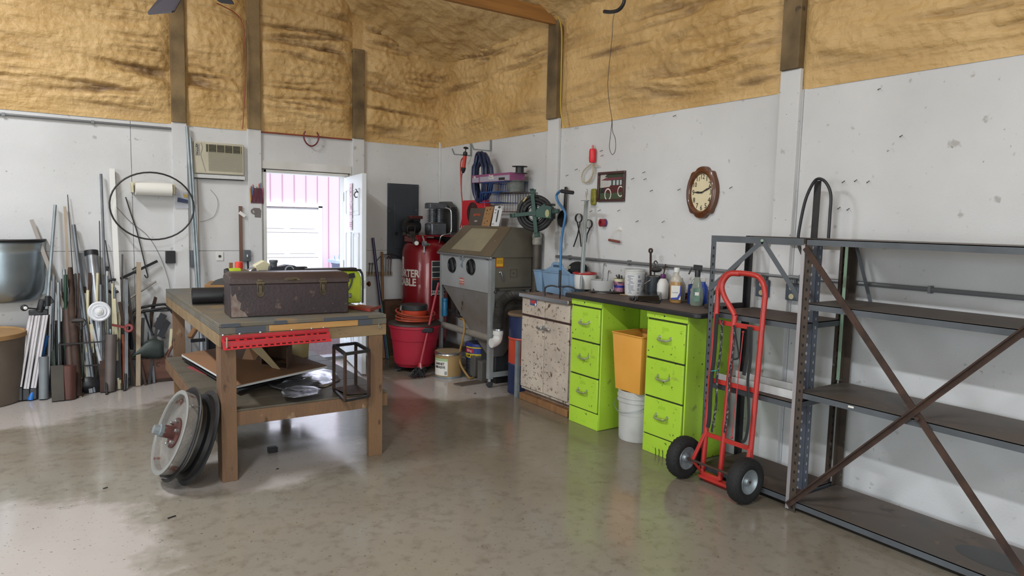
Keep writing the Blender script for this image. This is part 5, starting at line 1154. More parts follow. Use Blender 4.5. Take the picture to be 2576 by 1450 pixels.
for i, (dx_, dz_) in enumerate(((.025, .03), (.02, .048), (.033, .045), (.034, .065), (.034, .085), (.03, .105), (.027, .122))):
    MB().lathe([(0, 0), (.0055, 0), (.004, .004), (0, .004)], (x0+dx_, -.053, z1-dz_), (0, -1, 0), n=8).build('button', M_ink, ac)
MB().tube(smoothpath([(x0+.062, -.052, z1-.01), (x0+.075, -.052, z1-.06), (x0+.06, -.052, z1-.12), (x0+.075, -.052, z1-.19), (x0+.10, -.052, z0+.02)], 6), .003, n=6).build('panel_groove', mat('panel_grey', '8f8d85', .5), ac)
MB().box(x0-.012, x1+.012, -.04, -.001, z0-.045, z0-.008).build('support_board', M_white, ac, bevel=.003)
MB().box(x0+.0, x1, -.042, -.001, z0-.052, z0-.046).build('dark_shelf_edge', M_dark, ac, smooth=0)
text('hampton', .010, hang_y(V((x0+.045, -.0512, z0+.014))), mat('panel_grey', '8f8d85', .5), ac) if 0 else None
MB().tube(smoothpath([LW(495, 437, .02), LW(497, 470, .01), LW(499, 540, .01), LW(499, 620, .01), LW(500, 700, .01)], 5), .005, n=6).build('power_cord', mat('dusty_cord', '8f8378', .7), ac)
# horizontal conduit at the top left
cz = LW(250, 309).z
k = MB().cyl((-6.5, -.02, cz), (-2.91, -.02, cz), .011, n=10)
for x in (-5.2, -4.2, -3.55): k.box(x-.012, x+.012, -.034, -.001, cz-.014, cz+.014)
tag(k.build('conduit', mat('grey_conduit', '75777a', .45, .4)), 'horizontal grey conduit high on the left wall', 'conduit')
# two galvanised pipes leaning in the corner of the post
for i, (xt, yt, xb_, yb_, w, lab) in enumerate(((470, 318, 496, 722, .014, 'pale galvanized pipe standing beside the white post by the air conditioner'), (479, 345, 502, 722, .011, 'thinner galvanized pipe standing right of the pale pipe by the post'))):
    a = LW(xt, yt, .05+.012*i); b_ = LW(xb_, yb_, .10+.01*i); d = (b_-a).normalized(); e = b_+d*((.004-b_.z)/d.z)
    tag(MB().cyl(a, e, w, n=12).build('galvanized_pipe', M_galv), lab, 'pipe')
# boxes and outlets
def wbox(n, lab, cat, x0, y0, x1, y1, dep, m):
    a, b_ = LW(x0, y0), LW(x1, y1); return tag(MB().box(a.x, b_.x, -dep, -.001, a.z, b_.z).build(n, m, bevel=.004), lab, cat)
wbox('junction_box', 'square black box on the left wall seam', 'box', 415, 631, 440, 662, .05, M_black)
sb = thing('switch_box', 'small grey light switch box on the wall left of the doorway', 'switch', LW(617, 660))
a, b_ = LW(609, 629), LW(628, 657); MB().box(a.x, b_.x, -.06, -.001, b_.z, a.z).build('box', M_grey, sb, bevel=.006)
c = (a+b_)/2; MB().box(c.x-.005, c.x+.005, -.072, -.058, c.z-.012, c.z+.012).build('toggle', M_pvc, sb, bevel=.002)
MB().tube([LW(623, 657, .02), LW(624, 680, .012), LW(624, 740, .012)], .008, n=8).build('black_cable', M_black, sb)
ol = thing('wall_outlet', 'small white round-faced outlet on the wall panel under the air conditioner', 'outlet', LW(552, 656))
a, b_ = LW(543, 634), LW(562, 656); MB().box(a.x, b_.x, -.008, -.001, b_.z, a.z).build('plate', M_pvc, ol, bevel=.003)
c = (a+b_)/2; MB().lathe([(0, 0), (.014, 0), (.014, .003), (0, .004)], (c.x, -.008, c.z), (0, -1, 0), n=18).build('socket', M_dsteel, ol)
ev = MB().box(LW(478, 640).x, LW(490, 640).x, -.05, -.001, LW(484, 672).z, LW(484, 630).z); tag(ev.build('junction_box', M_grey, bevel=.004), 'grey electrical box behind the leaning galvanized pipes', 'box')
# brown stick with white fob
wst = tag(MB().box(LW(600, 520).x, LW(608, 520).x, -.022, -.002, .9, LW(604, 519).z).build('brown_stick', mat('dark_stick', '6b4f43', .7)), 'tall brown wooden stick fixed upright on the wall left of the doorway', 'stick')
a, b_ = LW(602, 534, .03), LW(617, 545, .03); tag(MB().bar(a, b_, .034, .006, (0, 0, 1)).build('white_tag', M_pvc, bevel=.003), 'white plastic tag hanging on the tall brown stick', 'tag')
# pencil holder
ph = thing('pencil_holder', 'clear wall holder full of pens and pencils left of the doorway', 'holder', LW(645, 512, .03))
a, b_ = LW(630, 468), LW(662, 512)
MB().slab([V((LW(629, 512).x, -.035, LW(645, 512).z)), V((LW(661, 512).x, -.035, LW(645, 512).z)), V((LW(655, 474).x, -.055, LW(645, 474).z)), V((LW(637, 474).x, -.055, LW(645, 474).z))], (0, .05, 0)).build('pocket', mat('maroon_clear_plastic', '5f2e3f', .3, alpha=.75), ph, smooth=0)
random.seed(11)
pc = ['c79a3f', '8c2e2e', '2f5f9a', 'b24a3a', '2f8f5a', '333333', 'c0392b', '8a6a4a', '4477aa', 'b5527a']
for i, h in enumerate(pc):
    x = 631+i*3.2; a = LW(x+random.uniform(-3, 3), 508, .03); b_ = LW(x+random.uniform(-4, 4)+ (i-5)*.6, 462+random.uniform(0, 14), .035)
    k = MB().cyl(a, b_, .0045, n=6).cyl(b_, b_+(b_-a).normalized()*.012, .0045, .001, n=6)
    tag(k.build('pencil', mat('pencil_'+h, h, .5)), '%s pencil or pen, %s from the left of those in the clear wall holder' % ({'c79a3f':'yellow','8c2e2e':'dark red','2f5f9a':'blue','b24a3a':'brick red','2f8f5a':'green','333333':'black','c0392b':'bright red','8a6a4a':'brown','4477aa':'pale blue','b5527a':'pink'}[h], 'first second third fourth fifth sixth seventh eighth ninth tenth'.split()[i]), 'pencil')
# tape dispenser
td = thing('tape_dispenser', 'grey brown tape dispenser on the wall under the pen holder', 'tape dispenser', LW(643, 548, .02))
MB().lathe([(0, 0), (.03, 0), (.03, .03), (.015, .03), (.015, .012), (0, .012)], LW(637, 532, .005), (0, -1, 0), n=20).build('tape_roll', mat('grey_brown_plastic', '6c6463', .5), td)
MB().slab([LW(636, 523, .012), LW(652, 524, .012), LW(656, 530, .012), LW(655, 548, .012), LW(640, 547, .012), LW(639, 538, .012)], (0, -.02, 0)).build('dispenser_body', mat('grey_brown_plastic', '6c6463', .5), td, bevel=.003)
# horseshoe
c = LW(783, 345, .055); sx_ = .078
pts = [c+V((-.062, 0, .055)), c+V((-.078, 0, .02)), c+V((-.074, 0, -.03)), c+V((-.045, 0, -.075)), c+V((0, 0, -.095)), c+V((.045, 0, -.075)), c+V((.074, 0, -.03)), c+V((.078, 0, .02)), c+V((.062, 0, .055))]
hs0 = MB().tube(smoothpath(pts, 6), .011, n=8, flat=.7)
tag(hs0.build('horseshoe', mat('maroon_iron', '6a2a30', .5, .3)), 'maroon painted horseshoe nailed above the doorway', 'horseshoe')
# electric panel
ep = thing('breaker_panel', 'tall dark grey electrical breaker panel cover in the back corner', 'breaker panel', LW(1012, 650))
a, b_ = LW(974, 461), LW(1050, 651); pz1, pz0 = LW(1012, 463).z, LW(1012, 651).z
M_ep = mat('slate_panel', '3f454d', .45, .2, h2='383d44', sc_=3)
MB().box(a.x, b_.x, -.02, -.001, pz0, pz1).build('cover', M_ep, ep, bevel=.003)
MB().box(a.x+.08, b_.x-.07, -.026, -.019, pz0+.12, pz1-.24).build('panel_door', M_ep, ep, bevel=.003)
for x, z in ((a.x+.02, pz1-.02), (b_.x-.02, pz1-.02), (a.x+.02, pz1-.32), (b_.x-.03, pz1-.30)): MB().lathe([(0, 0), (.006, 0), (.004, .003), (0, .003)], (x, -.02, z), (0, -1, 0), n=8).build('screw', M_steel, ep)
MB().box(a.x+.085, a.x+.125, -.029, -.025, (pz0+pz1)/2-.16, (pz0+pz1)/2-.12).build('door_latch', M_black, ep)
# leaning long handled tools by the panel
def lean(x0, y0, x1, y1, o0, o1, r, m, n, lab, cat, extra=None):
    a = LW(x0, y0, o0); b_ = LW(x1, y1, o1); d = (b_-a).normalized(); e = b_+d*((.006-b_.z)/d.z) if d.z < 0 else b_
    k = MB().cyl(a, e, r, n=10)
    if extra: extra(k, a, e)
    return tag(k.build(n, m), lab, cat)
lean(938, 599, 957, 760, .05, .16, .016, mat('dark_violet_handle', '2c2350', .4), 'long_handle', 'dark violet handle leaning by the open door', 'tool handle')
lean(950, 690, 963, 790, .10, .19, .011, mat('teal_handle', '1f5a50', .4), 'green_handle', 'dark teal pole leaning just right of the violet handle', 'tool handle')
lean(961, 634, 964, 790, .06, .16, .014, M_wood, 'wooden_pole', 'brown wooden tool handle standing in front of the wrench rack', 'tool handle')
wr = thing('wrench_rack', 'narrow wooden board with hanging wrenches by the breaker panel', 'rack', LW(950, 692, .03))
a, b_ = LW(918, 690, .03), LW(986, 690, .03); MB().box(a.x, b_.x, -.04, -.002, LW(950, 694).z, LW(950, 684).z).build('rack_board', M_lath, wr, bevel=.002)
WR = ['large steel wrench at the right end of the rack', 'steel wrench second from the right end of the rack', 'steel wrench third from the right end of the rack', 'steel wrench fourth from the right end of the rack', 'dark small wrench at the left end of the rack', 'small wrench near the left end of the rack']
for i, x in enumerate((984, 978, 972, 966, 930, 937)):
    top = LW(x, 645 if i < 4 else 664, .05); bot = LW(x-2, 692, .05); s = .012 if i < 4 else .008
    k = MB().bar(top-V((0,0,.01)), bot, s*.9, .006, (1, 0, 0)).lathe([(s*.7, -.003), (s*1.5, -.003), (s*1.5, .003), (s*.7, .003), (s*.7, -.003)], top, (0, 1, 0), n=12)
    tag(k.build('wrench', M_dsteel if i > 3 else M_steel), WR[i], 'wrench', 'wrenches on the wooden rack')
tag(MB().tube(smoothpath([LW(948, 690, .06), LW(945, 665, .06), LW(958, 645, .06), LW(978, 640, .07), LW(1000, 645, .07), LW(1018, 662, .06)], 6), .004, n=6).build('cable', M_black), 'thin black cable arcing over the wrench rack', 'cable')
# towel roll, hoop, bag, hooks
tr = thing('paper_towel_roll', 'white paper towel roll on a holder high on the left wall', 'paper towels', LW(385, 490, .08))
a, b_ = LW(340, 474, .09), LW(432, 479, .09); b_.z = a.z
MB().cyl(a, b_, .062, n=26).build('towel_roll', mat('paper_white', 'dcdad4', .85), tr)
MB().box(a.x-.03, a.x-.012, -.09, -.002, a.z-.04, a.z+.05).box(b_.x+.012, b_.x+.03, -.09, -.002, a.z-.04, a.z+.05).box(a.x-.03, b_.x+.03, -.012, -.002, a.z+.02, a.z+.06).build('holder', M_cream, tr, bevel=.003)
c = LW(385, 519, .17); c.y = -.165
tag(MB().tube([c+V((math.cos(t_)*.352, 0, math.sin(t_)*.312)) for t_ in frange(0, 2*PI, .16)][:-1], .0075, n=8, closed=True).build('metal_hoop', M_blackm), 'thin black metal hoop hanging in front of the paper towels', 'hoop')
pb = thing('parts_bag', 'clear plastic bag of small parts hanging on the white post', 'bag', LW(455, 525, .04))
MB().slab([LW(440, 484, .035), LW(472, 484, .035), LW(474, 524, .035), LW(440, 524, .035)], (0, -.008, 0)).build('bag', mat('clear_bag', 'c9ccd6', .25, alpha=.45), pb, smooth=0)
k = MB().slab([LW(447, 497, .044), LW(472, 503, .044), LW(472, 512, .044), LW(446, 508, .044)], (0, -.012, 0)); k.build('parts', mat('navy_parts', '1f2d4f', .4), pb); MB().slab([LW(460, 488, .044), LW(472, 490, .044), LW(472, 498, .044), LW(462, 496, .044)], (0, -.006, 0)).build('card', mat('mustard_card', 'a08a4a', .6), pb, smooth=0)
tag(MB().tube(smoothpath([LW(316, 496, .03), LW(330, 540, .025), LW(345, 585, .025), LW(368, 680, .025), LW(372, 694, .03), LW(369, 699, .03), LW(363, 692, .03)], 6), .0055, n=8).build('hooked_rod', M_dsteel), 'long thin steel rod with a hooked lower end hanging on the wall', 'rod')
tag(MB().tube(smoothpath([LW(292, 520, .02), LW(330, 560, .02), LW(370, 592, .02), (LW(400, 640, .02)), LW(425, 710, .02), LW(430, 770, .02)], 6), .002, n=5).build('thin_wire', M_dsteel), 'thin wire curving down the wall right of the hooked rod', 'wire')
tag(MB().tube(smoothpath([LW(529, 477, .01), LW(545, 497, .01), LW(548, 520, .01), LW(538, 545, .01), LW(515, 556, .01), LW(503, 558, .01)], 6), .0018, n=5).build('thin_wire', M_grey), 'thin wire looping on the wall panel below the air conditioner', 'wire')
# ================================================================== scrap metal corner
def rod(n, lab, cat, x0, y0, x1, y1, o0, o1, r, m, grp=None, sq=False, tip=None, floor=True, r2=None):
    a = LW(x0, y0, o0); b_ = LW(x1, y1, o1); d = (b_-a).normalized()
    e = b_+d*((.005-b_.z)/d.z) if floor and d.z < -.1 else b_
    k = MB()
    if sq: k.bar(a, e, r*2, r*1.4 if sq is True else sq, (1, 0, 0))
    else: k.cyl(a, e, r, r2, n=14)
    o = k.build(n, m, smooth=35); tag(o, lab, cat, grp); WM[o.name] = Matrix.Translation(o.location)
    if tip: MB().cyl(a-d*.003, a+d*.04, r*1.25, n=12).build('end_cap', tip, o)
    return o
M_al = mat('aluminium_tube', 'a3a7ad', .35, .75, h2='8d9196', sc_=5)
M_cond = mat('dull_conduit', '73797f', .45, .6, h2='62666b', sc_=8)
rod('white_channel', 'tall white square plastic channel, the tallest piece leaning on the wall', 'channel', 281, 425, 300, 820, .04, .18, .022, M_pvc, sq=True)
rod('conduit', 'tall dark grey conduit just left of the white channel', 'conduit', 254, 438, 266, 760, .05, .22, .011, M_cond)
rod('galvanized_pipe', 'bright galvanized pipe standing tall above the tripod', 'pipe', 139, 516, 121, 745, .06, .22, .013, M_galv)
rod('flat_bar', 'long dusty flat bar crossing over leftwards above the tripod', 'bar', 79, 553, 165, 790, .05, .25, .015, mat('dusty_flat_bar', '8d8781', .6, .3), sq=.006)
rod('wood_strip', 'thin tan wood strip rising behind the pipes', 'strip', 163, 520, 176, 780, .04, .2, .010, M_lath, sq=.006)
rod('thin_rod', 'hair thin steel rod rising beside the tan wood strip', 'rod', 170, 490, 190, 790, .035, .15, .0035, M_dsteel)
rod('conduit', 'grey blue conduit leaning right of the tan wood strip', 'conduit', 185, 566, 213, 790, .06, .28, .016, M_cond)
rod('grey_strip', 'grey flat slat behind the big aluminium tube', 'slat', 204, 636, 214, 800, .05, .2, .020, mat('grey_slat', '6d7178', .5), sq=.008)
rod('downspout', 'thick aluminium tube with a black knob on top', 'tube', 229, 632, 254, 860, .07, .30, .045, M_al, tip=M_black)

rod('silver_strip', 'bright narrow silver strip right of the aluminium tube', 'strip', 250, 692, 266, 860, .08, .25, .010, M_al, sq=.006)
rod('white_rod', 'thin white rod with a black tip right of the aluminium tube', 'rod', 270, 672, 262, 850, .08, .24, .010, M_pvc, tip=M_black)
rod('thin_rod', 'thin black rod rising between aluminium tube and grey conduit', 'rod', 250, 556, 256, 800, .04, .16, .004, M_black)
rod('thin_rod', 'thin black rod leaning down to the right behind the white channel', 'rod', 265, 605, 292, 780, .04, .16, .0045, M_black)
rod('white_tube', 'short white tube rising above the brown pipes', 'tube', 161, 679, 168, 820, .10, .28, .014, M_galv)
rod('thin_rod', 'short black rod just left of the short white tube', 'rod', 155, 702, 160, 840, .1, .25, .005, M_black)
rod('rusty_pipe', 'rusty brown pipe behind the white tube', 'pipe', 175, 674, 186, 830, .12, .30, .022, M_rust)
rod('pipe_collar', 'thick rusty collar pipe in front of the rusty brown pipe', 'pipe', 177, 726, 185, 840, .16, .34, .034, M_rust)
rod('pipe_collar', 'short brown pipe end left of the thick rusty collar', 'pipe', 165, 738, 172, 845, .16, .34, .030, mat('brown_pipe_end', '43302a', .6))
rod('slotted_bar', 'dark perforated bar beside the rusty pipes', 'bar', 188, 690, 197, 840, .12, .3, .016, M_dsteel, sq=.006)
rod('slotted_bar', 'grey perforated strap standing in front of the slats', 'strap', 204, 738, 216, 860, .16, .32, .014, M_cond, sq=.005)
rod('rusty_bar', 'rusty angle bar beside the perforated strap', 'bar', 212, 722, 228, 860, .15, .30, .016, M_rust, sq=.010)
rod('silver_strip', 'silver strip slanting in front of the white disc', 'strip', 214, 738, 245, 880, .2, .36, .010, M_al, sq=.006)
rod('red_rod', 'bright red thick rod in the middle of the scrap pile', 'rod', 221, 838, 224, 950, .30, .36, .022, mat('red_rod_paint', 'b02a33', .4))
rod('cream_strip', 'cream strip right of the bright red rod', 'strip', 229, 816, 236, 950, .30, .36, .013, M_cream, sq=.006)
rod('cream_strip', 'cream wooden strip left of the white channel foot', 'strip', 286, 752, 296, 900, .26, .38, .014, M_cream, sq=.010)
rod('red_strip', 'small red topped strip right of the white disc', 'strip', 258, 828, 266, 940, .30, .38, .009, mat('red_rod_paint', 'b02a33', .4), sq=.006)
rod('wood_lath', 'tan wood lath standing by the black tube frame', 'lath', 349, 660, 348, 868, .24, .34, .019, M_lath, sq=.010)
rod('orange_rod', 'rusty orange rod right of the big grey pipe', 'rod', 309, 842, 312, 945, .3, .4, .013, mat('rusty_orange', 'a4553a', .6))
rod('grey_pipe', 'large open ended grey pipe standing at the front of the scrap pile', 'pipe', 280, 842, 275, 985, .42, .50, .045, mat('grey_brown_pipe', '655d5b', .55, .3, h2='574d49', sc_=6))
p = LW(280, 842, .42); tag(MB().lathe([(.036, .0), (.036, .0055), (0, .006)], p+V((0, 0, .004)), n=20).build('pipe_mouth', M_dark), 'dark open mouth of the large grey pipe', 'opening') if 0 else None
rod('grey_tube', 'short thick grey tube standing at the front left of the scrap pile', 'tube', 110, 898, 110, 990, .46, .52, .036, mat('grey_tube', '767c80', .5, h2='696e72', sc_=6))
rod('dark_square_post', 'short dark square tube at the front of the scrap pile', 'tube', 143, 920, 146, 1000, .60, .64, .044, mat('dark_olive_steel', '433d35', .6, h2='36312b', sc_=8), sq=.06)
rod('half_pipe', 'short red brown rounded pipe beside the dark square tube', 'pipe', 174, 920, 174, 998, .60, .62, .052, mat('red_brown_pipe', '56342d', .5, .2, h2='482b26', sc_=5))
rod('square_post', 'dark square post left of the large grey pipe', 'post', 258, 908, 259, 988, .46, .50, .022, M_rust, sq=.03)
rod('black_post', 'short black post at the left end of the brown plank', 'post', 334, 905, 338, 975, .30, .31, .028, M_blackm, sq=.05)
rod('black_post', 'dark square post right of the large grey pipe', 'post', 297, 908, 298, 985, .40, .42, .022, M_blackm, sq=.03)
rod('blue_tube', 'bright blue tube with a green end leaning left over the floor', 'tube', 117, 845, 82, 985, .30, .50, .020, mat('bright_blue', '2368b4', .4))
# more thin stock packed in the rack
random.seed(21)
cols = [M_dsteel, M_rust, M_cond, M_blackm, M_al, M_cream, M_galv, mat('dark_green_rod', '1f3b2c', .5)]
names = ['dark', 'rusty', 'grey', 'black', 'silver', 'cream', 'zinc', 'green']
LBL = set()
for i in range(54):
    x = (118+i*6.1 if i < 34 else 150+(i-34)*9)+random.uniform(-2, 2); yt = random.choice([690, 720, 760, 790, 800, 830] if i < 34 else [800, 830, 850, 870]) + random.uniform(-15, 15)
    ci = random.choice([0, 0, 1, 1, 2, 2, 3, 3, 4, 5, 6, 7]); ln = random.uniform(-14, 12)
    rod('metal_rod', 'thin %s rod packed upright in the scrap metal rack' % names[ci], 'rod', x, yt, x+ln*.5, 930, .14+random.uniform(0, .12), .30+random.uniform(-.04, .12), random.uniform(.006, .014), cols[ci], grp='thin %s rods packed in the scrap rack' % names[ci], sq=random.choice([False, False, .006]))
# rack around them
rk = thing('scrap_rack', 'low black metal rack holding the upright rods and pipes', 'rack', (-3.8, -.35, 0))
a, b_ = LW(150, 865, .42), LW(300, 862, .42)
k = MB()
for z in (LW(200, 864, .42).z, LW(200, 922, .42).z):
    k.bar((a.x, -.42, z), (b_.x, -.42, z), .008, .012).bar((a.x, -.05, z), (b_.x, -.05, z), .008, .012).bar((a.x, -.42, z), (a.x, -.05, z), .008, .012).bar((b_.x, -.42, z), (b_.x, -.05, z), .008, .012)
k.build('rack_rails', M_blackm, rk)
for x in (a.x, b_.x):
    for y in (-.42, -.05): MB().box(x-.01, x+.01, y-.01, y+.01, .002, LW(200, 862, .42).z).build('rack_post', M_blackm, rk)
c = LW(222, 990, .44)
k = MB(); P = []
for i in range(13):
    x = LW(192, 975, .44).x+(LW(255, 975, .44).x-LW(192, 975, .44).x)*i/12; P.append([V((x, -.47, .004)), V((x, -.46, .10+.045*math.sin(PI*i/12)))])
tag(k.grid(P).build('curved_plate', M_black, solid=.012), 'curved black plate at the foot of the scrap rack', 'plate')
# white disc (ceramic reflector) hanging among the rods
c = LW(250, 784, .46)
dsk = thing('white_reflector', 'round white ribbed reflector disc hanging in front of the rods', 'reflector', c)
MB().lathe([(0, .03), (.028, .03), (.034, .012), (.052, .02), (.058, .008), (.078, .014), (.088, .004), (.088, 0), (0, 0)], c, (-.1, -1, .05), n=36).build('disc', mat('white_porcelain', 'd5d7dd', .3), dsk)
MB().lathe([(0, .045), (.018, .04), (.02, .03), (0, .03)], c, (-.1, -1, .05), n=20).build('centre_knob', M_pvc, dsk)
# valve cluster
c = LW(204, 812, .44); vc = MB().tube(arc(c, .035, 0, 2*PI, 14), .006, n=6).cyl(c-V((.07, 0, -.02)), c+V((.02, 0, .02)), .02, n=10).cyl(c-V((0, 0, .06)), c+V((0, 0, .03)), .013, n=10)
tag(vc.build('gate_valve', M_dsteel), 'old grey gate valve with a round handwheel among the rods', 'valve')
c = LW(324, 826, .40); tag(MB().lathe([(.018, -.012), (.036, -.012), (.040, 0), (.036, .012), (.018, .012), (.018, -.012)], c, (-.3, -1, .2), n=18).bar(c+V((-.13, .02, .035)), c+V((-.03, 0, .01)), .012, .02).build('red_clamp', mat('worn_red', '7d2a28', .5)), 'worn red ring clamp tool by the wood lath', 'clamp')
tag(MB().tube(arc(LW(285, 720, .18), .06, 1.2, 5.4, 16), .012, n=8).build('black_ring', M_black), 'black rubber ring hooked behind the white channel', 'ring')
# brown plank barrier
a, b_ = LW(345, 905, .28), LW(446, 900, .28)
pk_ = thing('wooden_barrier', 'red brown wood plank standing on edge in front of the scrap frames', 'plank', ((a.x+b_.x)/2, -.28, 0))
x1_ = -2.93; MB().box(a.x, x1_, -.30, -.27, .03, LW(400, 900, .28).z).build('plank', mat('red_brown_plank', '5a3c31', .7, h2='6b4a3c', sc_=4, stretch=(.6, 3, 4), bump=.2, spots=('3f2a22', .2, 14)), pk_, bevel=.003)
MB().box(a.x, x1_, -.305, -.26, .002, .032).build('bottom_batten', M_rust, pk_)
MB().tube(arc(LW(399, 917, .302), .018, .9, 5.2, 12), .003, n=6).build('iron_ring', M_blackm, pk_)
# black tube frame and shovel blade
fr1 = thing('tube_frame', 'black folding chair tube frame behind the brown plank', 'frame', LW(385, 900, .22))
for dx_, dy_, o in ((0, 0, .14), (6, 10, .22)):
    k = smoothpath([LW(326+dx_, 880, o), LW(330+dx_, 800+dy_, o), LW(345+dx_, 778+dy_, o), LW(400+dx_, 767+dy_, o), LW(422+dx_, 770+dy_, o), LW(440+dx_, 800+dy_, o), LW(452, 850, o)], 6)
    MB().tube(k, .012, n=8).build('bent_tube', M_black, fr1)
MB().bar(LW(360, 780, .2), LW(385, 845, .24), .02, .012).bar(LW(345, 785, .2), LW(425, 782, .2), .018, .012).bar(LW(372, 838, .22), LW(415, 850, .22), .022, .012).build('cross_links', M_black, fr1)
tag(MB().slab([LW(385, 822, .24), LW(404, 787, .20), LW(420, 794, .20), LW(404, 832, .24)], (0, -.015, 0)).build('dark_plate', mat('dark_slate', '2e3036', .5)), 'dark slate plate leaning inside the black tube frame', 'plate')
tag(MB().slab([LW(395, 845, .26), LW(418, 803, .22), LW(429, 812, .22), LW(409, 852, .26)], (0, -.015, 0)).build('dark_plate', mat('dark_slate', '2e3036', .5)), 'smaller dark slate plate in front of the leaning slate plate', 'plate')
tag(MB().slab([LW(377, 785, .10), LW(388, 746, .06), LW(395, 749, .06), LW(386, 790, .10), LW(366, 975, .17), LW(360, 975, .17)], (0, -.02, 0)).build('brown_block', M_rust), 'rusty brown bar end sticking up behind the tube frame', 'bar')
P = []
for i in range(8):
    t_ = i/7; row = []
    for j in range(5):
        s = j/4; x = 330+t_*82; yt = 898-46*math.sin(min(1, t_*1.15)*PI*.62)+ (0 if t_ < .8 else (t_-.8)*20); yb_ = 898+6*t_-(6 if t_ > .9 else 0)
        row.append(LW(x, yt+(yb_-yt)*s, .33+.03*math.sin(s*PI)))
    P.append(row)
tag(MB().grid(P).build('shovel_blade', mat('green_grey_steel', '3c4644', .5, .3, h2='333b39', sc_=6), solid=.005), 'dark green grey shovel blade lying over the brown plank', 'shovel blade')
tag(MB().bar(LW(418, 900, .33), LW(444, 846, .26), .03, .018).build('rusty_rasp', mat('rusty_rasp', '6d4b42', .7)), 'rusty brown bar leaning beside the shovel blade', 'bar')
tag(MB().bar(LW(427, 880, .30), LW(431, 828, .26), .022, .01).build('pale_strip', M_cream), 'short pale strip beside the rusty bar near the bench leg', 'strip')
tag(MB().bar(LW(303, 702, .10), LW(396, 657, .05), .012, .024, (0, 1, 0)).cyl(LW(337, 684, .14), LW(350, 676, .14), .03, n=14).build('black_bar', M_black), 'black flat bar slanting up the wall behind the wood lath', 'bar')
tag(MB().tube([LW(314, 762, .12), LW(332, 748, .09), LW(392, 708, .05)], .0105, n=10).build('chrome_tube', M_steel), 'bent chrome tube slanting up the wall below the black bar', 'tube')
for i, (x0, y0, x1, y1, o, r, m, lab) in enumerate(((318, 700, 345, 905, .2, .012, M_blackm, 'black bar leaning left of the wood lath'), (308, 640, 306, 905, .12, .007, M_dsteel, 'thin dark rod right of the white channel'), (322, 770, 352, 905, .26, .010, M_rust, 'rusty bar leaning behind the red clamp'), (360, 800, 356, 900, .2, .014, M_blackm, 'black upright bar right of the wood lath'), (300, 760, 328, 905, .26, .012, M_rust, 'rusty bar leaning right of the cream strip'), (372, 790, 382, 900, .2, .010, M_cond, 'grey thin bar inside the black tube frame'), (398, 800, 384, 900, .22, .012, M_blackm, 'black bar crossing inside the tube frame'))):
    rod('scrap_bar', lab, 'bar', x0, y0, x1, y1, o, o+.08, r, m, sq=.010)
# things behind the bench seen through its frame
tag(MB().cyl(LW(508, 820, .25), (LW(508, 820, .25).x, -.25, .004), .03, n=14).build('grey_pipe', M_al), 'pale grey pipe standing on the floor behind the bench frame', 'pipe')
tag(MB().box(LW(520, 850, .1).x, LW(548, 850, .1).x, -.2, -.06, .002, LW(530, 820, .1).z+.08).build('dark_case', mat('dark_blue_case', '242a33', .6), bevel=.01), 'dark case standing against the wall behind the bench', 'case')
tag(MB().bar(LW(478, 850, .4), LW(510, 800, .3), .05, .03).build('wood_block', M_wood), 'brown board slanting behind the bench leg', 'board')
tag(MB().bar(LW(480, 858, .45), LW(516, 855, .45), .03, .03).build('short_bar', M_black), 'short black bar low behind the bench leg', 'bar')
# ------------------------------------------------------------------ tripod
tp = thing('tripod', 'folded aluminium tripod with black head leaning at the far left', 'tripod', LW(85, 990, .5))
tops = [(80, 790), (96, 792), (115, 792)]; bots = [(48, 975), (66, 980), (84, 978)]
for (x0, y0), (x1, y1) in zip(tops, bots):
    a = LW(x0, y0, .34); b_ = LW(x1, y1, .50); k = MB().bar(a, b_, .042, .03, (1, 0, 0)); lg = k.build('leg', mat('tripod_aluminium', 'a9a5a8', .4, .6, h2='8f8c90', sc_=4), tp, bevel=.004)
    side = V((1, 0, 0)); n_ = V((0, -1, 0)); k = MB()
    k.bar(a+n_*.016, b_+n_*.016, .003, .002, (1, 0, 0))
    k.build('leg_groove', M_dsteel, lg)
    MB().bar(b_, V((b_.x-.004, b_.y-.01, .006)), .05, .04, (1, 0, 0)).build('rubber_foot', M_black, lg, bevel=.006)
MB().bar(LW(72, 788, .34), LW(122, 785, .34), .05, .04, (0, 0, 1)).build('shoulder', M_black, tp, bevel=.008)
MB().cyl(LW(100, 785, .34), LW(108, 755, .34), .03, n=14).bar(LW(105, 765, .34), LW(132, 752, .34), .06, .05, (0, 0, 1)).cyl(LW(120, 770, .36), LW(120, 745, .36), .022, n=10).build('head', M_black, tp, bevel=.004)
MB().cyl(LW(100, 778, .36), LW(62, 775, .40), .006, n=8).ball(LW(61, 775, .40), .028, n=12).build('pan_handle', M_black, tp)
MB().lathe([(0, 0), (.012, .002), (.014, .012), (0, .016)], LW(64, 775, .43), (0, -1, 0), n=12).build('handle_cap', M_pvc, tp)
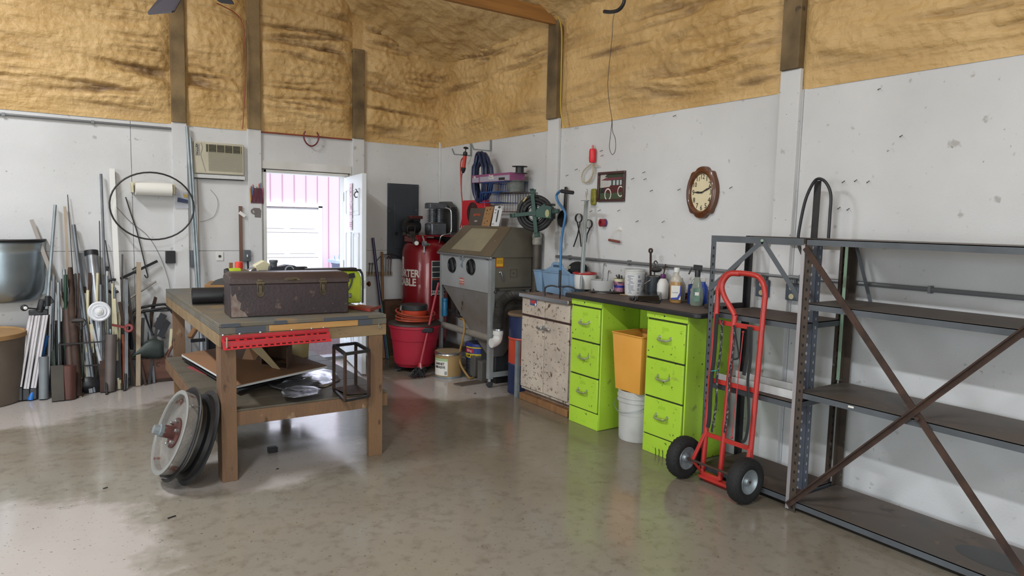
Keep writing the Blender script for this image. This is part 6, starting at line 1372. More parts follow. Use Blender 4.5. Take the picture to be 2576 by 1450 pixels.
# ------------------------------------------------------------------ galvanised half tub hung on the wall, wooden barrel below
gt = thing('galvanized_hood', 'large round galvanized sheet metal tub hung on the far left wall', 'tub', (-4.4, -.3, LW(40, 768, .4).z))
zt, zb = LW(60, 607, .35).z, LW(60, 767, .35).z; cxg = LW(0, 680, .3).x-.02; rg = LW(116, 680, .25).x-cxg
prof = [(0, zb), (rg*.72, zb), (rg*.84, zb+.025), (rg*.93, zb+.09), (rg*.985, zb+.22), (rg, zt-.12), (rg, zt)]
MB().lathe([(r_, z) for r_, z in prof], (cxg, -.01, 0), n=28, a0=PI, a1=2*PI, sy=.72).build('tub_wall', mat('shiny_galvanized', '9aa5ac', .3, .85, h2='808b92', sc_=2), gt, smooth=60, solid=.003)
MB().tube([V((cxg+math.cos(t_)*rg*1.01, -.01+math.sin(t_)*rg*.73, zt)) for t_ in frange(PI, 2*PI, .12)], .010, n=8).build('rolled_rim', M_blackm, gt)
MB().box(cxg-rg, cxg+rg, -.012, -.002, zb+.05, zt-.01).build('back_sheet', M_galv, gt, smooth=0)
bw_ = thing('wooden_barrel', 'brown barrel with a tan hoop rim at the far left edge', 'barrel', (-4.5, -.35, 0))
zt = LW(30, 838, .5).z; rx = LW(67, 850, .35).x; cxb = rx-.36
MB().lathe([(0, .002), (.32, .002), (.33, .02), (.355, zt-.04), (.355, zt-.03)], (cxb, -.38, 0), n=40).build('barrel_wall', mat('dusty_brown_barrel', '5f554b', .65, h2='6d6257', sc_=3), bw_)
MB().lathe([(.352, zt-.04), (.367, zt-.035), (.367, zt), (.35, zt+.004), (.34, zt-.01), (0, zt-.012)], (cxb, -.38, 0), n=40).build('hoop_rim', mat('tan_hoop', '9c7a50', .55, h2='866741', sc_=6), bw_)
# ================================================================== right wall fittings
def RW(x, y, o=0): return XP(x, y, -o)
# wall conduit
cz = 1.272
k = MB().cyl((-.022, -2.36, cz), (-.022, -7.3, cz), .0135, n=10)
for y in (-2.55, -3.32, -4.05, -4.86, -5.62, -6.5): k.box(-.038, -.001, y-.007, y+.007, cz-.02, cz+.02)
tag(k.build('conduit', mat('grey_conduit', '75777a', .45, .4)), 'long grey conduit running along the right wall behind counter and shelves', 'conduit')
for i, (x0, y0, x1, y1) in enumerate(((1903, 703, 1931, 749), (1978, 713, 2007, 758))):
    a, b_ = RW(x0, y0, .05), RW(x1, y1, .05)
    o = thing('outlet_box', ['blue grey double outlet box nearer the hand truck handle', 'blue grey double outlet box nearer the shelf post'][i], 'outlet', (0, (a.y+b_.y)/2, b_.z))
    MB().box(-.055, -.001, a.y, b_.y, b_.z, a.z).build('metal_box', mat('blue_grey_box', '4c5560', .45, .3), o, bevel=.004)
    for s in (.028, -.028):
        c = V((-.056, (a.y+b_.y)/2, (a.z+b_.z)/2+s)); MB().lathe([(0, .003), (.017, .003), (.018, 0), (0, 0)], c, (-1, 0, 0), n=18).build('socket', mat('ivory_socket', 'b9b08c', .5), o)
    MB().cyl((-.02, (a.y+b_.y)/2, a.z), (-.02, (a.y+b_.y)/2, cz), .010, n=8).build('conduit_stub', M_grey, o)
# clock: local frame on the wall, x to the right as seen
clk = thing('wall_clock', 'oval wooden wall clock with cream numbered face on the right wall', 'clock', RW(1772, 555))
ctr = RW(1771, 485, .0); MC = hang_x(V((-.001, ctr.y, ctr.z)))
aw, ah = (RW(1734, 480).y-RW(1810, 486).y)/2, (RW(1772, 420).z-RW(1772, 552).z)/2
pts = []
for i in range(96):
    t_ = 2*PI*i/96; c_, s_ = math.cos(t_), math.sin(t_); r_ = 1.0
    q_ = math.degrees(math.asin(min(1, abs(s_)))); r_ = 1+.045*math.exp(-((q_-48)/7)**2)-.055*math.exp(-((q_-62)/7)**2)+.0*math.exp(-(q_/20)**2)
    pts.append((c_*aw*r_, s_*ah*r_))
M_clk = mat('walnut_clock_case', '5f351a', .35, h2='4c2913', sc_=5, stretch=(1, 1, .3), coat=.4)
outer = [MC @ V((x, y, .0)) for x, y in pts]; k = MB()
def ringz(sc_, z): return [MC @ V((x*sc_, y*sc_, z)) for x, y in pts]
def ell(sc_, z): return [MC @ V((math.cos(2*PI*i/96)*aw*sc_, math.sin(2*PI*i/96)*ah*sc_, z)) for i in range(96)]
rows = [ringz(1, 0), ringz(1, .022), ringz(.97, .034), ell(.84, .040), ell(.80, .046), ell(.74, .040), ell(.70, .020)]
n = 96; vs = [p for r_ in rows for p in r_]; k.add(vs, [(i*n+j, i*n+(j+1) % n, (i+1)*n+(j+1) % n, (i+1)*n+j) for i in range(len(rows)-1) for j in range(n)])
k.build('case', M_clk, clk, smooth=40)
k = MB().add(ell(.72, .021), [tuple(range(n))]); face = k.build('dial', mat('cream_dial', 'd9cdac', .5, h2='cdbf9b', sc_=4), clk, smooth=0)
for h in range(1, 13):
    t_ = PI/2-h*PI/6; text(str(h), .052 if h not in (10, 11, 12) else .048, MC @ Matrix.Translation((math.cos(t_)*aw*.57, math.sin(t_)*ah*.59, .0225)), M_ink, face, name='numeral', sx=.85)
for a_, l_, w_, nm in ((math.radians(90-272), .075, .008, 'hour_hand'), (math.radians(90-66), .112, .006, 'minute_hand')):
    dx_, dy_ = math.cos(a_), math.sin(a_)
    k = MB(); pl = [(-dx_*.02, -dy_*.02), (-dy_*w_+dx_*l_*.45, dx_*w_+dy_*l_*.45), (dx_*l_, dy_*l_), (dy_*w_+dx_*l_*.45, -dx_*w_+dy_*l_*.45)]
    k.prism(pl, MC @ Matrix.Translation((0, 0, .0245 if nm[0] == 'h' else .027)), .0012); k.build(nm, M_ink, clk, smooth=0)
MB().lathe([(0, 0), (.007, 0), (.007, .004), (0, .005)], MC @ V((0, 0, .0275)), (-1, 0, 0), n=12).build('hand_pin', M_ink, clk)
# framed picture of an old touring car
pic = thing('framed_picture', 'dark red framed picture of an old red motor car on the wall', 'picture', RW(1540, 508))
a, b_ = RW(1508, 434), RW(1573, 507); y0, y1, z0, z1 = a.y, b_.y, RW(1540, 508).z, RW(1540, 432).z
fw_ = .022
k = MB().box(-.022, -.001, y1, y0, z0, z0+fw_).box(-.022, -.001, y1, y0, z1-fw_, z1).box(-.022, -.001, y0-fw_, y0, z0+fw_, z1-fw_).box(-.022, -.001, y1, y1+fw_, z0+fw_, z1-fw_); k.build('frame', mat('mahogany_frame', '3b1d1c', .35, coat=.3), pic, bevel=.004)
cy, cz_ = (y0+y1)/2, (z0+z1)/2; MP = hang_x(V((-.006, cy, cz_))); pw, ph_ = (y0-y1)/2-fw_, (z1-z0)/2-fw_
img = MB(); img.M = MP; img.box(-pw, pw, -ph_, ph_, -.004, 0); img.M = None; im = img.build('photo', mat('photo_sky', 'b8b4ae', .5, h2='a5a39d', sc_=10), pic, smooth=0)
def flat(name, polys, h):
    k = MB()
    for i, pl in enumerate(polys): k.prism([(x*pw, y*ph_) for x, y in pl], MP, .0006+.0002*fl_n[0])
    fl_n[0] += 1; return k.build(name, mat('photo_'+h, h, .5), im, smooth=0)
fl_n = [1]
flat('grass', [[(-1, -1), (1, -1), (1, -.15), (-1, -.05)]], '3f4a35')
flat('trees', [[(-.1, .1), (1, .1), (1, 1), (-.4, 1), (-.6, .8), (-.1, .65)]], '2f3b2a')
flat('car_roof', [[(-.9, .55), (-.5, .72), (.9, .72), (.9, .58), (-.3, .5)]], '6a2f3c')
flat('car_body', [[(-.75, -.35), (-.7, -.05), (-.15, -.0), (-.1, .1), (.9, .1), (.92, -.45), (-.2, -.55)]], '4e1d20')
flat('windows', [[(-.45, .12), (-.32, .12), (-.32, .46), (-.45, .46)], [(-.2, .12), (-.02, .12), (-.02, .48), (-.2, .48)], [(.12, .12), (.3, .12), (.3, .5), (.12, .5)], [(.42, .12), (.6, .12), (.6, .5), (.42, .5)], [(.7, .12), (.85, .12), (.85, .5), (.7, .5)]], 'aab0b5')
flat('radiator', [[(-.95, -.5), (-.65, -.5), (-.6, -.08), (-.85, -.08)]], '1d1c20')
for x, y, r_ in ((-.28, -.62, .3), (.78, -.4, .26)):
    k = MB(); k.lathe([(.70*r_*pw*1.1, 0), (r_*pw*.95, 0), (r_*pw*.95, .0008), (.70*r_*pw*1.1, .0008)], MP @ V((x*pw, y*ph_, .002)), (-1, 0, 0), n=24, xd=(0, 0, 1), sx=1.25); k.build('white_tyre', M_label, im, smooth=0)
# post-side things
def wallstrip(n, lab, cat, pts, r, m, grp=None, closed=False, flat=None): return tag(MB().tube(smoothpath(pts, 6), r, n=8, flat=flat).build(n, m), lab, cat, grp)
rt_ = thing('bulb_syringe', 'red rubber bulb with coiled clear tube hanging on the wall', 'siphon', RW(1488, 460, .03))
a, b_ = RW(1490, 410, .03), RW(1492, 382, .03)
MB().lathe([(0, 0), (.024, .002), (.03, .02), (.03, .10), (.024, .118), (0, .12)], a-V((0,0,.0)), (0, 0, 1), n=16).build('bulb', mat('bright_red_rubber', 'd01f2c', .4), rt_)
MB().cyl(a+V((0,0,.12)), a+V((0,0,.15)), .008, n=10).build('nozzle', mat('pink_nozzle', 'b06a66', .4), rt_)
M_clt = mat('yellowed_clear_tube', 'b9ac90', .3, alpha=.7)
lo = [RW(1489, 412, .03), RW(1478, 420, .03), RW(1467, 432, .03), RW(1463, 448, .03), RW(1467, 458, .03), RW(1478, 458, .03), RW(1488, 445, .03), RW(1494, 430, .03), RW(1492, 416, .04), RW(1500, 416, .04), RW(1505, 417, .03)]
MB().tube(smoothpath(lo, 6), .006, n=8).build('tube', M_clt, rt_); MB().tube(smoothpath([RW(1489, 412, .03), RW(1492, 430, .03), RW(1487, 450, .03), RW(1480, 460, .03)], 6), .006, n=8).build('tube', M_clt, rt_)
ho = thing('flat_tape_measure', 'small yellow green packaged tool hung left of the framed picture', 'tool', RW(1497, 512, .02))
MB().prism([(-.022, -.07), (.022, -.07), (.03, -.05), (.03, .05), (.022, .07), (-.022, .07), (-.03, .05), (-.03, -.05)], hang_x(RW(1496, 496, .003)), .022).build('blister', mat('yellow_green_pack', '8e8a2c', .35, h2='5e5a26', sc_=25), ho, bevel=.005)
# pogo-like sliding hammer bar: long clear zinc bar leaning
pl = thing('slide_bar', 'tall zinc square bar with a hooked top standing on the counter', 'bar', ZP(1462, 728, CT))
b_ = ZP(1463, 729, CT+.001); a = RW(1475, 505, .10); MB().bar(b_, a, .022, .03, (0, 1, 0)).build('bar', mat('pale_zinc', 'a9b3b5', .35, .7), pl, bevel=.002)
d = (a-b_).normalized(); MB().bar(a+V((0, .06, .0)), a+V((0, -.03, 0)), .02, .006).build('cross_plate', M_galv, pl)
MB().tube(smoothpath([a, a+d*.04, a+d*.05+V((0, .008, 0)), a+d*.085+V((0, .008, 0)), a+d*.10, a+d*.085-V((0, .008, 0)), a+d*.05-V((0, .008, 0))], 5), .003, n=6).build('wire_hook', M_steel, pl)
# quad cane
qc = thing('quad_cane', 'blue quad walking cane with black handle and four footed base', 'cane', ZP(1407, 735, SK+.0))
base = ZP(1408, 724, SK+.055); base.x = -.36; up_ = RW(1405, 495, .16)
bx_ = base.x; P_ = lambda x, y: XP(x, y, bx_+.0)
pth = smoothpath([P_(1408, 722), P_(1410, 672), P_(1413, 600), P_(1422, 545), P_(1418, 528), P_(1404, 508), P_(1400, 492), P_(1408, 482), P_(1416, 480)], 7)
MB().tube(pth, .011, n=10).build('blue_shaft', mat('cane_blue', '3f6f9c', .35, .4), qc)
MB().tube([P_(1408, 724), P_(1409.5, 680)], .0125, n=10).build('lower_tube', M_black, qc)
MB().tube([P_(1413, 481), P_(1441, 485)], .016, n=12).build('grip', M_black, qc)
k = MB(); hb_ = P_(1408, 722)
for s1, s2 in ((.085, .10), (-.075, .10), (.085, -.10), (-.075, -.10)):
    k.tube(smoothpath([hb_+V((s1*.25, s2*.1, 0)), hb_+V((s1*.6, s2*.6, .006)), hb_+V((s1, s2, -.015)), V((hb_.x+s1, hb_.y+s2, CT if hb_.y+s2 < -3.13 else SK))+V((0,0,.003))], 5), .007, n=8)
k.build('base_feet', M_black, qc)
# black paddle on the wall
pd = thing('hanging_paddle', 'black long handled pan shaped tool hanging behind the blue cane', 'pan', RW(1418, 568, .02))
MB().bar(RW(1424, 470, .03), RW(1420, 540, .03), .016, .036, (1, 0, 0)).build('handle', M_black, pd, bevel=.008)
MB().lathe([(0, 0), (.055, 0), (.065, .012), (.062, .018), (0, .012)], RW(1417, 551, .01), (-1, 0, 0), n=28, xd=(0, 0, 1), sx=1.2).build('disc', M_black, pd)
# strap wrenches
for i, (x0, y0, x1, lab) in enumerate(((1456, 545, 1455, 'brown black filter wrench with crossed handles hanging on the wall'), (1481, 560, 1478, 'second filter wrench half hidden behind the zinc bar'))):
    o = thing('filter_wrench', lab, 'wrench', RW(x0, 620, .03)); c = RW(x0, y0+4, .03)
    MB().lathe([(.033, -.012), (.036, -.012), (.036, .012), (.033, .012), (.033, -.012)], c, (-1, -.25, 0), n=28, xd=(0, 0, 1), sx=1.1).build('band', mat('oiled_brown_steel', '33302f', .4, .5), o)
    if i == 0: k = MB().tube([c+V((0, .02, -.035)), RW(1459, 592, .03), RW(1462, 621, .03)], .006, n=6).tube([c+V((0, -.02, -.035)), RW(1453, 592, .04), RW(1443, 621, .04)], .006, n=6)
    else: k = MB().tube([c+V((0, -.02, -.03)), RW(1477, 590, .03), RW(1474, 610, .03)], .007, n=6)
    k.build('handles', mat('oiled_brown_steel', '33302f', .4, .5), o)
# red tape, hook with dowel
o = thing('tape_roll', 'small roll of dark red tape stuck on the wall', 'tape', RW(1522, 568, .03)); c = RW(1523, 561, .0)
MB().lathe([(.018, .0), (.033, .0), (.033, .05), (.018, .05), (.018, 0)], c, (-1, .25, 0), n=24).build('roll', mat('dark_red_tape', '8a1f2c', .4), o)
MB().lathe([(.0335, .002), (.034, .002), (.034, .014), (.0335, .014)], c, (-1, .25, 0), n=24).build('purple_edge', mat('purple_tape', '3c2a66', .4), o)
o = thing('dowel_hanger', 'short red brown dowel hanging on thin wire below a white hook', 'hanger', RW(1545, 610, .03))
MB().lathe([(0, 0), (.02, 0), (.018, .006), (0, .008)], RW(1560, 577), (-1, 0, 0), n=20).build('white_hook', M_pvc, o)
MB().cyl(RW(1532, 604, .03), RW(1558, 609, .03), .0105, n=12).build('dowel', mat('red_brown_dowel', '7a4036', .5), o)
MB().tube([RW(1560, 578, .012), RW(1543, 582, .02), RW(1533, 604, .03)], .0015, n=5).tube([RW(1560, 578, .012), RW(1559, 590, .02), RW(1557, 607, .03)], .0015, n=5).build('wire', M_cream, o)
# plastic bag hanging under
P = []
for i in range(9):
    P.append([]); 
    for j in range(7):
        x, y = 1395+i*3.2, 582+j*7.5; w = math.sin(PI*(i+.5)/9); P[-1].append(RW(x, y+ (4 if i % 2 else 0)*(1-j/6), .02+.05*w*(.4+.6*j/6)+.012*NZ.noise(V((i*1.1, j*.9, 2)))))
tag(MB().grid(P).build('plastic_bag', mat('thin_clear_plastic', 'cfcfd2', .25, alpha=.35), solid=.001), 'crumpled clear plastic bag hanging on the wall behind the cane', 'bag')
# hooks at top of wall with siphon pump and blue cable
for i, (x, yt, yb_, lab) in enumerate(((1184, 361, 392, 'steel bracket hook on the wall holding the red hand pump'), (1234, 352, 380, 'steel bracket hook on the wall holding the blue cable coil'))):
    t0 = RW(x, yt, .015); t1 = RW(x, yb_, .015)
    e = V((-.22, t1.y-.0, t1.z-.0))
    tag(MB().bar(t0, t1, .02, .006, (0, 1, 0)).bar(t1, e, .012, .012).bar(e, e+V((-.03, 0, .06)), .012, .012).build('wall_hook', M_galv), lab, 'hook')
hp_ = thing('siphon_pump', 'red and black hand siphon pump hanging with long red hoses', 'pump', RW(1168, 430, .15))
a, b_ = RW(1170, 390, .17), RW(1166, 424, .17); d = (a-b_).normalized()
MB().cyl(b_, a, .021, n=16).build('barrel', mat('red_orange_barrel', 'b9321f', .4), hp_)
MB().lathe([(.012, -.05), (.024, -.02), (.026, .01), (.022, .012)], b_, d, n=16).lathe([(.022, -.008), (.026, 0), (.022, .03), (.012, .035)], a, d, n=16).cyl(a+d*.03, a+d*.07, .006, n=8).lathe([(0, .06), (.026, .066), (.030, .074), (.02, .085), (0, .088)], a, d, n=16).build('black_fittings', M_black, hp_)
M_ph = mat('pink_red_hose', 'a5423c', .4)
MB().tube(smoothpath([a-V((0, -.02, .02)), RW(1159, 410, .17), RW(1160, 470, .16), RW(1165, 540, .16), RW(1163, 575, .17)], 7), .007, n=8).build('hose', M_ph, hp_)
MB().tube(smoothpath([b_-d*.04, RW(1161, 445, .16), RW(1161, 490, .15), RW(1166, 530, .15), RW(1158, 573, .15)], 7), .007, n=8).build('hose', M_ph, hp_)
# blue cable coil: each winding one strand of the same cable
M_bc = mat('navy_cable', '1c2848', .35)
k = []; n_l = 9
top = RW(1218, 384, .16); bot = RW(1213, 508, .16)
H_ = (top.z-bot.z)/2; cz2 = (top.z+bot.z)/2
for i in range(n_l*40):
    t_ = i/40*2*PI; lap = i/40; wx = .125+.035*math.sin(lap*2.1); 
    yy = top.y+.02+math.sin(t_)*(wx+.015*math.sin(lap*3.3))+.02*math.sin(lap*1.7); zz = cz2+math.cos(t_)*(H_-.01+.012*math.sin(lap*2.7)); xx = -.16-.035*math.cos(lap*2.4)-(.03*(lap/n_l))
    if math.cos(t_) > .55: yy = top.y+(yy-top.y)*.75
    k.append(V((xx, yy, zz)))
tag(MB().tube(k, .0135, n=8).build('blue_cable', M_bc), 'thick coil of dark blue cable hanging on the wall hook', 'cable')
# things on top of the blast cabinet: top at z=1.525
BT = 1.527
def boxp(n, lab, cat, pts, off, m, **kw): return tag(MB().slab(pts, off).build(n, m, **kw), lab, cat)
# red fan guard / shop light
rf = thing('red_fan', 'red plastic box fan standing on the sandblasting cabinet', 'fan', (-.14, -1.2, BT))
yA, yB = XP(1167, 540, -.16).y, XP(1225, 540, -.16).y; zt = XP(1190, 504, -.16).z
prof = [(yA, BT), (yB, BT), (yB, zt-.03), (yB+.03, zt), (yA-.03, zt), (yA, zt-.03)]
MB().slab([V((-.19, y, z)) for y, z in prof], (.07, 0, 0)).build('housing', mat('bright_red_plastic', 'b31f2b', .35), rf, bevel=.008)
cR = V((-.1915, (yA+yB)/2, (BT+zt)/2)); k = MB()
for r_ in frange(.03, .11, .016): k.lathe([(r_, 0), (r_+.003, 0), (r_+.003, .004), (r_, .004), (r_, 0)], cR, (-1, 0, 0), n=32, xd=(0, 0, 1))
tag(k.build('wire_guard', M_dsteel, rf), kind='stuff'); MB().lathe([(0, 0), (.112, 0)], cR, (-1, 0, 0), n=32).build('fan_opening', mat('dark_maroon', '4a1f20', .5), rf)
def standing(n, lab, cat, x, quad, m, th=.004):
    """leaning card: quad given in photo coordinates of its four corners (bottom left, bottom right, top right, top left)"""
    bl_, br2, tr_, tl_ = quad; z0 = BT
    pts = []
    for (px, py), lean_ in ((bl_, 0), (br2, 0), (tr_, 1), (tl_, 1)):
        p = XP(px, py, x+.035*lean_); pts.append(p)
    pts[0].z = max(pts[0].z, z0); pts[1].z = max(pts[1].z, z0)
    o = tag(MB().slab(pts, (th, 0, 0)).build(n, m, smooth=0), lab, cat); WM[o.name] = Matrix.Translation(o.location); return o, pts
es, q = standing('employees_sign', 'dark brown EMPLOYEES ONLY sign leaning on the sandblasting cabinet', 'sign', -.235, [(1178, 568), (1216, 568), (1220, 524), (1184, 524)], mat('dark_brown_sign', '4d443e', .6))
u = (q[1]-q[0]).normalized(); v = (q[3]-q[0]).normalized(); n_ = V((-1, 0, 0)); cen = sum(q, V())/4
vv = (v-u*v.dot(u)).normalized(); nn_ = u.cross(vv)
Ms = MT(cen+V((-.002, 0, 0))+vv*.025, u, vv, nn_)
for i, ch in enumerate('EMPLOYEES'):
    t_ = (i-4)*.15; text(ch, .030, Ms @ Matrix.Translation((math.sin(t_)*.10*1.1, math.cos(t_)*.045-.045, 0)) @ Matrix.Rotation(-t_*.5, 4, 'Z'), mat('sign_orange', 'c5532f', .5), es, sx=.8, bold=.0008, name='letter')
text('ONLY', .022, MT(cen+V((-.002, 0, 0))-vv*.045, u, vv, nn_), M_label, es)
kc, q = standing('cardboard_card', 'brown cardboard card with small black pictures leaning beside the sign', 'card', -.255, [(1211, 569), (1231, 569), (1242, 520), (1222, 520)], mat('kraft_card', '96714a', .7))
u = (q[1]-q[0]).normalized(); v = (q[3]-q[0]).normalized(); k = MB()
for a_, b2, w in ((.3, .8, .02), (.65, .85, .018), (.3, .62, .012), (.6, .6, .01), (.25, .4, .012), (.3, .15, .014), (.6, .25, .016)):
    p = q[0]+(q[1]-q[0])*a_+(q[3]-q[0])*b2+V((-.001, 0, 0)); k.slab([p-u*w/2-v*w/3, p+u*w/2-v*w/4, p+u*w/2+v*w/2, p-u*w/3+v*w/3], (-.0005, 0, 0))
tag(k.build('printed_marks', M_ink, kc, smooth=0), kind='stuff')
wc, q = standing('white_package', 'white product package leaning at the right on the sandblasting cabinet', 'package', -.25, [(1235, 570), (1254, 570), (1266, 518), (1245, 518)], mat('glossy_white_card', 'd3d4d6', .3))
u = (q[1]-q[0]).normalized(); v = (q[3]-q[0]).normalized(); k = MB()
for a_, b2, w, h in ((.65, .92, .045, .016), (.6, .5, .022, .12), (.25, .8, .02, .01), (.25, .66, .02, .008), (.2, .12, .04, .006)):
    p = q[0]+(q[1]-q[0])*a_+(q[3]-q[0])*b2+V((-.001, 0, 0)); k.slab([p-u*w/2-v*h/2, p+u*w/2-v*h/2, p+u*w/2+v*h/2, p-u*w/2+v*h/2], (-.0005, 0, 0))
tag(k.build('printed_marks', mat('dark_print', '35383d', .6), wc, smooth=0), kind='stuff')
# two stacked wire racks, box and spools on them
def wire_rack(n, lab, m, px0, px1, ptop, pbot, x0, x1):
    a, b_ = XP(px0, ptop, x0), XP(px1, ptop, x0); zt = a.z; zb = XP(px0, pbot, x0).z
    o = thing(n, lab, 'wire rack', ((x0+x1)/2, (a.y+b_.y)/2, zb)); k = MB()
    for z in (zt, zb):
        k.tube([(x0, a.y, z), (x0, b_.y, z), (x1, b_.y, z), (x1, a.y, z)], .004, n=6, closed=True)
    k.build('rim_wires', m, o); k = MB(); c = 0
    for y in frange(a.y, b_.y, .045):
        k.tube([(x0, y, zt), (x0, y, zb), (x1, y, zb), (x1, y, zt)], .0022, n=5)
    tag(k.build('cross_wires', m, o), kind='stuff'); return o, a.y, b_.y, zt, zb
M_bw = mat('blue_wire', '2b4f8c', .4)
bk1, ya1, yb1_, zt1, zb1 = wire_rack('wire_basket', 'blue wire basket fixed on the wall above the red fan', M_bw, 1211, 1277, 461, 484, -.24, -.004)
bk2, ya2, yb2_, zt2, zb2 = wire_rack('wire_basket', 'grey brown wire basket fixed below the blue one', mat('tarnished_wire', '5c4a44', .5, .4), 1257, 1305, 485, 533, -.22, -.004)
bk3, ya3, yb3_, zt3, zb3 = wire_rack('wire_basket', 'lower blue wire rack between sign and basket', M_bw, 1208, 1255, 486, 510, -.23, -.004)
a, b_ = XP(1187, 460, -.25), XP(1283, 460, -.25); zb = zt1+.006; zh = XP(1230, 438, -.25).z
dk = thing('cable_kit_box', 'long pink purple cardboard kit box lying on the wire basket', 'box', (-.17, (a.y+b_.y)/2, zb))
MB().box(-.25, -.08, b_.y, a.y, zb, zh).build('carton', mat('magenta_box', '8a4a72', .5, h2='7b4368', sc_=5), dk, smooth=0)
MB().box(-.2512, -.25, b_.y+.01, a.y-.16, zb+.004, zb+.055).box(-.2512, -.25, a.y-.14, a.y-.01, zb+.004, zb+.05).build('grey_panel', mat('box_grey_panel', '9a96a4', .5), dk, smooth=0)
MB().box(-.2520, -.2512, b_.y+.09, b_.y+.20, zb+.01, zb+.035).build('pictured_cable', M_ink, dk, smooth=0)
text('Power\nTool Kit', .030, hang_x(V((-.2525, (a.y+b_.y)/2-.02, zh-.032))), M_label, dk, ls=.8, bold=.0006)
text('Kit', .03, hang_x(V((-.2525, a.y-.06, zh-.022))), M_label, dk, bold=.0008)
def spool(n, lab, c, r, h, rc, m, m2):
    o = thing(n, lab, 'spool', c); c = V(c)
    MB().lathe([(0, 0), (r, 0), (r, .006), (rc, .008)], c, n=32).lathe([(rc, h-.008), (r, h-.006), (r, h), (0, h)], c, n=32).build('flanges', m, o)
    MB().lathe([(rc, .008), (rc, h-.008)], c, n=32).build('core', m2, o); return o
M_sp = mat('grey_spool', '5f625f', .5, h2='50524f', sc_=8)
cy = XP(1297, 470, -.13).y; zs = zt2 if 0 else XP(1300, 482, -.13).z
spool('large_cable_spool', 'large grey cable spool, the lowest of the stack on the wire basket', (-.13, XP(1297, 475, -.13).y, XP(1297, 485, -.13).z), .125, .115, .085, M_sp, mat('grey_wire_winding', '6a6d6a', .6, h2='565a58', sc_=30))
zz = XP(1297, 485, -.13).z+.1155
spool('cable_spool', 'dark middle spool standing on the large grey spool', (-.13, XP(1290, 450, -.13).y, zz), .10, .065, .075, M_blackm, M_black)
spool('cable_spool', 'small black spool with pale rim on top of the spool stack', (-.13, XP(1307, 440, -.13).y, zz+.0655), .075, .07, .04, M_blackm, M_black)
# ------------------------------------------------------------------ hose reel
hr_ = thing('hose_reel', 'green wall mounted hose reel wound with black rubber hose', 'hose reel', (-.15, -2.1, 1.5))
M_gr = mat('dark_green_enamel', '0e3f33', .4, h2='0b3229', sc_=8)
xr = -.30; cr_ = XP(1346, 537, xr); axr = V((-.68, -.73, 0)).normalized()
R1 = (XP(1346, 490, xr).z-XP(1346, 584, xr).z)/2
M_hose = mat('black_rubber_hose', '19191b', .55)
k = []
for i in range(int(9.5*36)):
    t_ = i/36*2*PI; lap = i/36; rr_ = R1-.018-.027*int(lap/3.2)-.002*math.sin(lap*5); off = ((lap % 3.2)/3.2-.5)*.085
    x_, y_, _ = frame_z(axr); k.append(cr_+(x_*math.cos(t_)+y_*math.sin(t_))*rr_+axr*off)
MB().tube(k, .0165, n=10).build('rubber_hose', M_hose, hr_)
x_, y_, _ = frame_z(axr)
for s in (-1, 1):
    k = MB()
    for j in range(4):
        a_ = .12+j*PI/2; d_ = x_*math.cos(a_)+y_*math.sin(a_); c0 = cr_+axr*(s*.066); k.bar(c0, c0+d_*(R1+.015), .035, .008, d_.cross(axr)); 
        e = c0+d_*(R1+.015); k.bar(e-d_*.01, e+axr*s*.0+d_*.035, .035, .008, d_.cross(axr)).bar(e+d_*.03, e+d_*.03+axr*s*.035, .035, .008, d_.cross(axr))
    k.build('spider_arm', M_gr, hr_, bevel=.002)
MB().cyl(cr_-axr*.07, cr_+axr*.09, .025, n=16).lathe([(R1-.10, -.05), (R1-.095, 0), (R1-.10, .05)], cr_, axr, n=32).build('hub', M_gr, hr_)
k = MB().box(-.33, -.001, -2.43, -2.40, 1.60, 1.74); a = XP(1350, 540, xr)
ca = cr_+axr*.085; ud = V((-axr.y, axr.x, 0)); ud = ud if ud.y < 0 else -ud
k = MB().slab([ca+ud*.02-V((0,0,.035)), ca+ud*.02+V((0,0,.03)), ca+ud*.09+V((0,0,.085)), ca+ud*.155+V((0,0,.06)), ca+ud*.155-V((0,0,.045))], axr*.02); e_ = ca+ud*.145; k.slab([e_-V((0,0,.045)), e_+V((0,0,.055)), V((-.004, RW(1398, 530).y, e_.z+.055)), V((-.004, RW(1398, 530).y, e_.z-.045))], (0, -.012, 0)).box(-.036, -.031, RW(1398, 530).y-.01, RW(1398, 530).y+.1, e_.z-.06, e_.z+.07)
k.build('mount_arm', M_gr, hr_, bevel=.004)
MB().lathe([(0, 0), (.018, 0), (.018, .002), (0, .002)], ca+ud*.12+axr*.022, axr, n=20, xd=(0, 0, 1), sx=1.9).build('maker_plate', mat('brass_plate', '8c8a62', .4, .5), hr_)
MB().tube([ca+ud*.10+V((0,0,.08))+axr*.02, ca+ud*.19+V((0,0,.075))+axr*.02], .009, n=8).build('crank_handle', M_black, hr_)
c = cr_+axr*.06-ud*.10+V((0,0,.10)); MB().cyl(c, c+ud*.03+V((0,0,.04)), .011, n=10).build('hose_fitting', mat('brass_fitting', '7d7052', .35, .8), hr_)
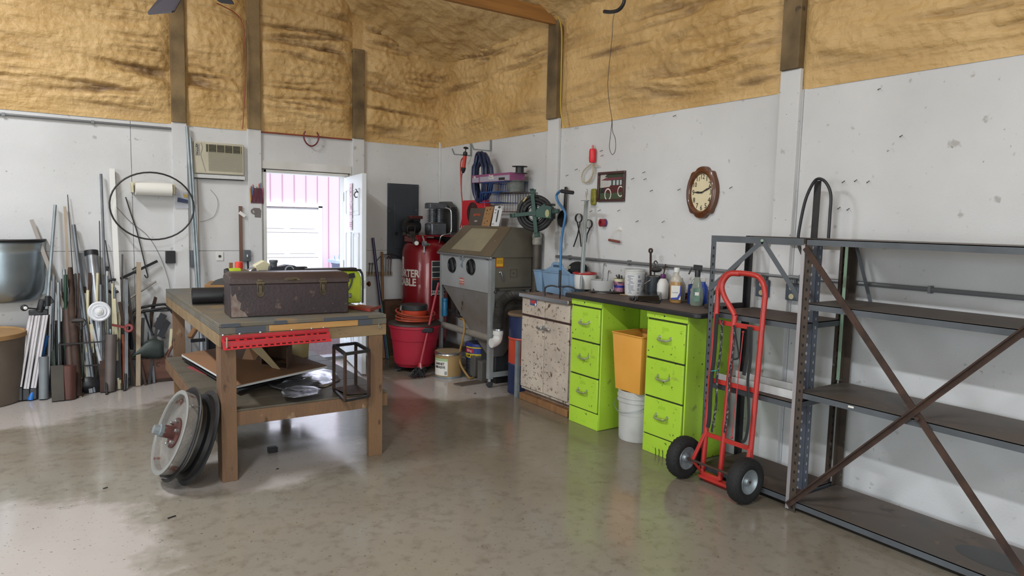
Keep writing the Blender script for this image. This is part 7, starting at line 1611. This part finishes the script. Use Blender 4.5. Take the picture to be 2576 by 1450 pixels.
# ================================================================== top of frame
hk = thing('ceiling_hook', 'black J shaped hook hanging from the roof near the top edge', 'hook', (-.55, -3.0, 3.2))
xq = -.55; k = smoothpath([XP(1572, -60, xq), XP(1571, -10, xq), XP(1568, 10, xq), XP(1556, 25, xq), XP(1538, 30, xq), XP(1520, 29, xq)], 6)
MB().tube(k, .013, n=10).build('hook', M_black, hk)
MB().tube(smoothpath([XP(1546, 28, xq), XP(1541, 60, xq), XP(1540, 90, xq), XP(1531, 180, xq), XP(1529, 220, xq), XP(1533, 262, xq), XP(1539, 300, xq), XP(1537, 330, xq), XP(1533, 370, xq), XP(1540, 389, xq), XP(1548, 378, xq), XP(1548, 350, xq), XP(1541, 330, xq), XP(1540, 300, xq)], 6), .0022, n=5).build('looped_wire', M_dsteel, hk)
k = XP(1572, -60, xq); MB().tube([k, V((k.x, k.y, roof_z(k.x)-.02))], .006, n=6).build('chain', M_blackm, hk)
# ceiling fan: two blade ends dip into the picture
fn = thing('ceiling_fan', 'black ceiling fan of which only blade tips show at top left', 'ceiling fan', YP(470, -70, -2.6))
hb_ = YP(480, -75, -2.6); 
def blade(tip, w):
    d_ = (tip-hb_); k = MB(); L2 = d_.length; dn_ = d_.normalized(); s_ = V((-dn_.y, dn_.x, 0)).normalized()
    tl = V((0, 0, -.02)); k.slab([hb_+dn_*.12-s_*w*.35, hb_+dn_*.12+s_*w*.35, tip+s_*w*.5-dn_*.02, tip+s_*w*.42, tip-s_*w*.42+tl, tip-s_*w*.5-dn_*.02+tl], (0, 0, .008)); return k
t1 = YP(403, 30, -3.3); t2 = YP(573, 6, -2.45)
for t_ in (t1, t2, hb_*2-t1, hb_*2-t2): blade(V((t_.x, t_.y, t_.z)), .13).build('blade', mat('charcoal_blade', '33323c', .5), fn, smooth=0)
MB().lathe([(0, -.05), (.09, -.04), (.11, 0), (.11, .06), (.05, .09), (0, .09)], hb_, n=24).build('motor_hub', M_black, fn)
MB().cyl(hb_+V((0,0,.08)), V((hb_.x, hb_.y, roof_z(hb_.x)-.01)), .015, n=10).build('down_rod', M_black, fn)
# red wire along the post, yellow cable by the beam
tag(MB().tube(smoothpath([LW(545, 8, .12), LW(590, 32, .10), LW(610, 60, .09), LW(617, 120, .09), LW(617, 200, .09), LW(612, 300, .10), LW(610, 325, .10)], 7), .005, n=6).build('red_wire', mat('red_brown_wire', '8a3b28', .5)), 'red brown wire running down beside the middle post', 'wire')
tag(MB().tube(smoothpath([RW(1405, 42, .11), RW(1413, 80, .10), RW(1412, 180, .10), RW(1411, 280, .10), RW(1422, 322, .06)], 7), .006, n=6).build('yellow_cable', mat('yellow_cable', 'b89b3a', .5)), 'yellow cable running down beside the post from the beam', 'cable')
# nails on the walls
NL = [(1255+150, 428), (1490, 530), (1511, 528), (1560, 528), (1626, 449), (1642, 478), (1623, 432), (1595, 448), (2125, 455), (2156, 452), (2187, 455), (2114, 521), (2137, 524), (1957, 545), (1983, 549), (1516, 378), (1518, 390), (1430, 440), (1453, 425), (1712, 475), (1842, 470), (1606, 555), (1672, 556), (1970, 230), (1985, 285), (2270, 340), (1700, 290), (2215, 222)]
for i, (x, y) in enumerate(NL):
    a = RW(x, y, -.002); tag(MB().cyl(a, a+V((-.03, -.004, -.012)), .0022, n=6).cyl(a+V((-.03, -.004, -.012)), a+V((-.032, -.004, -.013)), .0035, n=6).build('nail', M_dsteel), 'small bare nail in the right wall', 'nail', 'bare nails sticking out of the white right wall')
# ================================================================== on the counter
def stand(x, y, z=None): return ZP(x, y, (z if z is not None else CT)+.0005)
# blue caddy
cd_ = thing('cleaning_caddy', 'light blue plastic carrying caddy with centre handle on the white cabinet', 'caddy', (-.22, -2.55, SK))
M_cad = mat('light_blue_plastic', '7d9ab8', .4, h2='7290ae', sc_=4)
yl_, yr_ = XP(1347, 680, -.25).y, XP(1441, 690, -.25).y; zt = XP(1395, 686, -.26).z
for (ya_, yb__) in ((yl_, yl_-.12), (yl_-.13, yr_)):
    k = MB(); x0, x1 = -.27, -.08
    k.add([(x0+.03, ya_-.02, SK+.001), (x0+.03, yb__+.02, SK+.001), (x1-.03, yb__+.02, SK+.001), (x1-.03, ya_-.02, SK+.001), (x0, ya_, zt), (x0, yb__, zt), (x1, yb__, zt), (x1, ya_, zt)], [(0, 3, 2, 1), (0, 1, 5, 4), (1, 2, 6, 5), (2, 3, 7, 6), (3, 0, 4, 7)])
    k.build('bin', M_cad, cd_, solid=.003, bevel=.012)
    k = MB()
    for (p, q) in (((x0, ya_), (x0, yb__)), ((x0, yb__), (x1, yb__)), ((x1, yb__), (x1, ya_)), ((x1, ya_), (x0, ya_))): k.bar((p[0], p[1], zt), (q[0], q[1], zt), .016, .010)
    k.build('rim', M_cad, cd_, bevel=.003)
zh = XP(1400, 660, -.23).z; ym_ = (yl_+yr_)/2-.02
MB().slab([V((-.235, yl_-.06, zt-.01)), V((-.235, yr_+.03, zt-.01)), V((-.235, ym_-.08, zt+.05)), V((-.235, ym_-.075, zh-.02)), V((-.235, ym_-.05, zh)), V((-.235, ym_+.05, zh)), V((-.235, ym_+.075, zh-.02)), V((-.235, ym_+.08, zt+.05))], (.02, 0, 0)).build('handle', M_cad, cd_, bevel=.006)
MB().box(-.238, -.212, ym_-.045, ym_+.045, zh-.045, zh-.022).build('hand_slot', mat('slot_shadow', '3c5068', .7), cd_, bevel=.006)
# black cap
cap = thing('baseball_cap', 'black cap resting behind the blue caddy and white tub', 'cap', stand(1450, 700))
c = XP(1450, 676, -.10); 
k = MB().ball(c+V((0, -.02, 0)), .085, n=18, sz=.75); k.build('crown', mat('black_cotton', '17171b', .85), cap)
MB().slab([c+V((-.02, .05, -.02)), c+V((-.06, .11, -.035)), c+V((.0, .14, -.04)), c+V((.05, .10, -.03)), c+V((.04, .04, -.02))], (0, 0, .006)).build('brim', mat('black_cotton', '', .85), cap)
MB().slab([c+V((-.084, .02, .0)), c+V((-.084, -.02, .0)), c+V((-.078, -.02, .022)), c+V((-.078, .02, .022))], (-.004, 0, 0)).build('badge', mat('grey_badge', '8f8a80', .6), cap, smooth=0)
MB().cyl((c.x, c.y-.02, CT), (c.x, c.y-.02, c.z-.03), .06, n=16).build('cap_stand', M_black, cap)
def tubb(n, lab, cat, x, X_, r0, r1, h, m, nn=28):
    c = V((X_, XP(x, 700, X_).y, CT+.0006)); o = thing(n, lab, cat, c)
    MB().lathe([(0, 0), (r0, 0), (r0+.002, .006), (r1, h), (r1-.004, h), (r0-.002, .008), (0, .006)], c, n=nn).build('body', m, o); return o, c
o, c = tubb('plastic_tub', 'white plastic tub with red rim behind the zinc bar', 'tub', 1471, -.15, .082, .096, .135, M_pvc); MB().tube([c+V((math.cos(t_)*.098, math.sin(t_)*.098, .13)) for t_ in frange(0, 2*PI, .2)][:-1], .008, n=8, closed=True).build('red_rim', M_red, o)
o, c = tubb('clear_tub', 'clear plastic tub of hooks in front of the leopard print cup', 'tub', 1515, -.22, .082, .096, .10, mat('milky_clear_plastic', 'bfc0bf', .3, alpha=.75))
for i, (dx_, dy_, h_) in enumerate(((.0, -.05, .16), (.02, .03, .21))):
    tag(MB().tube(smoothpath([c+V((dx_, dy_, .02)), c+V((dx_, dy_-.02, h_)), c+V((dx_, dy_-.035, h_+.02)), c+V((dx_, dy_-.05, h_))], 6), .005, n=8).build('wire_hook', M_steel), ['bright steel hook sticking out of the clear tub', 'second bent steel hook standing in the clear tub'][i], 'hook')
M_leo = mat('pink_leopard_print', 'c98aa8', .5, h2='2a2026', sc_=22, thr=(.5, .56))
o, c = tubb('leopard_cup', 'pink leopard print cup with blue band on the counter', 'cup', 1559, -.11, .038, .048, .10, M_leo)
MB().lathe([(.0428, .04), (.0452, .062)], c, n=28).build('blue_band', mat('royal_blue', '2b2f8f', .5), o); MB().lathe([(.0475, .092), (.0495, .115), (.047, .115)], c, n=28).build('cream_rim', M_cream, o)
k = MB(); random.seed(5)
for i in range(5): k.cyl(c+V((random.uniform(-.03, .03), random.uniform(-.03, .03), .02)), c+V((random.uniform(-.045, .045), random.uniform(-.045, .045), .13+random.uniform(0, .02))), .006, n=6)
k.build('contents', M_dsteel, o)
o, c = tubb('white_bucket', 'small white printed plastic bucket in the middle of the counter', 'bucket', 1596, -.115, .068, .08, .17, mat('white_bucket_plastic', 'd0d0d0', .4))
MB().lathe([(.08, .17), (.083, .17), (.083, .183), (.08, .186), (.083, .193), (.082, .203), (.076, .203)], c, n=32).build('lid_ring', mat('clear_ring', 'c4c4c2', .35), o)
k = MB(); random.seed(9); vb = math.atan2(CAM.y-c.y, CAM.x-c.x)
for i in range(13):
    z = .02+i*.011; a0 = vb-.75+random.uniform(0, .2); a1 = a0+random.uniform(.25, .75); rr = .0688+(.0125)*z/.17+.0008; k.lathe([(rr, z), (rr+.0003, z+.004)], c, n=5, a0=a0, a1=a1)
    if i % 3 != 1: k.lathe([(rr, z), (rr+.0003, z+.006)], c, n=3, a0=vb+.35, a1=vb+.35+random.uniform(.15, .5))
tag(k.build('printed_text', mat('grey_print', '5b5f78', .6), o, smooth=0), kind='stuff')
o, c = tubb('black_can', 'black open can holding tools behind the power adapter', 'can', 1645, -.10, .058, .060, .165, mat('dark_slate_can', '20262b', .4))
MB().tube([c+V((math.cos(t_)*.060, math.sin(t_)*.060, .165)) for t_ in frange(0, 2*PI, .2)][:-1], .003, n=6, closed=True).build('steel_rim', M_steel, o)
MB().tube(smoothpath([c+V((-.03, .065, .15)), c+V((-.08, .05, .08)), c+V((-.09, .0, .11)), c+V((-.075, -.04, .14))], 5), .0025, n=5).build('bail_wire', M_steel, o)
cc0 = c
tag(MB().bar(c+V((0, .03, .02)), c+V((.0, .045, .34)), .016, .008).lathe([(.010, -.006), (.02, -.006), (.02, .006), (.010, .006), (.010, -.006)], c+V((0, .046, .355)), (-1, 0, 0), n=14).build('box_wrench', M_rust), 'brown box end wrench standing tall in the black can', 'wrench')
tag(MB().tube(smoothpath([c+V((0, -.0, .1)), c+V((0, -.005, .24)), c+V((0, .005, .265)), c+V((0, -.012, .28)), c+V((0, -.03, .265))], 6), .005, n=8).ball(c+V((0, -.02, .215)), .045, n=12, sz=.5).build('steel_hook', M_dsteel), 'dull steel hook on top of the black can', 'hook')
tag(MB().tube([c+V((.02, -.05, .05)), c+V((.02, -.095, .26))], .005, n=6).tube([c+V((.02, -.075, .235)), c+V((.02, -.115, .245))], .004, n=6).build('rusty_key', M_rust), 'rusty cross topped rod standing beside the black can', 'rod')
# spray bottle, bottles
def bottle(n, lab, x, y, prof, m, cxo=0, cat='bottle', nn=28, sx=1, sy=1):
    c = ZP(x, y, CT+.0005); c = V((c.x+cxo, c.y, CT+.0008))
    if c.x > -.1: c = V((-.09, XP(x, 710, -.09).y, c.z))
    o = thing(n, lab, cat, c); MB().lathe(prof, c, n=nn, sx=sx, sy=sy).build('bottle_body', m, o); return o, c
amb = mat('amber_liquid_bottle', 'a27b4a', .2, h2='b08a58', sc_=5); 
o, c = bottle('amber_bottle', 'tall bottle of amber cleaner with white and blue label', 1688, 762, [(0, 0), (.043, 0), (.047, .006), (.048, .135), (.046, .15)], amb, .045, sx=.75)
MB().lathe([(.046, .15), (.042, .175), (.022, .195), (.018, .20), (.018, .225)], c, n=28, sx=.8).build('clear_shoulder', mat('milky_bottle', 'bdb8ac', .3, alpha=.85), o)
MB().lathe([(0, .25), (.018, .25), (.02, .245), (.02, .218), (0, .218)], c, n=20).build('cap', M_pvc, o)
va2 = math.atan2(CAM.y-c.y, CAM.x-c.x); fd = V((math.cos(va2), math.sin(va2), 0)); sd = V((-fd.y, fd.x, 0))
ML = MT(c+fd*.049+V((0, 0, .075)), sd, (0, 0, 1), fd)
k = MB(); k.prism([(-.034, -.05), (.034, -.05), (.034, .05), (-.034, .05)], ML, .001); lb3 = k.build('label', M_label, o, smooth=0)
MB().prism([(-.034, -.05), (.02, -.05), (.034, -.02), (.034, .05), (.028, .05), (.026, .0), (.01, -.034), (-.034, -.038)], ML @ Matrix.Translation((0, 0, .001)), .0006).build('blue_swoosh', mat('label_blue', '2b3f9a', .5), lb3, smooth=0)
text('CLEANER', .010, ML @ Matrix.Translation((-.006, .0, .0012)), mat('label_blue', '', .5), lb3)
o, c = bottle('spray_bottle', 'clear spray bottle with black trigger at the right end of the counter', 1740, 770, [(0, 0), (.042, 0), (.048, .008), (.05, .06), (.044, .11), (.028, .165), (.022, .19), (.018, .205)], mat('clear_green_grey_liquid', '8c9588', .12, alpha=.7), .045, sx=.8)
MB().lathe([(.019, .20), (.02, .235), (.014, .25), (0, .25)], c, n=16).bar(c+V((-.022, .022, .266)), c+V((.02, -.02, .262)), .026, .036).bar(c+V((-.03, .028, .262)), c+V((-.045, .04, .215)), .012, .01).build('trigger_head', M_black, o, bevel=.003)
va2 = math.atan2(CAM.y-c.y, CAM.x-c.x); fd = V((math.cos(va2), math.sin(va2), 0)); sd = V((-fd.y, fd.x, 0)); ML = MT(c+fd*.049+V((0, 0, .075)), sd, (0, 0, 1), fd)
lb4 = MB().prism([(-.026, -.045), (.022, -.045), (.022, .05), (-.026, .05)], ML, .001).build('label', mat('green_grey_label', '6d8a7a', .5, h2='4c6a64', sc_=30), o, smooth=0)
MB().prism([(-.012, .0), (.014, .0), (.014, .022), (-.012, .022)], ML @ Matrix.Translation((0, 0, .001)), .0005).build('white_patch', M_label, lb4, smooth=0)
blu = mat('cobalt_blue_plastic', '1f3f9a', .35)
o, c = bottle('blue_bottle', 'cobalt blue bottle standing just right of the spray bottle', 1769, 768, [(0, 0), (.034, 0), (.037, .006), (.037, .105), (.030, .13), (.017, .15), (.017, .165)], blu, .05)
MB().lathe([(.018, .16), (.02, .165), (.02, .182), (0, .184)], c, n=18).build('cap', M_pvc, o)
va2 = math.atan2(CAM.y-c.y, CAM.x-c.x); fd = V((math.cos(va2), math.sin(va2), 0)); sd = V((-fd.y, fd.x, 0)); ML = MT(c+fd*.0375+V((0, 0, .055)), sd, (0, 0, 1), fd)
MB().prism([(-.002, -.035), (.026, -.035), (.026, .035), (-.002, .035)], ML @ Matrix.Translation((0, 0, -.007)) @ Matrix.Rotation(.4, 4, 'Y'), .003).build('label', M_label, o, smooth=0)
MB().lathe([(0, 0), (.009, 0), (.009, .001), (0, .001)], c+fd*.0372+V((0, 0, .068))-sd*.012, fd, n=14).build('round_mark', mat('tan_mark', 'b58c7a', .5), o)
text('4L', .018, ML @ Matrix.Translation((-.012, -.015, .0006)), M_label, o)
o, c = tubb('blue_coffee_can', 'blue and yellow tin with wire handle behind the spray bottle', 'tin', 1752, -.10, .055, .055, .135, mat('navy_tin', '1d3170', .35))
MB().lathe([(.0556, .085), (.0558, .108)], c, n=10, a0=PI, a1=PI*1.6).build('yellow_band', mat('label_yellow', 'd2ba33', .5), o)
MB().tube(arc(c+V((0, 0, .135)), .045, 0, PI, 10, V((0, 1, 0))), .002, n=5).build('wire_handle', M_steel, o)
text('M', .03, MT(c+V((-.04, -.04, .055)), V((.7, -.7, 0)), (0, 0, 1), V((-.7, -.7, 0))), M_label, o)
o, c = bottle('white_jug', 'white jug with purple cap behind the amber bottle', 1668, 742, [(0, 0), (.04, 0), (.043, .01), (.043, .11), (.03, .14), (.016, .155)], M_pvc, .13)
MB().lathe([(.018, .15), (.02, .155), (.02, .185), (0, .187)], c, n=16).build('cap', mat('purple_cap', '5d2a5f', .4), o)
o, c = bottle('grey_jug', 'grey white plastic bottle behind and right of the amber bottle', 1712, 752, [(0, 0), (.035, 0), (.038, .01), (.038, .12), (.02, .15), (.015, .17), (0, .17)], mat('greyish_plastic', 'a9acae', .4), .14)
c = ZP(1715, 757, CT); k = []; random.seed(2)
for i in range(60): a_ = i*.7; k.append(V((c.x+.03+.028*math.cos(a_)+random.uniform(-.006, .006), c.y+.022*math.sin(a_*1.13), CT+.01+.045*abs(math.sin(i*.21)))))
tag(MB().tube(smoothpath(k, 3), .0035, n=6).build('red_wire_bundle', mat('dull_red_wire', '6a2624', .5)), 'tangled bundle of dull red wire between the bottles', 'wire')
# power adapter / black tool with cord
ad = thing('black_heat_gun_case', 'black glossy power tool battery charger with cord on the counter', 'charger', stand(1636, 755))
pa = [ZP(1600, 758, CT), ZP(1660, 765, CT), ZP(1668, 748, CT), ZP(1612, 742, CT)]; pa = [V((p.x, p.y, CT+.001)) for p in pa]; hh_ = V((0, 0, .055))
k = MB(); cen = sum(pa, V())/4; top_ = [cen+(p-cen)*.86+hh_ for p in pa]; top_[0].z -= .018; top_[3].z -= .012
k.add(pa+top_, [(0, 3, 2, 1), (4, 5, 6, 7), (0, 1, 5, 4), (1, 2, 6, 5), (2, 3, 7, 6), (3, 0, 4, 7)]); k.build('body', mat('gloss_black', '0d0f0f', .18), ad, bevel=.008)
k = [ZP(x, y, CT+.007) for x, y in ((1592, 752), (1597, 745), (1600, 753), (1596, 758), (1602, 748), (1606, 756), (1620, 757))]; MB().tube(smoothpath(k, 5), .004, n=6).build('cord', M_black, ad)
p = ZP(1590, 752, CT+.012); MB().bar(p+V((0, .02, 0)), p-V((0, .02, 0)), .022, .02).build('plug', M_black, ad, bevel=.004)
# dirty tray of sockets
tr_ = thing('parts_tray', 'greasy curved steel tray of bolts and sockets on the counter', 'tray', stand(1515, 735))
c0, c1 = ZP(1482, 733, CT+.012), ZP(1556, 736, CT+.012)
MB().tube(smoothpath([c0, c0.lerp(c1, .3)-V((.012, 0, 0)), c0.lerp(c1, .7)-V((.008, 0, 0)), c1], 5), [.012]*16, n=10, flat=.6).build('front_lip', M_dsteel, tr_)
MB().slab([c0+V((0,0,-.006)), c1+V((0,0,-.006)), c1+V((.09, 0, -.006)), c0+V((.09, 0, -.006))], (0, 0, .005)).build('tray_floor', M_dsteel, tr_)
random.seed(8); SN = ['largest dark socket at the left in the greasy tray', 'steel bolt head beside the dark socket in the tray', 'bright small nut in the middle of the greasy tray', 'steel ring standing right of the middle in the tray', 'dark fitting near the right end of the greasy tray', 'short steel stub at the back of the greasy tray']
for i in range(6):
    p = c0.lerp(c1, .14+.14*i)+V((.035+.02*(i % 2), 0, -.004)); r_ = [.022, .012, .010, .017, .015, .008][i]
    tag(MB().lathe([(r_*.5, 0), (r_, 0), (r_, .035), (r_*.5, .035), (r_*.5, 0)], p, (-.6, random.uniform(-.8, .8), .4) if i else (-.7, .5, .2), n=12).build('socket', [M_dsteel, M_steel, M_steel, M_galv, M_dsteel, M_steel][i]), SN[i], 'socket')
p = ZP(1568, 742, CT+.002); tag(MB().bar(p+V((0, .03, .001)), p-V((0, .03, -.001)), .02, .003).bar(p+V((.01, .01, .002)), p+V((-.01, -.045, .002)), .012, .003).build('paper_scrap', mat('yellowish_scrap', 'b39a6a', .6)), 'small crumpled yellowish scrap lying on the counter', 'scrap')
# dark items at the far end of the counter and on the narrow shelf
tag(MB().box(-.22, -.08, -4.49, -4.46, CT+.0005, CT+.05).box(-.25, -.06, -4.455, -4.30, CT+.0005, CT+.03).build('dark_tray', mat('maroon_black_tray', '2a2022', .5), bevel=.004), 'dark tray at the right rear end of the counter', 'tray')
for i, (x, y, l_, lab) in enumerate(((1385, 738, .10, 'rusty flat bar lying on the white cabinet top'), (1352, 732, .06, 'short dark strip lying left of the cane feet'))):
    p = ZP(x, y, SK+.004); tag(MB().bar(p+V((0, l_/2, 0)), p-V((.02, l_/2, 0)), .018, .006).build('flat_bar', M_rust), lab, 'bar')
# bits on the floor
for i, (x, y, s, lab) in enumerate(((432, 1301, .02, 'small dark twig lying on the floor left of centre'), (265, 1228, .012, 'dark speck of debris on the floor left of the wheel'), (1195, 990, .012, 'dark splinter lying before the sandblaster caster'), (698, 1180, .008, 'tiny dark chip on the floor right of the black block'))):
    p = ZP(x, y, .004); tag(MB().bar(p-V((s, s*.4, 0)), p+V((s, s*.3, 0)), .006, .004).build('debris', M_black), lab, 'debris')
